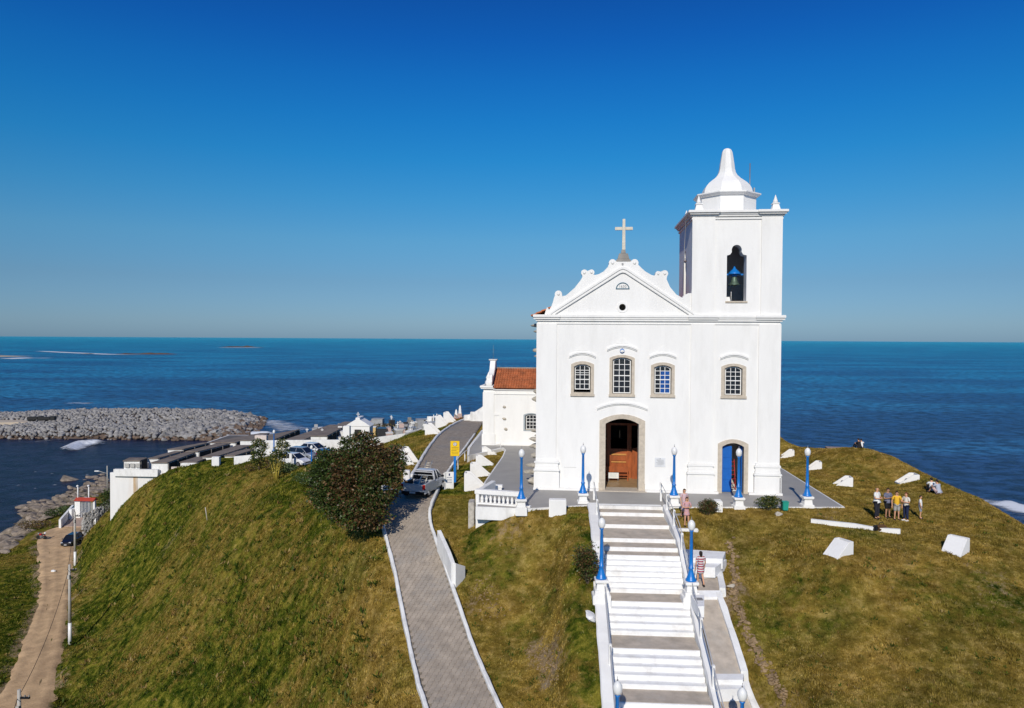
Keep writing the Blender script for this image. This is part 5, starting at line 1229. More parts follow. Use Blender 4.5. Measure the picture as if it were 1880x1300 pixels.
wall_px('boundary_wall', 'white wall rising beyond the top of the road beside the annex chapel', [(852, 762), (862, 761), (874, 755), (888, 745), (905, 738)], [.2, .25, .75, 1.45, 1.9], 2.4, .3)
o = MB().box(-.3, .3, -.3, .3, -1.0, .95).build('gate_pier', worn_m, bevel=.03); o.location = atz(868, 770, -.3); tag(o, 'small white gate pier at the top end of the road', 'pier')
# graves
marble = mat('grey_marble_tomb', (.33, .33, .33), .45, .2, 3, .05); dkm = mat('dark_granite_tomb', (.03, .03, .034), .3, .2, 5, .05, spec=.5); pinkm = mat('pink_granite', (.45, .33, .29), .6, .15, 6)
def tomb(px, py, w_, l_, h_, m_, lab, head=0, zoff=0):
    if lab is None:
        cn = {'weathered_white_paint': 'white', 'grey_marble_tomb': 'grey marble', 'pink_granite': 'pinkish', 'weathered_concrete': 'concrete', 'dark_granite_tomb': 'black'}[m_.name]
        lab = 'small ' + cn + (' flat tomb' if head == 0 else ' tomb with headstone' if head == 1 else ' tomb with a cross') + (' showing over the wall behind the cars' if px < 650 else ' just above the big tree' if px < 735 else ' in the middle of the graveyard' if px < 770 else ' at the right end of the graveyard')
    p = hit(px, py, 85, 160); t = thing('tomb', lab, 'tomb', (p.x, p.y, p.z - .05 + zoff), random.uniform(-.25, .25) + .1, 'tombs in the graveyard')
    MB().box(-w_/2, w_/2, -l_/2, l_/2, -.5, h_).build('base', m_ if m_ is not dkm else dkm, t, bevel=.02)
    MB().box(-w_/2-.06, w_/2+.06, -l_/2-.06, l_/2+.06, h_+.001, h_+.09).build('lid', m_ if m_ is dkm else random.choice([marble, worn_m, m_]), t, bevel=.02)
    if head == 1: MB().box(-w_*.35, w_*.35, l_/2-.15, l_/2, h_+.09, h_+.75).build('headstone', m_, t, bevel=.03)
    if head == 2:
        b = MB(); b.box(-.05, .05, l_/2-.15, l_/2-.05, h_+.09, h_+1.0); b.box(-.27, .27, l_/2-.14, l_/2-.06, h_+.65, h_+.76); b.build('cross', worn_m, t)
    return t
tomb(703, 801, 1.5, 2.3, 1.3, dkm, 'large black granite tomb just above the big tree, nearest of the two black ones'); tomb(702, 786, 1.6, 2.2, 1.1, dkm, 'black granite tomb farther back above the big tree')
tomb(694, 781, 2.4, 2.2, 1.5, marble, 'broad grey flat topped tomb beside the black ones'); tomb(772, 781, 1.7, 2.2, 1.4, marble, 'tall grey box tomb near the right end of the graveyard'); tomb(782, 781, .8, 2.0, 1.3, dkm, 'narrow black tomb at the right end of the graveyard')
tomb(752, 786, 2.6, 1.8, .5, dkm, 'low dark slab tomb in the middle of the graveyard'); tomb(737, 795, 1.2, 1.6, .7, pinkm, 'pale tapering monument base beside the curving wall', 1)
tomb(684, 800, 1.2, 1.6, 1.6, mat('ochre_render', (.62, .43, .18), .9, .1), 'ochre coloured upright tomb behind the big tree', 0)
tomb(686, 788, 1.4, 1.8, 1.8, pinkm, 'tall brownish tomb left of the black granite ones', 0)
for k in range(46):
    px = random.uniform(700, 800); ylo = 777 + max(0, (700-px)*.05); yhi = 806 - (px-700)*.21
    py = random.uniform(ylo, yhi); m_ = random.choice([worn_m, worn_m, marble, pinkm, conc_m, dkm if random.random() < .4 else marble])
    tomb(px, py, random.uniform(.8, 1.2), random.uniform(1.6, 2.1), random.uniform(.25, .8), m_, None, random.choice([0, 0, 1, 2, 2]))
for k in range(16):
    px = random.uniform(560, 632); py = random.uniform(790, 806); m_ = random.choice([worn_m, worn_m, marble, conc_m])
    tomb(px, py, random.uniform(.8, 1.2), random.uniform(1.6, 2.1), random.uniform(.3, .9), m_, None, random.choice([0, 1, 2, 2]), .0)
# chapel tomb with gable and cross
ct = hit(657, 803, 90, 150); ct = Vector((ct.x, 118, ground(ct.x*118/ct.y, 118))); ct.x = (657-940)/1340*118
chap = thing('chapel_tomb', 'small white chapel tomb with a gable and a cross on top, above the tree', 'tomb', (ct.x, ct.y, -6.4), 0)
MB().box(-1.9, 1.9, 0, 3, -1, 1.9).build('body', white_m, chap, bevel=.03); MB().prism([(-2.1, 1.9), (2.1, 1.9), (1.2, 2.5), (.35, 3.0), (.35, 3.3), (-.35, 3.3), (-.35, 3.0), (-1.2, 2.5)], [], -.1, 3.1).build('gable', white_m, chap, bevel=.03)
b = MB(); b.box(-.05, .05, .2, .3, 3.3, 4.2); b.box(-.25, .25, .2, .3, 3.8, 3.9); b.build('cross', worn_m, chap)
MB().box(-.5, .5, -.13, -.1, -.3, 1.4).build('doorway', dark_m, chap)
pl2 = MB().box(-.5, .5, -.5, .5, -1.5, 2.2).build('white_pillar', white_m, bevel=.03); pl2.location = ((637-940)/1340*112, 112, -5.9); tag(pl2, 'white square pillar tomb left of the chapel tomb', 'pillar')
# obelisks and rust coloured debris at the top of the road
for px, py, h_, lab in ((844.5, 763, 1.25, 'taller pinkish stone obelisk beyond the top of the road'), (837.5, 766, .9, 'shorter pinkish stone obelisk beyond the top of the road')):
    p = atd(px, py, 99); ob = thing('obelisk', lab, 'obelisk', p); MB().taper((0, 0), -.6, .3, .32, .28).build('base', pinkm, ob, bevel=.02); b = MB(); b.taper((0, 0), .3, h_, .2, .11); b.taper((0, 0), h_, h_+.18, .11, .02); b.build('shaft', worn_m, ob)
p = atd(849, 772, 95); deb = thing('scrap_pile', 'rust red pile of planks and scrap metal at the far end of the road', 'scrap pile', p)
rustm = mat('rust_red_scrap', (.28, .07, .03), .8, .4, 5)
for k in range(14):
    b = MB(); L_ = random.uniform(.5, 1.3); b.cbox((0, 0, 0), (L_, random.uniform(.08, .2), .05)); o = b.build('plank', rustm if k % 3 else conc_m, deb); o.location = (random.uniform(-1.0, 1.0), random.uniform(-.4, .5), .05 + random.random()*.5); o.rotation_euler = (random.uniform(-.5, .5), random.uniform(-.5, .5), random.uniform(0, 3))

# ---------------------------------------------------------------- vehicles
tyre_m = mat('tyre_rubber', (.015, .015, .015), .9, .1, 8, .1); rim_m = mat('silver_rim', (.45, .45, .46), .3, .05, 5, 0, metal=.7)
cwhite = mat('white_car_paint', (.70, .71, .72), .3, .02, 3, 0, spec=.5, coat=.5); csilver = mat('grey_silver_car_paint', (.33, .36, .40), .3, .03, 3, 0, spec=.5, coat=.5, metal=.3); cblack = mat('black_car_paint', (.008, .008, .009), .25, .05, 3, 0, spec=.5, coat=.6)
cglass = mat('car_glass', (.01, .012, .015), .05, .1, 2, 0, spec=.7); tl_m = mat('red_tail_light', (.35, .01, .01), .25, .05, 4, 0); hl_m = mat('clear_headlight', (.6, .62, .65), .15, .05, 4, 0); plate_m = mat('number_plate', (.55, .55, .55), .4, .05, 4, 0)
def loft(secs, mi=0):
    """secs: list of closed rings (same count) of points"""
    b = MB(); n = len(secs[0]); V = [p for s_ in secs for p in s_]; F_ = []
    for i in range(len(secs)-1):
        for k in range(n): F_.append((i*n+k, (i+1)*n+k, (i+1)*n+(k+1) % n, i*n+(k+1) % n))
    F_.append(tuple(range(n))); F_.append(tuple((len(secs)-1)*n+k for k in range(n))[::-1])
    b.add(V, F_, mi, False); return b
def car(label, loc, yaw, paint, kind='hatch', L=3.9, Wd=1.68, H=1.45, cat='car', tilt=0, group=None):
    t = thing('small_truck' if kind == 'pickup' else 'parked_car', label, cat, loc, yaw, group); t.rotation_euler = (0, tilt, yaw)
    h2 = Wd/2
    # local x forward
    st = [(-L/2, .38, .62, .82), (-L/2+.06, .28, .86, .93), (-L/2+.5, .24, .90, 1), (-.2, .22, .90, 1), (L/2-1.15, .22, .92, 1), (L/2-.95, .22, .93, .99), (L/2-.35, .24, .78, .95), (L/2-.05, .32, .64, .84), (L/2, .40, .56, .76)]
    secs = []
    for x, zb, zt, k in st:
        w_ = h2*k; secs.append([(x, -w_*.92, zb), (x, -w_, zb+.12), (x, -w_, zt-.12), (x, -w_*.9, zt), (x, w_*.9, zt), (x, w_, zt-.12), (x, w_, zb+.12), (x, w_*.92, zb)])
    b = loft(secs)
    if kind == 'pickup':
        b = MB()
        # floor and front body, open bed behind
        stf = [s_ for s_ in st if s_[0] > -.3]; secs = []
        for x, zb, zt, k in [(-.25, .22, .92, 1)] + stf[1:]:
            w_ = h2*k; secs.append([(x, -w_*.92, zb), (x, -w_, zb+.12), (x, -w_, zt-.12), (x, -w_*.9, zt), (x, w_*.9, zt), (x, w_, zt-.12), (x, w_, zb+.12), (x, w_*.92, zb)])
        b = loft(secs); b.box(-L/2+.05, -.25, -h2, -h2+.13, .30, .95); b.box(-L/2+.05, -.25, h2-.13, h2, .30, .95); b.box(-L/2+.05, -.25, -h2+.13, h2-.13, .30, .45)
    body = b.build('body', paint, t, bevel=.045)
    if kind == 'pickup':
        MB().box(-L/2, -L/2+.06, -h2+.05, h2-.05, .42, .95).build('tailgate', paint, t, bevel=.02)
        b = MB(); b.box(-L/2+.07, -.3, -h2+.14, h2-.14, .46, .48); b.box(-L/2+.065, -.3, -h2+.131, -h2+.15, .48, .93); b.box(-L/2+.065, -.3, h2-.15, h2-.131, .48, .93); b.box(-.245, -.22, -h2+.14, h2-.14, .46, .93); b.build('bed_liner', black_m, t)
        b = MB(); b.tube([(-.25, -h2+.1, .95), (-.3, -h2+.2, 1.42), (-.3, h2-.2, 1.42), (-.25, h2-.1, .95)], .035); b.tube([(-.29, -h2+.17, 1.2), (-.29, h2-.17, 1.2)], .025); b.build('rack', paint, t)
        g = [(-.2, 1.0, 0), (-.05, .80, 1), (.75, .80, 1), (1.35, 1.0, 0)]; xs = (-.22, -.08, .62, 1.15)
    else: xs = {'hatch': (-L/2+.12, -L/2+.5, .35, 1.12), 'round': (-L/2+.25, -L/2+.95, .25, 1.15)}[kind]
    zb = .90; x0, x1, x2, x3 = xs
    wb = h2*.95; wt = h2*.74
    V = [(x0, -wb, zb), (x3, -wb, zb), (x3, wb, zb), (x0, wb, zb), (x1, -wt, H-.03), (x2, -wt, H-.03), (x2, wt, H-.03), (x1, wt, H-.03)]
    b = MB(); b.add(V, [(0,3,2,1),(4,5,6,7),(0,1,5,4),(1,2,6,5),(2,3,7,6),(3,0,4,7)]); b.build('windows', cglass, t, bevel=.05)
    b = MB(); cr = .045
    V2 = [(x1-.06, -wt-.03, H-.05), (x2+.04, -wt-.03, H-.05), (x2+.04, wt+.03, H-.05), (x1-.06, wt+.03, H-.05), (x1+.05, -wt+.08, H+.01), (x2-.08, -wt+.08, H+.01), (x2-.08, wt-.08, H+.01), (x1+.05, wt-.08, H+.01)]
    b.add(V2, [(0,3,2,1),(4,5,6,7),(0,1,5,4),(1,2,6,5),(2,3,7,6),(3,0,4,7)]); b.build('roof', paint, t, bevel=.02)
    for sy in (-1, 1):
        xm = (x0+x3)/2 - .1
        for pa, pb_, rr in (((x3+.02, sy*wb, zb-.02), (x2, sy*(wt+.015), H-.04), .035), ((x0-.02, sy*wb, zb-.02), (x1, sy*(wt+.015), H-.04), .055), ((xm, sy*(wb+.01), zb-.02), (xm-.03, sy*(wt+.01), H-.04), .032)): MB().tube([pa, pb_], rr, 5).build('window_pillar', paint, t)
        MB().box(x3-.35, x3-.2, sy*(h2+.02) if sy > 0 else -h2-.2, h2+.2 if sy > 0 else -h2-.02, .92, 1.05).build('wing_mirror', black_m if kind == 'pickup' else paint, t, bevel=.02)
        MB().box(L/2-.3, L/2-.06, min(sy*h2*.50, sy*h2*.86), max(sy*h2*.50, sy*h2*.86), .58, .72).build('headlight', hl_m, t, bevel=.02)
        MB().box(-L/2-.015, -L/2+.12, min(sy*h2*.78, sy*h2*.99), max(sy*h2*.78, sy*h2*.99), .6, .92).build('tail_light', tl_m, t, bevel=.01)
        for x in (-L/2+.72, L/2-.78):
            w_ = MB(); Mx = Matrix.Translation((x, sy*(h2-.10), .30)) @ Matrix.Rotation(PI/2, 4, 'X'); w_.lathe([(.2, -.10), (.30, -.09), (.30, .09), (.2, .10)], n=18, M=Mx); wh = w_.build('wheel', tyre_m, t)
            r_ = MB(); Mx2 = Matrix.Translation((x, sy*(h2-.0), .30)) @ Matrix.Rotation(PI/2, 4, 'X'); r_.lathe([(.18, -.012), (.18, .012)], n=12, M=Mx2); r_.build('rim', rim_m, wh)
    b = MB(); b.box(-L/2-.06, -L/2+.05, -h2*.93, h2*.93, .26, .46); b.build('rear_bumper', black_m if kind == 'pickup' else paint, t, bevel=.03)
    b = MB(); b.box(L/2-.1, L/2+.05, -h2*.8, h2*.8, .24, .42); b.build('front_bumper', black_m if kind == 'pickup' else paint, t, bevel=.03)
    MB().box(L/2-.0, L/2+.055, -h2*.45, h2*.45, .45, .55).build('grille', black_m, t)
    MB().box(-L/2-.075, -L/2-.061, -.2, .2, .48 if kind != 'pickup' else .34, .6 if kind != 'pickup' else .45).build('number_plate', plate_m, t); MB().box(L/2+.056, L/2+.07, -.2, .2, .3, .42).build('number_plate', plate_m, t)
    return t
# truck on the road, tail toward the viewer
tc_ = atd(779, 908, 48.6)
i_ = min(range(len(RC)), key=lambda k: abs(RC[k].y - tc_.y)); dr_ = 0
tr_loc = Vector((tc_.x - .05, tc_.y + .55, 0)); tr_loc.z = np.interp(tr_loc.y, [p[0] for p in _rp], [p[1] for p in _rp]) + .02
ty = R_(75)
slope_t = math.atan2(np.interp(tr_loc.y+1, [p[0] for p in _rp], [p[1] for p in _rp]) - np.interp(tr_loc.y-1, [p[0] for p in _rp], [p[1] for p in _rp]), 2)
truck = car('small white pickup truck with a ladder in its open bed, stopped on the paved road', tr_loc, ty, mat('tree_shaded_white_paint', (.50, .51, .52), .35, .05, 3, 0, spec=.5, coat=.4), 'pickup', 4.1, 1.72, 1.5, 'pickup truck', -slope_t)  # white paint darkened for the tree shade over the truck
lad = thing('ladder', 'pale aluminium ladder leaning out of the bed of the small pickup truck', 'ladder', atd(771, 899, 47.2))
lt = atd(789, 846, 51.0) - lad.location; rt_ = Vector((.2, .03, 0))
for s_ in (-1, 1): MB().tube([rt_*s_, lt + rt_*s_], .042, 5).build('rail', mat('aluminium', (.74, .68, .55), .4, .1, metal=.3), lad)
for k in range(1, 12): MB().tube([lt*(k/12) - rt_, lt*(k/12) + rt_], .024, 5).build('rung', mat('aluminium', (0, 0, 0)), lad)
# parked cars behind the tree
def ppos(px, py, D): p = atd(px, py, D); return Vector((p.x, p.y, p.z))
car('white hatchback parked nearest, facing right, in front of the white cemetery wall', ppos(540, 854, 86), R_(-22), cwhite, 'hatch', 3.9, 1.65, 1.45)
car('grey silver hatchback parked between two white cars', ppos(556, 843, 90), R_(-22), csilver, 'hatch', 3.9, 1.65, 1.5)
car('rounded white car parked farthest, next to the cemetery wall', ppos(577, 834.5, 93.5), R_(-22), cwhite, 'round', 4.2, 1.75, 1.5)
car('dark blue car mostly hidden behind the left side of the big tree', ppos(600, 848, 88), R_(-60), mat('dark_blue_car_paint', (.01, .015, .05), .3, .05, 3, 0, coat=.5), 'hatch', 3.9, 1.65, 1.45)
pk = [hit(500, 857, 60, 120), hit(600, 870, 60, 120), hit(655, 850, 60, 120), hit(640, 835, 60, 120), hit(500, 838, 60, 120)]
# black car and motorcycle on the dirt road
car('black car parked facing the viewer at the end of the dirt road', atz(127.5, 1000, ZR) + Vector((0, .6, .0)), R_(-84), cblack, 'hatch', 4.0, 1.75, 1.5)
mp = atz(76, 990, ZR); mo = thing('motorcycle', 'red motorcycle parked at the left edge of the dirt road', 'motorcycle', mp, R_(205))
mo.rotation_euler = (0, 0, R_(170))
for x in (-.62, .62):
    w_ = MB(); Mx = Matrix.Translation((x, 0, .31)) @ Matrix.Rotation(PI/2, 4, 'X'); prof_w = [(.22, -.05), (.31, -.05), (.31, .05), (.22, .05)]; w_.lathe(prof_w, n=16, M=Mx); wh = w_.build('wheel', tyre_m, mo)
redm = mat('red_motorcycle_paint', (.42, .015, .012), .3, .05, 4, 0, coat=.5)
b = MB(); b.cbox((.1, 0, .78), (.5, .28, .26)); b.build('fuel_tank', redm, mo, bevel=.07); b = MB(); b.cbox((-.35, 0, .80), (.62, .24, .1)); b.build('seat', black_m, mo, bevel=.03); MB().cbox((0, 0, .45), (.42, .28, .36)).build('engine', metal_m, mo, bevel=.04)
b = MB(); b.tube([(.62, 0, .31), (.42, 0, .95), (.36, 0, 1.08)], .04); b.build('fork', metal_m, mo); MB().tube([(.3, -.36, 1.08), (.38, 0, 1.1), (.3, .36, 1.08)], .025).build('handlebar', black_m, mo); MB().cbox((.52, 0, .92), (.14, .2, .2)).build('headlight', hl_m, mo, bevel=.05)
MB().tube([(-.62, .12, .31), (-.3, .12, .42), (.05, .12, .4)], .03).build('swing_arm', metal_m, mo); MB().cbox((-.62, 0, .68), (.4, .16, .05)).build('rear_mudguard', redm, mo, bevel=.02); MB().tube([(-.75, -.16, .35), (-.2, -.16, .3), (.1, -.14, .35)], .045).build('exhaust', rim_m, mo)
hm = MB().lathe([(.12, 0), (.16, .1), (.14, .2), (.06, .27)], n=12).build('helmet', globe_m); hm.location = mp + Vector((.55, .1, .85)); tag(hm, 'white helmet resting on the front of the red motorcycle', 'helmet')
bgp = atz(98, 1050, ZR); o = MB().lathe([(.16, 0), (.24, .1), (.2, .22), (.05, .3)], n=8, sm=False).build('plastic_bag', globe_m); o.location = bgp; o.scale = (1.5, 1, 1); tag(o, 'crumpled white plastic bag lying on the dirt road', 'bag')
# utility poles with wires
pole_m = mat('grey_concrete_pole', (.42, .40, .36), .85, .1, 3, .1)
def upole(px, py, h_, lab, D=None):
    p = atz(px, py, ZR) if D is None else D; t = thing('utility_pole', lab, 'utility pole', p, 0, 'utility poles along the dirt road')
    MB().lathe([(.19, -.6), (.175, 2.0)], n=10).build('white_foot', globe_m, t); MB().lathe([(.174, 2.001), (.11, h_)], n=10).build('pole', pole_m, t)
    MB().box(-.05, .75, -.06, .06, h_-.65, h_-.53).build('cross_arm', black_m, t)
    for x in (.1, .4, .7): MB().lathe([(.05, 0), (.07, .06), (.04, .14)], (x-.0, 0, h_-.53), 8).build('insulator', conc_m, t)
    b = MB(); b.cbox((0, -.15, h_-1.3), (.22, .16, .4)); b.build('junction_box', pole_m, t)
    return p
u1 = upole(138, 1038, 7.7, 'farthest utility pole, beside the black car at the end of the dirt road'); u2 = upole(128.5, 1177, 8.3, 'middle utility pole beside the dirt road below the grass slope')
u3 = upole(0, 0, 8.2, 'nearest utility pole, only its top showing at the bottom left corner', atd(35, 1266, 50.8) - Vector((0, 0, 8.2)))
wm = mat('black_cable', (.02, .02, .02), .8, .1)
def wire(a, b_, sag, lab):
    n = 16; P_ = [a.lerp(b_, k/n) - Vector((0, 0, sag*4*(k/n)*(1-k/n))) for k in range(n+1)]; o = MB().tube([p - a for p in P_], .022, 4).build('power_cable', wm); o.location = a; tag(o, lab, 'cable')
top = lambda p, h_, x=-.1: p + Vector((x, 0, h_ - .6))
wire(top(u3, 8.2), top(u2, 8.3), 1.1, 'black cable sagging from the nearest pole to the middle pole over the dirt road')
wire(top(u2, 8.3, -.2), top(u1, 7.7, -.2), .9, 'black cable sagging from the middle pole to the farthest pole')
wire(top(u3, 8.2), top(u3, 8.2) + (u3-u2), 1.0, 'black cable leaving the nearest pole toward the bottom left corner')
wire(top(u1, 7.7, -.2), atz(160, 930, -19.5), .3, 'black cable from the farthest pole to the red roofed gatehouse')
sl = thing('security_lamp', 'small lamp on a bracket post at the left corner of the tall cemetery wall', 'lamp', (-57.9, 104.2, -10.2)); MB().tube([(0, 0, -2), (0, 0, 1.5)], .07).build('post', pole_m, sl); MB().tube([(0, 0, .4), (-1.2, -.1, .75)], .04).build('arm', pole_m, sl); MB().box(-1.75, -1.1, -.2, .1, .68, .82).build('lamp_head', globe_m, sl, bevel=.03)
stk = MB().tube([(0, 0, -.3), (-.28, .1, 1.35)], .05, 5).build('wooden_stake', mat('grey_stake', (.45, .42, .36), .9, .1)); stk.location = hit(381, 955); tag(stk, 'lone leaning stake in the middle of the left grass slope', 'stake')
# gatehouse ruin, ramp and rubble wall at the end of the dirt road
gp = atz(137, 946, -22.0); gh = thing('gatehouse', 'small white gatehouse with a red tiled canopy and barred gate by the rocks', 'gatehouse', gp, -.05)
MB().box(0, 1.0, 0, 3, -1.5, 2.6).build('wall', white_m, gh, bevel=.02)
MB().box(-.5, 0, -.8, 2, -1.5, 1.2).build('low_wall', white_m, gh, bevel=.02)
rm_ = mat('red_canopy_tiles', (.38, .05, .03), .8, .25, 4)
b = MB(); b.add([Vector(v) for v in ((0, -.3, 2.6), (3.6, -.3, 2.6), (3.6, .5, 3.1), (0, .5, 3.1), (0, 1.3, 2.6), (3.6, 1.3, 2.6))], [(0,1,2,3), (3,2,5,4), (0,3,4), (1,5,2), (0,4,5,1)]); b.build('canopy_roof', rm_, gh)
for k in range(9): MB().box(1.08 + k*.26, 1.14 + k*.26, .2, .26, -.6, 2.3).build('gate_bar', worn_m, gh)
MB().box(3.4, 3.7, 0, .4, -1.2, 2.6).build('gate_post', worn_m, gh)
for px, py, h_ in ((143, 917, 2.2), (163, 925, 3.0)):
    p = atd(px, py, gp.y + .5); t = thing('gate_lamp', 'white pole lamp with ball top at the %s of the red canopy' % ('left end' if px < 150 else 'right half'), 'lamp', p); MB().tube([(0, 0, -.5), (0, 0, h_)], .1, 8).build('pole', worn_m, t); MB().lathe([(.06, h_), (.2, h_+.12), (.2, h_+.28), (.06, h_+.4)], (-.05, 0, 0), 10).build('ball', globe_m, t)
rpq = [atz(112, 966, -22.9), atz(150, 966, -22.9), atz(156, 946, -22.3), atz(134, 946, -22.3)]
b = MB(); b.add([p for p in rpq] + [p - Vector((0, 0, 1.5)) for p in rpq], [(0,1,2,3), (0,4,5,1), (1,5,6,2), (2,6,7,3), (3,7,4,0)]); o = b.build('concrete_ramp', mat('pinkish_cement', (0, 0, 0))); tag(o, kind='structure')
wall_line('parapet_wall', 'low white topped parapet on the left side of the concrete ramp below the gatehouse', [atz(110, 968, -22.9), atz(134, 940, -22.0)], .35, [-21.6, -20.7], [-25, -25], worn_m)
rub = thing('rubble_wall', 'rough grey rubble stone retaining wall left of the tall white cemetery wall', 'wall', atz(152, 985, -23.1), 0)
rb0 = rub.location.copy(); q0, q1, q2 = atz(152, 984, -23) - rb0, atz(176, 980, -23) - rb0, atz(206, 968, -22.6) - rb0
b = MB()
for a, c, h0, h1 in ((q0, q1, 3.6, 4.2), (q1, q2, 4.2, 5.3)):
    d_ = Vector((0, 1.5, 0)); b.add([a - Vector((0,0,1.5)), c - Vector((0,0,1.5)), c + Vector((0,0,h1)), a + Vector((0,0,h0)), a + d_ - Vector((0,0,1.5)), c + d_ - Vector((0,0,1.5)), c + d_ + Vector((0,0,h1)), a + d_ + Vector((0,0,h0))], [(0,1,2,3),(3,2,6,7),(4,7,6,5),(0,3,7,4),(1,5,6,2)])
b.build('wall_core', rock_m, rub)
stm = mat('pale_rubble_stone', (.36, .345, .32), .9, .4, 2.0, .5, 8)
b = MB()
for k in range(420):
    f = random.random(); a, c, h0, h1 = (q0, q1, 3.6, 4.2) if f < .45 else (q1, q2, 4.2, 5.3); g = random.random(); p = a.lerp(c, g) + Vector((0, -.02, random.uniform(-.3, 1)*(h0 + (h1-h0)*g)))
    s_ = random.uniform(.16, .34); vs = [p + Vector((x*s_*random.uniform(.6, 1), y*.12, z*s_*random.uniform(.5, .9))) for x, y, z in ((-1,0,-1),(1,0,-1),(1,0,1),(-1,0,1),(-.6,-1.4,-.6),(.6,-1.4,-.5),(.5,-1.3,.6),(-.6,-1.2,.5))]
    b.add(vs, [(4,5,6,7),(0,1,5,4),(1,2,6,5),(2,3,7,6),(3,0,4,7)])
tag(b.build('rubble_stones', stm, rub), kind='stuff')
MB().box(q1.x-.15, q1.x+.15, q1.y-.25, q1.y-.0, q1.z-.5, q1.z+2.6).build('pilaster', worn_m, rub); MB().box(q1.x+.4, q1.x+.95, q1.y-.2, q1.y+.3, q1.z-.5, q1.z+2.9).build('drain_opening', dark_m, rub)
# ---------------------------------------------------------------- rocks and breakwater
def rock_mesh(seed, m_, flat=.7, sub=2):
    r = random.Random(seed); bm = bmesh.new(); bmesh.ops.create_icosphere(bm, subdivisions=sub, radius=1)
    cuts = [Vector((r.uniform(-1, 1), r.uniform(-1, 1), r.uniform(-.6, 1))).normalized() for _ in range(7)]
    cutd = [r.uniform(.38, .66) for _ in cuts]
    for v in bm.verts:
        for c in cuts:
            d = v.co.dot(c) - cutd[cuts.index(c)]
            if d > 0: v.co -= c * d
        v.co *= 1 + r.uniform(-.07, .07)
        v.co.z *= flat
    me = bpy.data.meshes.new('rock'); bm.to_mesh(me); bm.free(); me.materials.append(m_); return me
bw_m = mat('pale_grey_breakwater_stone', (.27, .26, .25), .9, .42, .25, .5, 3, dirt=(.17, .155, .14), dscale=.14, damt=.7)
bwd_m = mat('brown_wet_stone', (.15, .105, .075), .85, .4, .4, .5, 3, dirt=(.05, .04, .03), dscale=.2, damt=.6)
rmesh = [rock_mesh(k, bw_m, .8, 1) for k in range(10)]; dmesh = [rock_mesh(20+k, bwd_m, .7, 1) for k in range(5)]
def bwh(X, Y):
    """height of the breakwater above the sea"""
    X = np.asarray(X, float); Y = np.asarray(Y, float)
    tip = -92 + (Y - 262) * -.26; e = np.clip((tip - X) / 26, 0, 1); e = e * (2 - e)
    f = np.clip((Y - 260 - np.clip((-150 - X) * .04, -3, 0)) / 14, 0, 1); bk = np.clip((346 - Y - np.clip((X + 150) * .25, 0, 30)) / 22, 0, 1)
    crest = 2.6 - 1.0 * sstep(-186, -200, X) * (1 - sstep(286, 300, Y)) + 1.9 * sstep(288, 312, Y) * sstep(-235, -170, X) + .6 * sstep(-235, -200, X)
    road_ = 1 - .45 * (1 - sstep(4, 9, np.abs(Y - 292))) * sstep(-186, -205, X)
    return crest * np.sqrt(f) * np.sqrt(bk) * e * road_ - .6
bX, bY = np.meshgrid(np.arange(-330, -88, 2.5), np.arange(256, 350, 2.5)); bZ = SEA + bwh(bX, bY) - .6
bi = np.arange(bX.size).reshape(bX.shape); bF = np.stack([bi[:-1, :-1], bi[:-1, 1:], bi[1:, 1:], bi[1:, :-1]], -1).reshape(-1, 4)
bwk = thing('breakwater', 'long breakwater of grey boulders reaching out from the left edge', 'breakwater', (0, 0, 0))
link('core', np_mesh('core', np.c_[bX.ravel(), bY.ravel(), bZ.ravel()], bF, bwd_m, True), bwk)
cand = []
for k in range(9500):
    X = random.uniform(-262, -92); Y = random.uniform(259, 345); h = float(bwh(X, Y))
    if h < -.35: continue
    if X < -196 and abs(Y - 292) < 6.5: continue
    tipf = sstep(-150, -105, np.array(X)); sz = random.choice([random.uniform(.5, 1.0), random.uniform(.8, 1.6)]) * (1 + .75 * float(tipf)) * (1.0 if h > 1 else .85)
    cand.append((Y, X, h, sz))
cand.sort(key=lambda c: -(c[3] / c[0]))
big = cand[:300]; rest = cand[300:]
def rrot(): return (random.uniform(-.5, .5), random.uniform(-.5, .5), random.uniform(0, 6.28))
for Y, X, h, sz in big:
    me = random.choice(dmesh if (h < .8 and random.random() < .8) or (X > -112 and random.random() < .6) else rmesh)
    link('rock', me, bwk, (X, Y, SEA + h + .1), rrot(), (sz, sz*random.uniform(.7, 1), sz*random.uniform(.7, 1)))
def merged(name, items, parent, mats_):
    V = []; F_ = []; MI = []; off = 0
    for me, loc, rot, sc, mi in items:
        co = np.empty(len(me.vertices)*3, np.float32); me.vertices.foreach_get('co', co); co = co.reshape(-1, 3)
        M = np.array((Euler(rot).to_matrix() @ Matrix.Diagonal(Vector(sc))).to_3x3()); co = co @ M.T + np.array(loc)
        f = np.empty(len(me.polygons)*3, np.int32); me.polygons.foreach_get('vertices', f); V.append(co); F_.append(f.reshape(-1, 3) + off); MI.append(np.full(len(me.polygons), mi)); off += len(co)
    return link(name, np_mesh(name, np.concatenate(V), np.concatenate(F_), mats_, False, mi=np.concatenate(MI)), parent)
it = []
for Y, X, h, sz in rest:
    dk = (h < .8 and random.random() < .8) or (X > -112 and random.random() < .5); it.append((random.choice(dmesh if dk else rmesh), (X, Y, SEA + h + .1), rrot(), (sz, sz*random.uniform(.7, 1), sz*random.uniform(.7, 1)), 1 if dk else 0))
tag(merged('small_rocks', it, bwk, [bw_m, bwd_m]), kind='stuff')
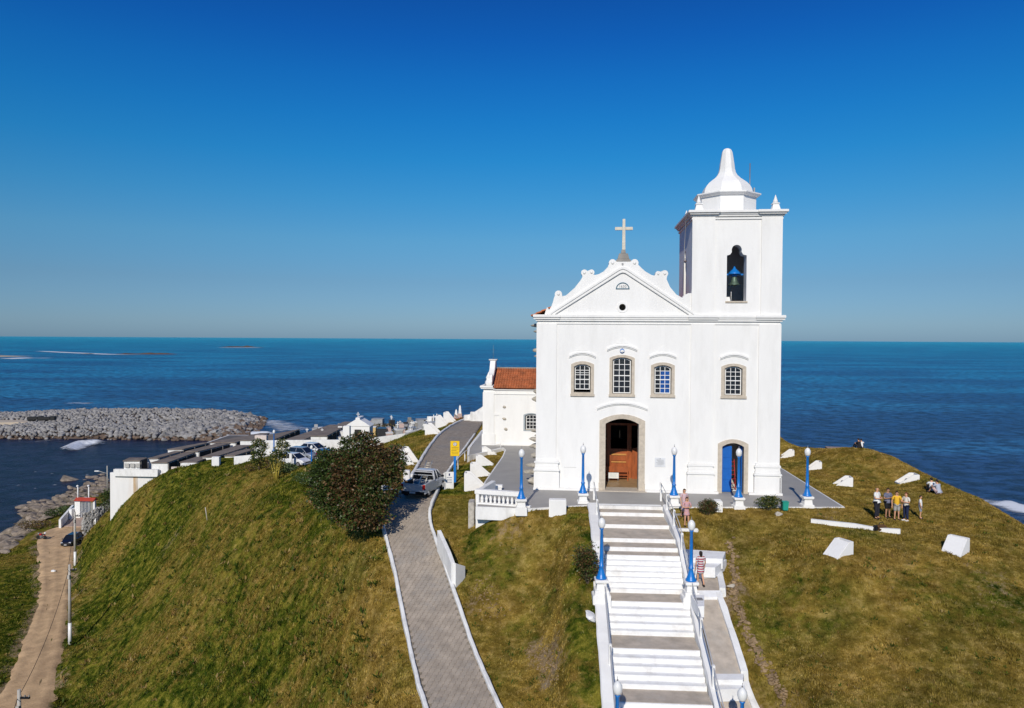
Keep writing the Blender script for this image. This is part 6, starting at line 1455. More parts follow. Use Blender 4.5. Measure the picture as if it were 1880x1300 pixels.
# sand strip on the breakwater with two dark trucks
bsand = [(-330, 286.5), (-205, 287.5), (-188, 291), (-200, 297), (-330, 297.5)]
tag(MB().prism(bsand, [], SEA + .5, SEA + 2.6, 'z').build('sand_track', mat('pale_sand', (.50, .42, .32), .95, .12, .3, .2)), kind='structure')
for px, lab in ((65, 'left of the two dark dump trucks parked on the breakwater track'), (88, 'right of the two dark dump trucks parked on the breakwater track')):
    X = (px-940)/1340*292; t = thing('dump_truck', lab, 'truck', (X, 291.5, SEA + 2.6), .15); dm = mat('dark_truck_paint', (.02, .02, .02), .6, .2)
    MB().box(-2.6, 1.2, -1.1, 1.1, .9, 2.0).build('bed', dm, t, bevel=.1); MB().box(1.3, 2.9, -1.1, 1.1, .6, 2.2).build('cab', dm, t, bevel=.15)
    for x in (-1.8, -.6, 2.1):
        for y in (-1.05, 1.05):
            MB().lathe([(.25, -.15), (.48, -.14), (.48, .14), (.25, .15)], n=10, M=Matrix.Translation((x, y, .48)) @ Matrix.Rotation(PI/2, 4, 'X')).build('wheel', tyre_m, t)
# shore rocks on the left
shore = mat('layered_shore_rock', (.24, .195, .15), .9, .45, .9, .9, 3, dirt=(.07, .055, .04), dscale=.6, damt=1)
smesh = [rock_mesh(50+k, shore, .42, 2) for k in range(7)]
def shore_rock(px, py, s, lab=None, zo=0, ax=1.5):
    sz_ = 'small flat' if s < .9 else 'broad flat'
    lab = lab or (sz_ + (' boulder in the cluster by the left picture edge' if px < 40 else ' shore rock by the rust brown scrub and the motorcycle' if px < 90 else ' shore rock at the waterline left of the gatehouse' if px < 145 else ' shore rock between the gatehouse and the tall cemetery wall'))
    p = atz(px, py, max(ground(*atz(px, py, -25.8)[:2]), SEA - .3)); zz_ = max(ground(p.x, p.y), SEA - .2)
    o = link('shore_rock', random.choice(smesh), None, (p.x, p.y, zz_ + s*.12 + zo), (random.uniform(-.3, .3), random.uniform(-.3, .3), random.uniform(-.7, .7)), (s*ax, s, s)); return tag(o, lab, 'rock', 'shore boulders')
zone = [(0, 1012), (22, 985), (45, 968), (42, 935), (60, 925), (100, 915), (118, 905), (140, 888), (165, 875), (196, 868), (203, 905), (180, 915), (140, 930), (118, 935), (100, 945), (88, 960), (60, 985), (30, 1005), (0, 1035)]
zx = np.array([p[0] for p in zone]); kk = 0; r_ = random.Random(5)
while kk < 190:
    x = r_.uniform(0, 203); y = r_.uniform(866, 1035)
    if not inside(zone, np.array([x]), np.array([y]))[0]: continue
    if 100 < x < 170 and y > 935: continue
    shore_rock(x, y, r_.choice([r_.uniform(.45, .9), r_.uniform(.6, 1.5)]), zo=r_.uniform(-.1, .25)); kk += 1
shore_rock(128, 884, 2.1, 'big isolated brown rock standing in the harbour water near the gatehouse', 0, 1.8)['group'] = 'harbour rocks'
for x, y, s in ((18, 977, 2.1), (30, 976, 1.7), (8, 992, 2.0), (25, 998, 2.2), (46, 934, 1.9), (62, 930, 2.3), (75, 938, 2.2), (85, 925, 1.8), (55, 945, 1.7), (10, 1010, 2.2)): shore_rock(x, y, s, ax=1.3)
# far reefs and the low spit
reef_m = mat('dark_reef', (.10, .065, .045), .9, .3, .02, .3, .5)
def reef(px0, px1, py, h, lab, m_=reef_m, wid=25):
    a, b_ = atz(px0, py, SEA), atz(px1, py, SEA); n = max(8, int((b_-a).length/ (8 if a.y < 2000 else 16))); V = []; F_ = []
    for i in range(n+1):
        t = i/n; p = a.lerp(b_, t); hh = h*(4*t*(1-t))**.4*random.uniform(.25, 1.1)
        V += [p + Vector((0, -wid*.5, -.5)), p + Vector((0, -wid*.15, hh*.8)), p + Vector((0, wid*.2, hh)), p + Vector((0, wid, -.5))]
        if i: F_ += [(4*i-4+k, 4*i+k, 4*i+k+1, 4*i-3+k) for k in range(3)]
    b = MB(); o0 = a.copy(); b.add([v - o0 for v in V], F_); o = b.build('reef', m_); o.location = o0; return tag(o, lab, 'reef')
reef(402, 486, 637.5, 6.0, 'small dark rocky reef far out near the horizon, left of centre'); reef(205, 322, 650.5, 3.6, 'long low reddish reef far out on the left', mat('reddish_reef', (.13, .075, .05), .9, .3, .02))
reef(150, 175, 650, 1.6, 'small rock of the far reef line left of the reddish reef'); reef(-60, 30, 655, 3.5, 'low sandy spit at the far left edge of the sea', mat('pale_spit', (.42, .36, .28), .9, .3, .02), 60)
# ---------------------------------------------------------------- surf
foam_m = bpy.data.materials.new('sea_foam'); foam_m.use_nodes = True
def foam_nodes(m):
    N = m.node_tree.nodes; L = m.node_tree.links; b = N['Principled BSDF']; b.inputs['Base Color'].default_value = (.72, .75, .78, 1); b.inputs['Roughness'].default_value = .8
    g = N.new('ShaderNodeNewGeometry'); mp = N.new('ShaderNodeMapping'); mp.inputs['Scale'].default_value = (.28, .9, 1); L.new(g.outputs['Position'], mp.inputs[0])
    n = N.new('ShaderNodeTexNoise'); n.inputs['Detail'].default_value = 8; n.inputs['Roughness'].default_value = .72; L.new(mp.outputs[0], n.inputs['Vector']); n.inputs['Scale'].default_value = 1
    at = N.new('ShaderNodeAttribute'); at.attribute_name = 'dens'
    ad = N.new('ShaderNodeMath'); ad.operation = 'ADD'; L.new(n.outputs[0], ad.inputs[0]); L.new(at.outputs['Fac'], ad.inputs[1])
    r = N.new('ShaderNodeMapRange'); r.inputs['From Min'].default_value = .90; r.inputs['From Max'].default_value = 1.24; L.new(ad.outputs[0], r.inputs[0])
    L.new(r.outputs[0], b.inputs['Alpha'])
foam_nodes(foam_m)
def foam(pts, wid, dens=.75, z=.12, hgt=0.0):
    """strip of foam along photo pixels lying on the sea"""
    P_ = [atz(x, y, SEA) for x, y in pts]; P_ = resample(P_, max(1.5, P_[0].y/160)); n = len(P_); V = []; F_ = []; A = []; K = 6
    for i, p in enumerate(P_):
        t = i/(n-1); env = min(1, 4*t, 4*(1-t)); jj = random.uniform(.7, 1.2)
        d = P_[min(i+1, n-1)] - P_[max(i-1, 0)]; d.normalize(); s_ = Vector((d.y, -d.x, 0))
        for k in range(K+1):
            u = k/K*2-1; q = p + s_*u*wid/2*jj; V.append((q.x, q.y, SEA + z + hgt*math.exp(-(u+.3)**2*6)*env)); A.append(.82*dens*env*(1-u*u)**.6 + .04*(1-abs(u)))
        if i: F_ += [(i*(K+1)-K-1+k, i*(K+1)+k, i*(K+1)+k+1, i*(K+1)-K+k) for k in range(K)]
    o = link('surf_foam', np_mesh('surf_foam', V, F_, foam_m, True, {'dens': A})); return tag(o, kind='stuff')
foam([(122, 833), (135, 824), (150, 817), (175, 815), (200, 818)], 9, .85, .15, 1.3)
foam([(100, 742), (140, 740), (178, 742)], 14, .6); foam([(10, 739), (60, 741)], 10, .35); foam([(110, 752), (150, 750)], 7, .25)
foam([(455, 772), (478, 771), (500, 775), (528, 786), (540, 800)], 20, .62, .12, .3); foam([(380, 806), (400, 802), (440, 801), (480, 799), (520, 801)], 9, .9, .2, 1.2); foam([(395, 800), (412, 792), (425, 797)], 4, .8, .3, 2.5)
foam([(0, 811), (60, 812), (120, 806), (200, 802), (280, 801), (350, 802)], 4, .5, .15); foam([(540, 785), (600, 790)], 14, .5)
foam([(1815, 921), (1845, 928), (1880, 938), (1940, 955)], 9, .95, .2, .8); foam([(1560, 925), (1680, 918), (1790, 919), (1840, 926), (1900, 942), (1980, 985)], 14, .62)
foam([(0, 645), (60, 644.5), (130, 648), (200, 651), (330, 653)], 40, .85, .3, .8); foam([(0, 660), (40, 658), (80, 658)], 45, .9, .3, .8); foam([(70, 658), (86, 657)], 40, .8); foam([(330, 652), (360, 652)], 30, .4); foam([(380, 638.6), (500, 638.6)], 90, .8, .3, .5)
for a in ((20, 893, 45), (55, 898, 75), (90, 892, 110), (30, 868, 40), (58, 868, 70), (85, 871, 105), (150, 873, 170)): foam([(a[0], a[1]), ((a[0]+a[2])/2, a[1]-1), (a[2], a[1])], 2.0, .6)

# ---------------------------------------------------------------- grass blades
def grass_blades(n, hfun, name):
    rng = np.random.default_rng(3)
    D = np.exp(rng.uniform(math.log(25), math.log(118), n)); a = rng.uniform(-.78, .78, n); X = D*a; Y = D
    ok = (X > GX0+1) & (X < GX1-1) & (Y < 116)
    X = X[ok]; Y = Y[ok]
    gi = lambda Z: bil(Z, GX0, GY0, GS, X, Y)
    mask = np.ones(len(X), bool)
    mask &= ~inside(PLZ, X, Y) & ~inside(dirt_poly, X, Y)
    rp = [(p.x, p.y) for p in RLs] + [(p.x, p.y) for p in RRs[::-1]]; mask &= ~inside(rp, X, Y)
    T_ = (X - s_o.x)*s_dir.x + (Y - s_o.y)*s_dir.y; U_ = (X - s_o.x)*s_rt.x + (Y - s_o.y)*s_rt.y
    mask &= ~((U_ > -.62) & (U_ < SW + .35) & (T_ > -.5))
    pp = [(p.x, p.y) for p in (atz(1250, 1005, -1), atz(1336, 1008, -1), atz(1318, 1045, -1.7), atz(1327, 1084, -1.95), atz(1372, 1237, -3.85), atz(1415, 1360, -5.5), atz(1330, 1360, -5.5))]; mask &= ~inside(pp, X, Y)
    zz = gi(ZZ); mask &= (zz > SEA + 1.6)
    br = gi(bare); mask &= rng.random(len(X)) > br*.9
    cem = inside([(-58, 104.5), (-35, 104.5), (-24, 96), (-16, 96), (-9, 106), (-9, 130), (-60, 150)], X, Y); mask &= ~cem
    X, Y, zz = X[mask], Y[mask], zz[mask]; nn = len(X)
    left = sstep(-5, -14, X) * sstep(.3, .7, fnoise(X, Y, 3.0, 31, 3))
    wild = np.clip(.2 + 1.0*left + .7*sstep(.55, .7, fnoise(X, Y, 1.1, 33, 2)), 0, 1.6) * np.where(X < -5, 1, .55)
    hgt = (.035 + .12*wild) * rng.uniform(.5, 1.3, nn)
    K = 3; V = np.empty((nn, K, 3, 3), np.float32); rnd = rng.random(nn)
    for k in range(K):
        th = rng.uniform(0, 2*PI, nn); lean = rng.uniform(.2, 1.1, nn)*hgt; w_ = (.008 + .010*rng.random(nn)) * (1 + Y/45); r0 = rng.uniform(0, .06, nn)
        bx = X + r0*np.cos(th*3); by = Y + r0*np.sin(th*3)
        V[:, k, 0] = np.c_[bx - w_*np.cos(th), by - w_*np.sin(th), zz - .02]; V[:, k, 1] = np.c_[bx + w_*np.cos(th), by + w_*np.sin(th), zz - .02]
        V[:, k, 2] = np.c_[bx + lean*np.sin(th), by - lean*np.cos(th), zz + hgt]
    V = V.reshape(-1, 3); F_ = np.arange(len(V)).reshape(-1, 3)
    gr = np.repeat(bil(green, GX0, GY0, GS, X, Y), 3*K)
    o = link(name, np_mesh(name, V, F_, blade_m, False, {'green': gr, 'rnd': np.repeat(np.clip(rnd, 0, 1), 3*K)})); return tag(o, 'short dry green and straw grass covering the church hill', 'grass', kind='stuff')
grass_blades(560000, None, 'grass')

# ---------------------------------------------------------------- tree and shrubs
def leaf_mat(name, cols, spec=.35):
    m = bpy.data.materials.new(name); m.use_nodes = True; N = m.node_tree.nodes; L = m.node_tree.links; b = N['Principled BSDF']; b.inputs['Roughness'].default_value = .45; b.inputs['Specular IOR Level'].default_value = spec
    at = N.new('ShaderNodeAttribute'); at.attribute_name = 'rnd'; r = N.new('ShaderNodeValToRGB'); e = r.color_ramp.elements; r.color_ramp.interpolation = 'CONSTANT'
    while len(e) < len(cols): e.new(.5)
    for k, c in enumerate(cols): e[k].position = k/len(cols); e[k].color = (*c, 1)
    L.new(at.outputs['Fac'], r.inputs[0]); L.new(r.outputs[0], b.inputs['Base Color'])
    tr = N.new('ShaderNodeBsdfTranslucent'); L.new(r.outputs[0], tr.inputs[0]); mx = N.new('ShaderNodeMixShader'); mx.inputs[0].default_value = .2
    L.new(b.outputs[0], mx.inputs[1]); L.new(tr.outputs[0], mx.inputs[2]); L.new(mx.outputs[0], N['Material Output'].inputs[0]); return m
greens = [(.030, .055, .010), (.045, .078, .014), (.065, .10, .020), (.028, .045, .010), (.09, .115, .03)]
reds = [(.105, .048, .02), (.145, .075, .03), (.08, .05, .02), (.19, .115, .05), (.06, .06, .02)]
lf_green = leaf_mat('glossy_green_leaf', greens); lf_red = leaf_mat('reddish_brown_leaf', reds); lf_dry = leaf_mat('dry_yellow_leaf', [(.30, .22, .03), (.22, .18, .03), (.36, .28, .06), (.12, .13, .02)]); lf_grey = leaf_mat('grey_green_leaf', [(.10, .15, .05), (.14, .19, .08), (.07, .11, .03)])
def leaves(lobes, n, size, redfun, seed=1, droop=.3, clump=14, shell=.55):
    """leaf clumps through ellipsoid lobes (cx,cy,cz,rx,ry,rz); returns verts, faces, rnd, material index"""
    rng = np.random.default_rng(seed); V = []; R = []; MI = []
    vol = np.array([l[3]*l[4]*l[5] for l in lobes])**.75; vol /= vol.sum(); nc = n//clump
    for c in range(nc):
        l = lobes[rng.choice(len(lobes), p=vol)]; d = rng.normal(size=3); d /= np.linalg.norm(d); rr = shell + (1-shell)*rng.random()**.6; rr *= rng.uniform(.82, 1.1)
        cc = np.array(l[:3]) + d*np.array(l[3:])*rr; red = redfun(cc, rng); crnd = rng.random(); cs = size*rng.uniform(1.2, 2.2)
        for k in range(clump):
            e = rng.normal(size=3); e /= np.linalg.norm(e); e[2] = abs(e[2])*.6 - .1; p = cc + e*cs*rng.uniform(.2, 1.0)
            t = e + rng.normal(size=3)*.5 + d*.6; t[2] -= droop; t /= np.linalg.norm(t); s_ = np.cross(t, rng.normal(size=3)); s_ /= np.linalg.norm(s_); L_ = size*rng.uniform(.6, 1.15); w_ = L_*.27
            V += [p, p + t*L_*.5 + s_*w_, p + t*L_, p + t*L_*.5 - s_*w_]; R.append((rng.random() + crnd) * .5); MI.append(1 if rng.random() < red else 0)
    return np.array(V), np.array(R), np.array(MI)
def foliage(name, parent, lobes, n, size, m0, m1, redfun, seed, **kw):
    V, R, MI = leaves(lobes, n, size, redfun, seed, **kw); F_ = np.arange(len(V)).reshape(-1, 4)
    return link(name, np_mesh(name, V, F_, [m0, m1], False, {'rnd': np.repeat(R, 4)}, mi=MI), parent)
bark = mat('grey_brown_bark', (.13, .10, .075), .95, .3, 4, .6, 12)
# the big tree; everything relative to its foot
tp = hit(655, 966)
tree = thing('bushy_tree', 'big bushy tree with dark green and reddish brown leaves beside the paved road', 'tree', tp)
def rel(px, py, D, rx, ry, rz):
    p = atd(px, py, D) - tp; return (p.x, p.y, p.z, rx, ry, rz)
lobes = [rel(655, 868, 43.5, 2.0, 1.9, 1.6), rel(612, 866, 44, 1.35, 1.4, 1.3), rel(706, 850, 44, 1.25, 1.4, 1.05), rel(660, 828, 44, 1.3, 1.3, 1.0), rel(668, 935, 42.4, 1.35, 1.2, 1.2), rel(622, 905, 43.4, 1.45, 1.3, 1.35), rel(700, 893, 42.8, 1.15, 1.2, 1.25), rel(672, 808, 44, .65, .7, .55), rel(724, 838, 44.3, .65, .8, .65), rel(592, 875, 44.4, .75, .9, .95), rel(655, 945, 42.2, 1.1, .9, .85), rel(600, 835, 44, .55, .6, .5), rel(728, 866, 43.6, .6, .7, .75), rel(686, 945, 42.0, .95, .9, .85), rel(640, 925, 42.4, 1.2, 1.0, 1.0), rel(618, 935, 42.6, .95, .9, .75), rel(596, 908, 43.2, .95, .9, .85)]
def tred(c, rng):
    g = .5 + .5*math.sin(c[0]*1.7 + 1.0)*math.cos(c[2]*1.5 + c[0]*.6); base = .55 if c[0] > -.4 else .14
    return np.clip(base*(.35 + 1.2*g), .04, .92)
foliage('crown', tree, lobes, 38000, .18, lf_green, lf_red, tred, 4)
b = MB()
for k, l in enumerate(lobes[:10]):
    c = Vector(l[:3]); b.tube([(0, 0, -.4), (random.uniform(-.15, .15), 0, .5), c*.45 + Vector((0, 0, .2)), c*.8, c], [.16, .13, .09, .05, .02], 6)
b.build('limbs', bark, tree); MB().tube([(0, 0, -.5), (.05, 0, .3), (.0, .05, 1.0)], [.28, .23, .17], 8).build('trunk', bark, tree)
def shrub(px, py, w_, h_, m0, m1, redp, n, size, lab, name='shrub', cat='shrub', seed=1, D=None, lobf=None, stems=3, zoff=0):
    p = hit(px, py) if D is None else atd(px, py, D)
    if D is not None: p.z = ground(p.x, p.y) + zoff
    t = thing(name, lab, cat, p); r = random.Random(seed)
    lb = [(r.uniform(-.35, .35)*w_, r.uniform(-.2, .2)*w_, h_*r.uniform(.4, .7), w_*r.uniform(.25, .42), w_*r.uniform(.25, .38), h_*r.uniform(.25, .38)) for _ in range(6)] + [(0, 0, h_*.5, w_*.42, w_*.38, h_*.45)]
    foliage('foliage', t, lobf or lb, n, size, m0, m1, lambda c, g: redp, seed, clump=9)
    b = MB()
    for k in range(stems): b.tube([(0, 0, -.2), (r.uniform(-.2, .2)*w_, r.uniform(-.1, .1), h_*.35), (r.uniform(-.3, .3)*w_, 0, h_*.7)], [.04, .03, .01], 5)
    b.build('stems', bark, t); return t
shrub(1299, 946, 1.15, .95, lf_green, lf_red, .6, 2600, .09, 'bush with pinkish brown flowers beside a white block in front of the tower', seed=2)
shrub(1412, 937, 1.2, .85, lf_green, lf_dry, .12, 2600, .09, 'dark green bush at the plaza edge beside the turquoise bin', seed=3)
shrub(1078, 1072, 1.0, 1.9, lf_green, lf_red, .5, 3200, .12, 'tall red and green leafed bush against the left stair wall', seed=5)
shrub(475, 856, 2.0, 3.1, lf_green, lf_dry, .15, 2600, .2, 'small round topped dark green tree left of the cars on the hill crest', 'small_tree', 'tree', 6, D=84, lobf=[(0, 0, 2.5, .95, .9, 1.0), (-.1, 0, 1.4, .8, .8, .8), (0, 0, 3.1, .6, .6, .5)])
shrub(510, 862, 1.6, 3.4, lf_green, lf_dry, .2, 2600, .2, 'slender leaning dark green tree in front of the white car', 'small_tree', 'tree', 7, D=79, lobf=[(.45, 0, 3.0, .75, .7, .9), (0, 0, 2.0, .8, .7, .9), (.6, 0, 3.6, .5, .5, .5), (-.1, 0, 1.1, .6, .6, .6)])
shrub(488, 858, 2.2, 1.8, lf_red, lf_dry, .3, 900, .16, 'dry reddish twiggy bush between the two small trees on the crest', seed=8, D=84)
shrub(462, 862, 2.4, .9, lf_red, lf_dry, .3, 700, .15, 'low brown dry bush on the hill crest left of the small trees', seed=9, D=84)
# yellow leaning stems plant
yp = atd(508, 878, 76); yp.z = ground(yp.x, yp.y); yt = thing('spiky_plant', 'plant with bright yellow upright stems on the hill crest', 'plant', yp)
b = MB()
for k in range(16): a = random.uniform(-1, 1); b.tube([(a*.1, random.uniform(-.1, .1), 0), (a*.6, random.uniform(-.3, .3), random.uniform(1.4, 2.3))], [.045, .02], 4)
b.build('stems', mat('yellow_stem', (.42, .33, .05), .7, .25), yt); foliage('leaves', yt, [(0, 0, 1.6, .7, .5, .8)], 250, .2, lf_dry, lf_green, lambda c, g: .3, 11, clump=5)
shrub(535, 868, 2.4, .9, lf_grey, lf_green, .2, 700, .28, 'pale grey green agave like clump in front of the white parked car', 'shrub', 'shrub', 12, D=79)
shrub(575, 882, 3.4, 1.3, lf_green, lf_grey, .3, 1400, .16, 'low dark green hedge below the blue lamp, left of the big tree', 'shrub', 'shrub', 13, D=66)
shrub(590, 870, 2.2, 2.0, lf_green, lf_red, .15, 1500, .17, 'dark green shrub touching the left side of the big tree', 'shrub', 'shrub', 14, D=64)
shrub(197, 885, 3.0, 3.6, lf_green, lf_green, 0, 1500, .3, 'dark bush growing beside the left corner of the tall cemetery wall', 'shrub', 'shrub', 15, D=110)
for px, py, w_, h_, lab in ((703, 776, 5.0, 2.0, 'rusty brown bush at the seaward edge of the graveyard, leftmost of four'), (755, 775, 3.6, 1.6, 'olive brown bush at the graveyard\'s seaward edge, second from left'), (774, 774, 3.2, 1.6, 'olive brown bush at the seaward edge of the graveyard, third from left'), (795, 775, 4.6, 1.1, 'low olive hedge at the graveyard\'s seaward edge, rightmost of four')):
    shrub(px, py, w_, h_, lf_red if px < 720 else lf_dry, lf_dry if px < 720 else lf_green, .4, 700, .28, lab, 'shrub', 'shrub', px, D=131, zoff=-.1)
shrub(72, 965, 5.5, 1.6, lf_red, lf_dry, .2, 1600, .25, 'rust brown scrub between the motorcycle and the shore rocks', 'shrub', 'shrub', 31, D=atz(72, 965, -24).y); shrub(98, 945, 2.5, 1.6, lf_green, lf_green, .2, 700, .28, 'dark green spiky scrub on the bank left of the concrete ramp', 'shrub', 'shrub', 32, D=atz(98, 945, -24).y); shrub(118, 940, 3.5, 1.2, lf_grey, lf_green, .3, 700, .28, 'grey green scrub beside the ramp parapet', 'shrub', 'shrub', 33, D=atz(118, 938, -24).y)
for k, (px, py, lab) in enumerate(((1345, 1078, 'pale grey stone lying on the earth bank right of the side ramp'), (1428, 946, 'pale sandy stones piled beside the green bush by the bin'))):
    p = hit(px, py); o = link('garden_rock', rock_mesh(90+k, rockw_m, .6, 2), None, (p.x, p.y, p.z + .05), (0, 0, .4), (.32, .28, .26)); tag(o, lab, 'rock')
wr_ = hit(1085, 1140); o = link('white_stone', rock_mesh(77, worn_m, 1.0, 2), None, (wr_.x, wr_.y, wr_.z + .15), (.3, -.45, .5), (.32, .36, .46)); tag(o, 'whitewashed boulder leaning against the left stair wall', 'rock')
# eroded earth bank with clods right of the ramp
clod = mat('earth_clod', (.26, .18, .10), .95, .4, 3, .5, 10, dirt=(.10, .065, .035), dscale=2, damt=.8); cm = [rock_mesh(120+k, clod, .6) for k in range(4)]; it = []
line = [(1340, 1000), (1345, 1030), (1350, 1060), (1345, 1090), (1360, 1130), (1375, 1170), (1390, 1200), (1408, 1225), (1425, 1260), (1445, 1300)]
for k in range(420):
    t = random.random()*(len(line)-1); i = int(t); f = t-i; x = line[i][0]*(1-f) + line[i+1][0]*f + random.gauss(0, 5); y = line[i][1]*(1-f) + line[i+1][1]*f + random.gauss(0, 5)
    p = hit(x, y); s_ = random.uniform(.03, .13); it.append((random.choice(cm), (p.x, p.y, p.z + s_*.2), rrot(), (s_*1.3, s_, s_), 0))
for px, py, sx in ((885, 1085, 12), (905, 1115, 12), (985, 1200, 12), (1010, 1230, 12)):
    for k in range(70): p = hit(px + random.gauss(0, sx), py + random.gauss(0, 11)); s_ = random.uniform(.02, .07); it.append((random.choice(cm), (p.x, p.y, p.z + s_*.2), rrot(), (s_*1.3, s_, s_), 0))
tag(merged('earth_clods', it, None, [clod]), 'crumbling brown earth and small stones exposed on the bare banks', 'soil', kind='stuff')

# weeds: low dark green rosettes and dry clumps scattered over the slopes
def weeds():
    rng = np.random.default_rng(8); V = []; R = []; MI = []
    for k in range(2600):
        px = rng.uniform(0, 1880); py = rng.uniform(860, 1299)
        left_ = px < 700
        if not left_ and rng.random() < .62: continue
        p = hit(px, py, 24, 112)
        if p.y > 111 or p.z < SEA + 2: continue
        if 1070 < px < 1385 or inside(PLZ, np.array([p.x]), np.array([p.y]))[0] or inside(dirt_poly, np.array([p.x]), np.array([p.y]))[0]: continue
        rp_ = [(q.x, q.y) for q in RLs] + [(q.x, q.y) for q in RRs[::-1]]
        if inside(rp_, np.array([p.x]), np.array([p.y]))[0]: continue
        s_ = rng.uniform(.10, .26) * (1.25 if left_ else .6) * (1 + p.y/110); red = rng.random() < .22
        for q in range(13):
            a = rng.uniform(0, 2*PI); el = rng.uniform(.15, 1.2); t = np.array([math.cos(a)*math.cos(el), math.sin(a)*math.cos(el), math.sin(el)]); c = np.array(p) + np.array([rng.normal()*s_*.5, rng.normal()*s_*.5, -.01])
            sd_ = np.array([-math.sin(a), math.cos(a), 0]); L_ = s_*rng.uniform(.6, 1.2); w_ = L_*.16
            V += [c, c + t*L_*.5 + sd_*w_, c + t*L_, c + t*L_*.5 - sd_*w_]; R.append(rng.random()); MI.append(1 if red else 0)
    V = np.array(V); F_ = np.arange(len(V)).reshape(-1, 4)
    wd = leaf_mat('weed_leaf', [(.05, .085, .012), (.09, .12, .015), (.13, .14, .02), (.05, .075, .012)], .05); wd2 = leaf_mat('dry_weed_leaf', [(.28, .19, .06), (.20, .12, .035), (.34, .25, .10)], .05)
    tag(link('weeds', np_mesh('weeds', V, F_, [wd, wd2], False, {'rnd': np.repeat(np.array(R), 4)}, mi=np.array(MI))), 'green and straw coloured weed clumps scattered over the hill slopes', 'weeds', kind='stuff')
weeds()
# ---------------------------------------------------------------- people
skin_a = mat('skin', (.60, .32, .19), .6, .05, 8, 0); 
def cloth(n, c): return mat(n, c, .85, .08, 20, .1)
hair_m = {'dark': mat('dark_hair', (.02, .013, .01), .7, .2, 30), 'red': mat('auburn_hair', (.16, .045, .02), .6, .2, 30), 'grey': mat('thin_grey_hair', (.32, .27, .22), .8, .2, 30)}
shoe_m = mat('dark_shoe', (.02, .018, .018), .6, .1); feature_m = mat('dark_feature', (.03, .015, .012), .5, .1)
def skin_mesh(name, verts, edges, radii, m_, parent, root=0, sub=1):
    me = bpy.data.meshes.new(name); me.from_pydata(verts, edges, []); o = bpy.data.objects.new(name, me); COL.objects.link(o)
    sm = o.modifiers.new('skin', 'SKIN'); sm.use_smooth_shade = True; sm.branch_smoothing = .4
    for i, r in enumerate(radii):
        r = r if isinstance(r, tuple) else (r, r); me.skin_vertices[0].data[i].radius = r; me.skin_vertices[0].data[i].use_root = (i == root)
    ss = o.modifiers.new('sub', 'SUBSURF'); ss.levels = sub; ss.render_levels = sub
    dg = bpy.context.evaluated_depsgraph_get(); me2 = bpy.data.meshes.new_from_object(o.evaluated_get(dg)); bpy.data.objects.remove(o); bpy.data.meshes.remove(me)
    me2.materials.clear(); me2.materials.append(m_); me2.name = name
    me2.polygons.foreach_set('use_smooth', [True]*len(me2.polygons))
    return link(name, me2, parent)
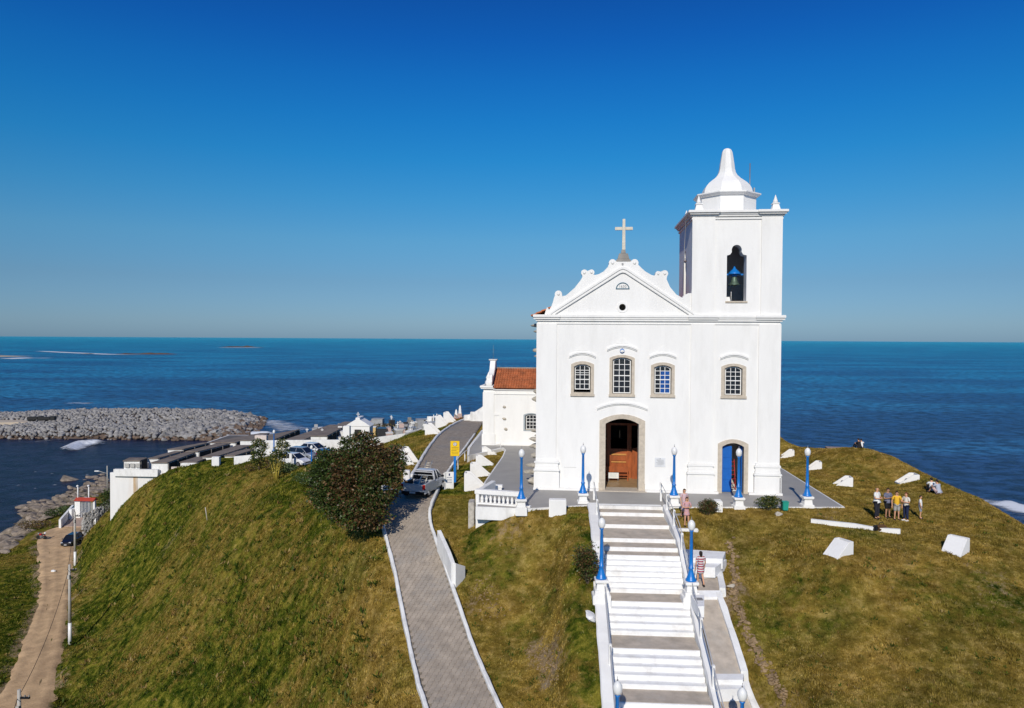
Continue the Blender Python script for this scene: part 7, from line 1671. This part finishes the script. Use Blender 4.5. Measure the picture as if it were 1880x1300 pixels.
def person(label, pos, yaw, H=1.72, pose='stand', top=('white_shirt', (.7, .7, .68)), bottom=('dark_trousers', (.02, .02, .03)), long_legs=True, hair='dark', female=False, dress=None, arms='fold', bald=False, skinm=None, shoes=None, longhair=False, bulk=1.0):
    sk = skinm or skin_a; k = H/1.72
    t = thing('person', label, 'person', pos, yaw)      # local -Y is forward
    hipz, shz, nz_, hz = .92, 1.40, 1.50, 1.62
    J = {}
    if pose == 'stand':
        J = dict(pelvis=(0, 0, .93), waist=(0, .0, 1.06), chest=(0, .01, 1.27), neckb=(0, .015, 1.43), neck=(0, .0, 1.50), head=(0, -.02, 1.60), top=(0, -.01, 1.68))
        for s_, n in ((-1, 'l'), (1, 'r')):
            J['hip'+n] = (s_*.09, 0, .90); J['knee'+n] = (s_*.10, -.02, .48); J['ank'+n] = (s_*.11, .01, .09); J['toe'+n] = (s_*.13, -.14, .04)
            J['sh'+n] = (s_*.19, .01, 1.40)
            if arms == 'fold': J['el'+n] = (s_*.26, -.04, 1.14); J['wr'+n] = (s_*.05, -.24, 1.16 + (.02 if s_ > 0 else -.02)); J['ha'+n] = (-s_*.04, -.25, 1.17)
            elif arms == 'down': J['el'+n] = (s_*.27, .02, 1.12); J['wr'+n] = (s_*.28, -.06, .87); J['ha'+n] = (s_*.28, -.08, .79)
            elif arms == 'hold': J['el'+n] = (s_*.25, -.03, 1.13); J['wr'+n] = (s_*.10, -.25, 1.20); J['ha'+n] = (s_*.05, -.30, 1.24)
            elif arms == 'walk': J['el'+n] = (s_*.26, .06*s_, 1.13); J['wr'+n] = (s_*.27, .12*s_-.08, .90); J['ha'+n] = (s_*.27, .13*s_-.11, .82)
            if arms == 'walk': J['knee'+n] = (s_*.09, -.06 - .08*s_, .49); J['ank'+n] = (s_*.09, .06 - .2*s_, .10 + (.02 if s_ < 0 else 0)); J['toe'+n] = (s_*.10, -.09 - .2*s_, .04)
    else:    # sitting on the ground, knees raised
        J = dict(pelvis=(0, .02, .12), waist=(0, .0, .25), chest=(0, -.06, .46), neckb=(0, -.10, .60), neck=(0, -.12, .67), head=(0, -.15, .77), top=(0, -.15, .85))
        for s_, n in ((-1, 'l'), (1, 'r')):
            J['hip'+n] = (s_*.10, -.02, .12); J['knee'+n] = (s_*.15, -.38, .42); J['ank'+n] = (s_*.12, -.62, .06); J['toe'+n] = (s_*.13, -.76, .03)
            J['sh'+n] = (s_*.19, -.09, .57); J['el'+n] = (s_*.26, -.26, .40); J['wr'+n] = (s_*.10, -.44, .46); J['ha'+n] = (s_*.03, -.49, .47)
    J = {a: Vector(v)*k for a, v in J.items()}
    names = list(J); ix = {n: i for i, n in enumerate(names)}
    E_ = [('pelvis', 'waist'), ('waist', 'chest'), ('chest', 'neckb'), ('neckb', 'neck'), ('neck', 'head'), ('head', 'top')]
    for n in 'lr': E_ += [('pelvis', 'hip'+n), ('hip'+n, 'knee'+n), ('knee'+n, 'ank'+n), ('ank'+n, 'toe'+n), ('neckb', 'sh'+n), ('sh'+n, 'el'+n), ('el'+n, 'wr'+n), ('wr'+n, 'ha'+n)]
    Rr = dict(pelvis=(.15, .11), waist=(.13, .095), chest=(.155, .11), neckb=(.085, .075), neck=.052, head=(.078, .092), top=(.055, .065), hipl=.088, hipr=.088, kneel=.056, kneer=.056, ankl=.036, ankr=.036, toel=.032, toer=.032, shl=.052, shr=.052, ell=.040, elr=.040, wrl=.027, wrr=.027, hal=.03, har=.03)
    rad = [tuple(x*k for x in (Rr[n] if isinstance(Rr[n], tuple) else (Rr[n], Rr[n]))) for n in names]
    skin_mesh('body', [J[n] for n in names], [(ix[a], ix[b]) for a, b in E_], rad, sk, t, ix['pelvis'])
    # hands: palm is the end of the arm, five short bent fingers
    for n in 'lr':
        b = MB(); d = (J['ha'+n] - J['wr'+n]).normalized(); side = d.cross(Vector((0, 0, 1))); side = side.normalized() if side.length > .1 else Vector((1, 0, 0)); upv = side.cross(d)
        for f in range(4): p0 = J['ha'+n] + side*(f-1.5)*.018*k; L_ = (.06, .07, .066, .05)[f]*k; b.tube([p0, p0 + d*L_*.6 - upv*.008, p0 + d*L_ - upv*.025], [.009*k, .008*k, .006*k], 5)
        p0 = J['ha'+n] - d*.03*k + side*.03*k; b.tube([p0, p0 + side*.03*k + d*.02*k, p0 + side*.035*k + d*.045*k], [.011*k, .009*k, .007*k], 5); b.build('fingers', sk, t)
    # face
    fh = J['head']; b = MB(); b.tube([fh + Vector((0, -.085, .01))*k, fh + Vector((0, -.115, -.015))*k], [.008*k, .014*k], 5); nose = b.build('nose', sk, t)
    b = MB()
    for s_ in (-1, 1): b.cbox(tuple(fh + Vector((s_*.03, -.086, .018))*k), (.02*k, .012*k, .009*k))
    b.cbox(tuple(fh + Vector((0, -.083, -.045))*k), (.04*k, .012*k, .008*k)); tag(b.build('eyes_and_mouth', feature_m, t), kind='stuff')
    for s_ in (-1, 1): MB().cbox(tuple(fh + Vector((s_*.082, .005, -.0))*k), (.016*k, .03*k, .05*k)).build('ear', sk, t, bevel=.004)
    # hair
    if not bald:
        bm = bmesh.new(); bmesh.ops.create_uvsphere(bm, u_segments=14, v_segments=9, radius=1)
        bmesh.ops.delete(bm, geom=[v for v in bm.verts if v.co.z < -.15 and v.co.y < .2 or v.co.z < (-.9 if not longhair else -2) or (v.co.z < .25 and v.co.y < -.55)], context='VERTS')
        for v in bm.verts:
            v.co = Vector((v.co.x*.092, v.co.y*.108, v.co.z*.095 - (0 if v.co.z > -.1 or not longhair else .06 + .12*abs(v.co.z))))*k + fh + Vector((0, .012, .035))*k
        me = bpy.data.meshes.new('hair'); bm.to_mesh(me); bm.free(); me.materials.append(hair_m[hair]); o = link('hair', me, t); so = o.modifiers.new('s', 'SOLIDIFY'); so.thickness = .02
    else:
        bm = bmesh.new(); bmesh.ops.create_uvsphere(bm, u_segments=14, v_segments=9, radius=1); bmesh.ops.delete(bm, geom=[v for v in bm.verts if v.co.z < -.6 or v.co.z > .25 or v.co.y < -.1], context='VERTS')
        for v in bm.verts: v.co = Vector((v.co.x*.088, v.co.y*.105, v.co.z*.09))*k + fh + Vector((0, .01, .02))*k
        me = bpy.data.meshes.new('hair'); bm.to_mesh(me); bm.free(); me.materials.append(hair_m['grey']); o = link('hair', me, t); so = o.modifiers.new('s', 'SOLIDIFY'); so.thickness = .01
    # shirt or dress
    g = 1.16*bulk; tm = cloth(*top)
    ve = [J['pelvis'] + Vector((0, 0, -.02))*k, J['waist'], J['chest'], J['neckb'] - Vector((0, 0, .01))*k]; ed = [(0, 1), (1, 2), (2, 3)]; ra = [(.135*g*k, .12*g*k), (.14*g*k, .115*g*k), (.16*g*k, .12*g*k), (.10*k, .085*k)]
    for n in 'lr':
        i = len(ve); ve += [J['sh'+n], J['sh'+n].lerp(J['el'+n], .75)]; ed += [(3, i), (i, i+1)]; ra += [(.072*k, .072*k), (.062*k, .062*k)]
    if dress is None: skin_mesh('shirt', ve, ed, ra, tm, t, 1)
    else:
        ve2 = ve; base = J['pelvis']; nrm = len(ve2)
        ve2 += [base + Vector((0, 0, -.22))*k, base + Vector((0, 0, -dress))*k]; ed += [(0, nrm), (nrm, nrm+1)]; ra += [(.185*g*k, .15*g*k), (.20*g*k, .165*g*k)]
        skin_mesh('dress', ve2, ed, ra, tm, t, 1)
    # trousers or shorts
    if dress is None:
        bmn = cloth(*bottom); ve = [J['pelvis'] + Vector((0, 0, .03))*k]; ed = []; ra = [(.10*g*k, .09*g*k)]
        for n in 'lr':
            i = len(ve); kn = J['knee'+n]; hp = J['hip'+n]; an = J['ank'+n]
            if long_legs: ve += [hp, kn, an + Vector((0, 0, .01))]; ed += [(0, i), (i, i+1), (i+1, i+2)]; ra += [(.105*g*k,)*2, (.078*k,)*2, (.066*k,)*2]
            else: ve += [hp, hp.lerp(kn, .95)]; ed += [(0, i), (i, i+1)]; ra += [(.108*g*k,)*2, (.09*k,)*2]
        skin_mesh('trousers' if long_legs else 'shorts', ve, ed, ra, bmn, t, 0)
    for n in 'lr':
        d = J['toe'+n] - J['ank'+n]; b = MB(); a = math.atan2(d.x, -d.y); Mx = Matrix.Translation(J['ank'+n] + Vector((d.x*.45, d.y*.45, -J['ank'+n].z + J['toe'+n].z))) @ Matrix.Rotation(a, 4, 'Z'); b.cbox((0, 0, 0), (.09*k, .26*k, .07*k), M=Mx); b.build('shoe', shoes or shoe_m, t, bevel=.015)
    return t
def stripes_mat(name, c1, c2, w_, axis='Z', seed=0, blotch=False):
    m = bpy.data.materials.new(name); m.use_nodes = True; MATS[name] = m; N = m.node_tree.nodes; L = m.node_tree.links; b = N['Principled BSDF']; b.inputs['Roughness'].default_value = .9
    tc = N.new('ShaderNodeTexCoord'); r = N.new('ShaderNodeValToRGB'); r.color_ramp.interpolation = 'CONSTANT'; e = r.color_ramp.elements; e[0].color = (*c1, 1); e[1].position = .5; e[1].color = (*c2, 1)
    if blotch:
        n = N.new('ShaderNodeTexNoise'); n.inputs['Scale'].default_value = w_; L.new(tc.outputs['Object'], n.inputs['Vector']); L.new(n.outputs[0], r.inputs[0])
    else:
        sp_ = N.new('ShaderNodeSeparateXYZ'); L.new(tc.outputs['Object'], sp_.inputs[0]); mu = N.new('ShaderNodeMath'); mu.operation = 'MULTIPLY'; mu.inputs[1].default_value = w_; L.new(sp_.outputs[axis], mu.inputs[0]); fr = N.new('ShaderNodeMath'); fr.operation = 'FRACT'; L.new(mu.outputs[0], fr.inputs[0]); L.new(fr.outputs[0], r.inputs[0])
    L.new(r.outputs[0], b.inputs['Base Color']); return m
stripes_mat('striped_dress', (.62, .60, .58), (.34, .02, .06), 8.5); stripes_mat('floral_pink_dress', (.60, .36, .36), (.50, .42, .45), 14, blotch=True); stripes_mat('floral_coral_top', (.62, .30, .27), (.45, .30, .34), 16, blotch=True); stripes_mat('grey_print_tshirt', (.10, .11, .17), (.17, .17, .23), 9, blotch=True)
def at_feet(px, py, D=None):
    p = hit(px, py); return Vector((p.x, p.y, p.z + .0))
tan = mat('tanned_skin', (.42, .22, .13), .6, .05, 8, 0)
person('bald man in a white shirt and dark trousers with folded arms, leftmost of the group', at_feet(1609.5, 953), R_(35), 1.80, arms='fold', bald=True, bulk=1.12)
person('man in a grey printed T-shirt and black shorts in the group on the lawn', at_feet(1629.5, 951), R_(10), 1.70, top=('grey_print_tshirt', (0, 0, 0)), bottom=('black_shorts', (.015, .015, .018)), long_legs=False, arms='hold', bulk=1.15, skinm=tan)
person('boy in a yellow T-shirt and grey shorts in the middle of the group', at_feet(1646, 955), R_(-10), 1.62, top=('yellow_tshirt', (.72, .42, .03)), bottom=('pale_grey_shorts', (.36, .35, .33)), long_legs=False, arms='down')
person('woman with auburn hair in a cream top and navy trousers, right of the yellow boy', at_feet(1663, 957), R_(-70), 1.60, top=('cream_top', (.66, .62, .54)), bottom=('navy_trousers', (.012, .02, .06)), hair='red', arms='fold', female=True, longhair=False, shoes=globe_m)
person('boy in a white T-shirt and striped shorts standing apart at the right', at_feet(1689.5, 953), R_(60), 1.32, top=('white_tshirt', (.72, .72, .70)), bottom=('striped_grey_shorts', (.32, .35, .40)), long_legs=False, arms='down')
person('seated man in a white shirt seen from behind, looking at the sea', at_feet(1711, 903), R_(168), 1.75, 'sit', arms='fold', bottom=('black_shorts', (.015, .015, .018)), long_legs=False, bulk=1.1)
person('seated man in a pale grey shirt beside the white shirted one, facing the sea', at_feet(1723, 907), R_(195), 1.75, 'sit', top=('pale_grey_shirt', (.40, .43, .50)), bottom=('pale_pink_shorts', (.60, .42, .38)), long_legs=False, bulk=1.1)
lp = atd(1578, 829, 66.8); lp.z = ground(lp.x, lp.y) + .05
person('person in black crouched on the far cement platform at the headland edge', lp, R_(200), 1.75, 'sit', top=('black_tshirt', (.015, .015, .018)), hair='dark', bulk=1.15)
lp2 = atd(1581.5, 829.5, 67.0); lp2.z = ground(lp2.x, lp2.y) + .05
person('person in a white top sitting right of the dark one on the platform', lp2, R_(170), 1.7, 'sit', top=('white_tshirt', (0, 0, 0)), hair='dark')
p1_ = atz(1256, 951, -.25); person('woman in a long pink floral dress and sunglasses walking down beside the stairs', p1_, R_(10), 1.66, top=('floral_pink_dress', (0, 0, 0)), dress=.62, arms='walk', female=True, hair='dark', longhair=True)
p2_ = atz(1260.5, 966, -.45); person('woman in a short coral dress just in front of the one with sunglasses', p2_, R_(5), 1.60, top=('floral_coral_top', (0, 0, 0)), dress=.30, arms='fold', female=True, hair='dark', longhair=True)
p3_ = atz(1286, 1074, -1.88); person('woman in a red and white striped dress walking up the side ramp', p3_, R_(185), 1.62, top=('striped_dress', (0, 0, 0)), dress=.34, arms='walk', female=True, hair='dark', longhair=True)
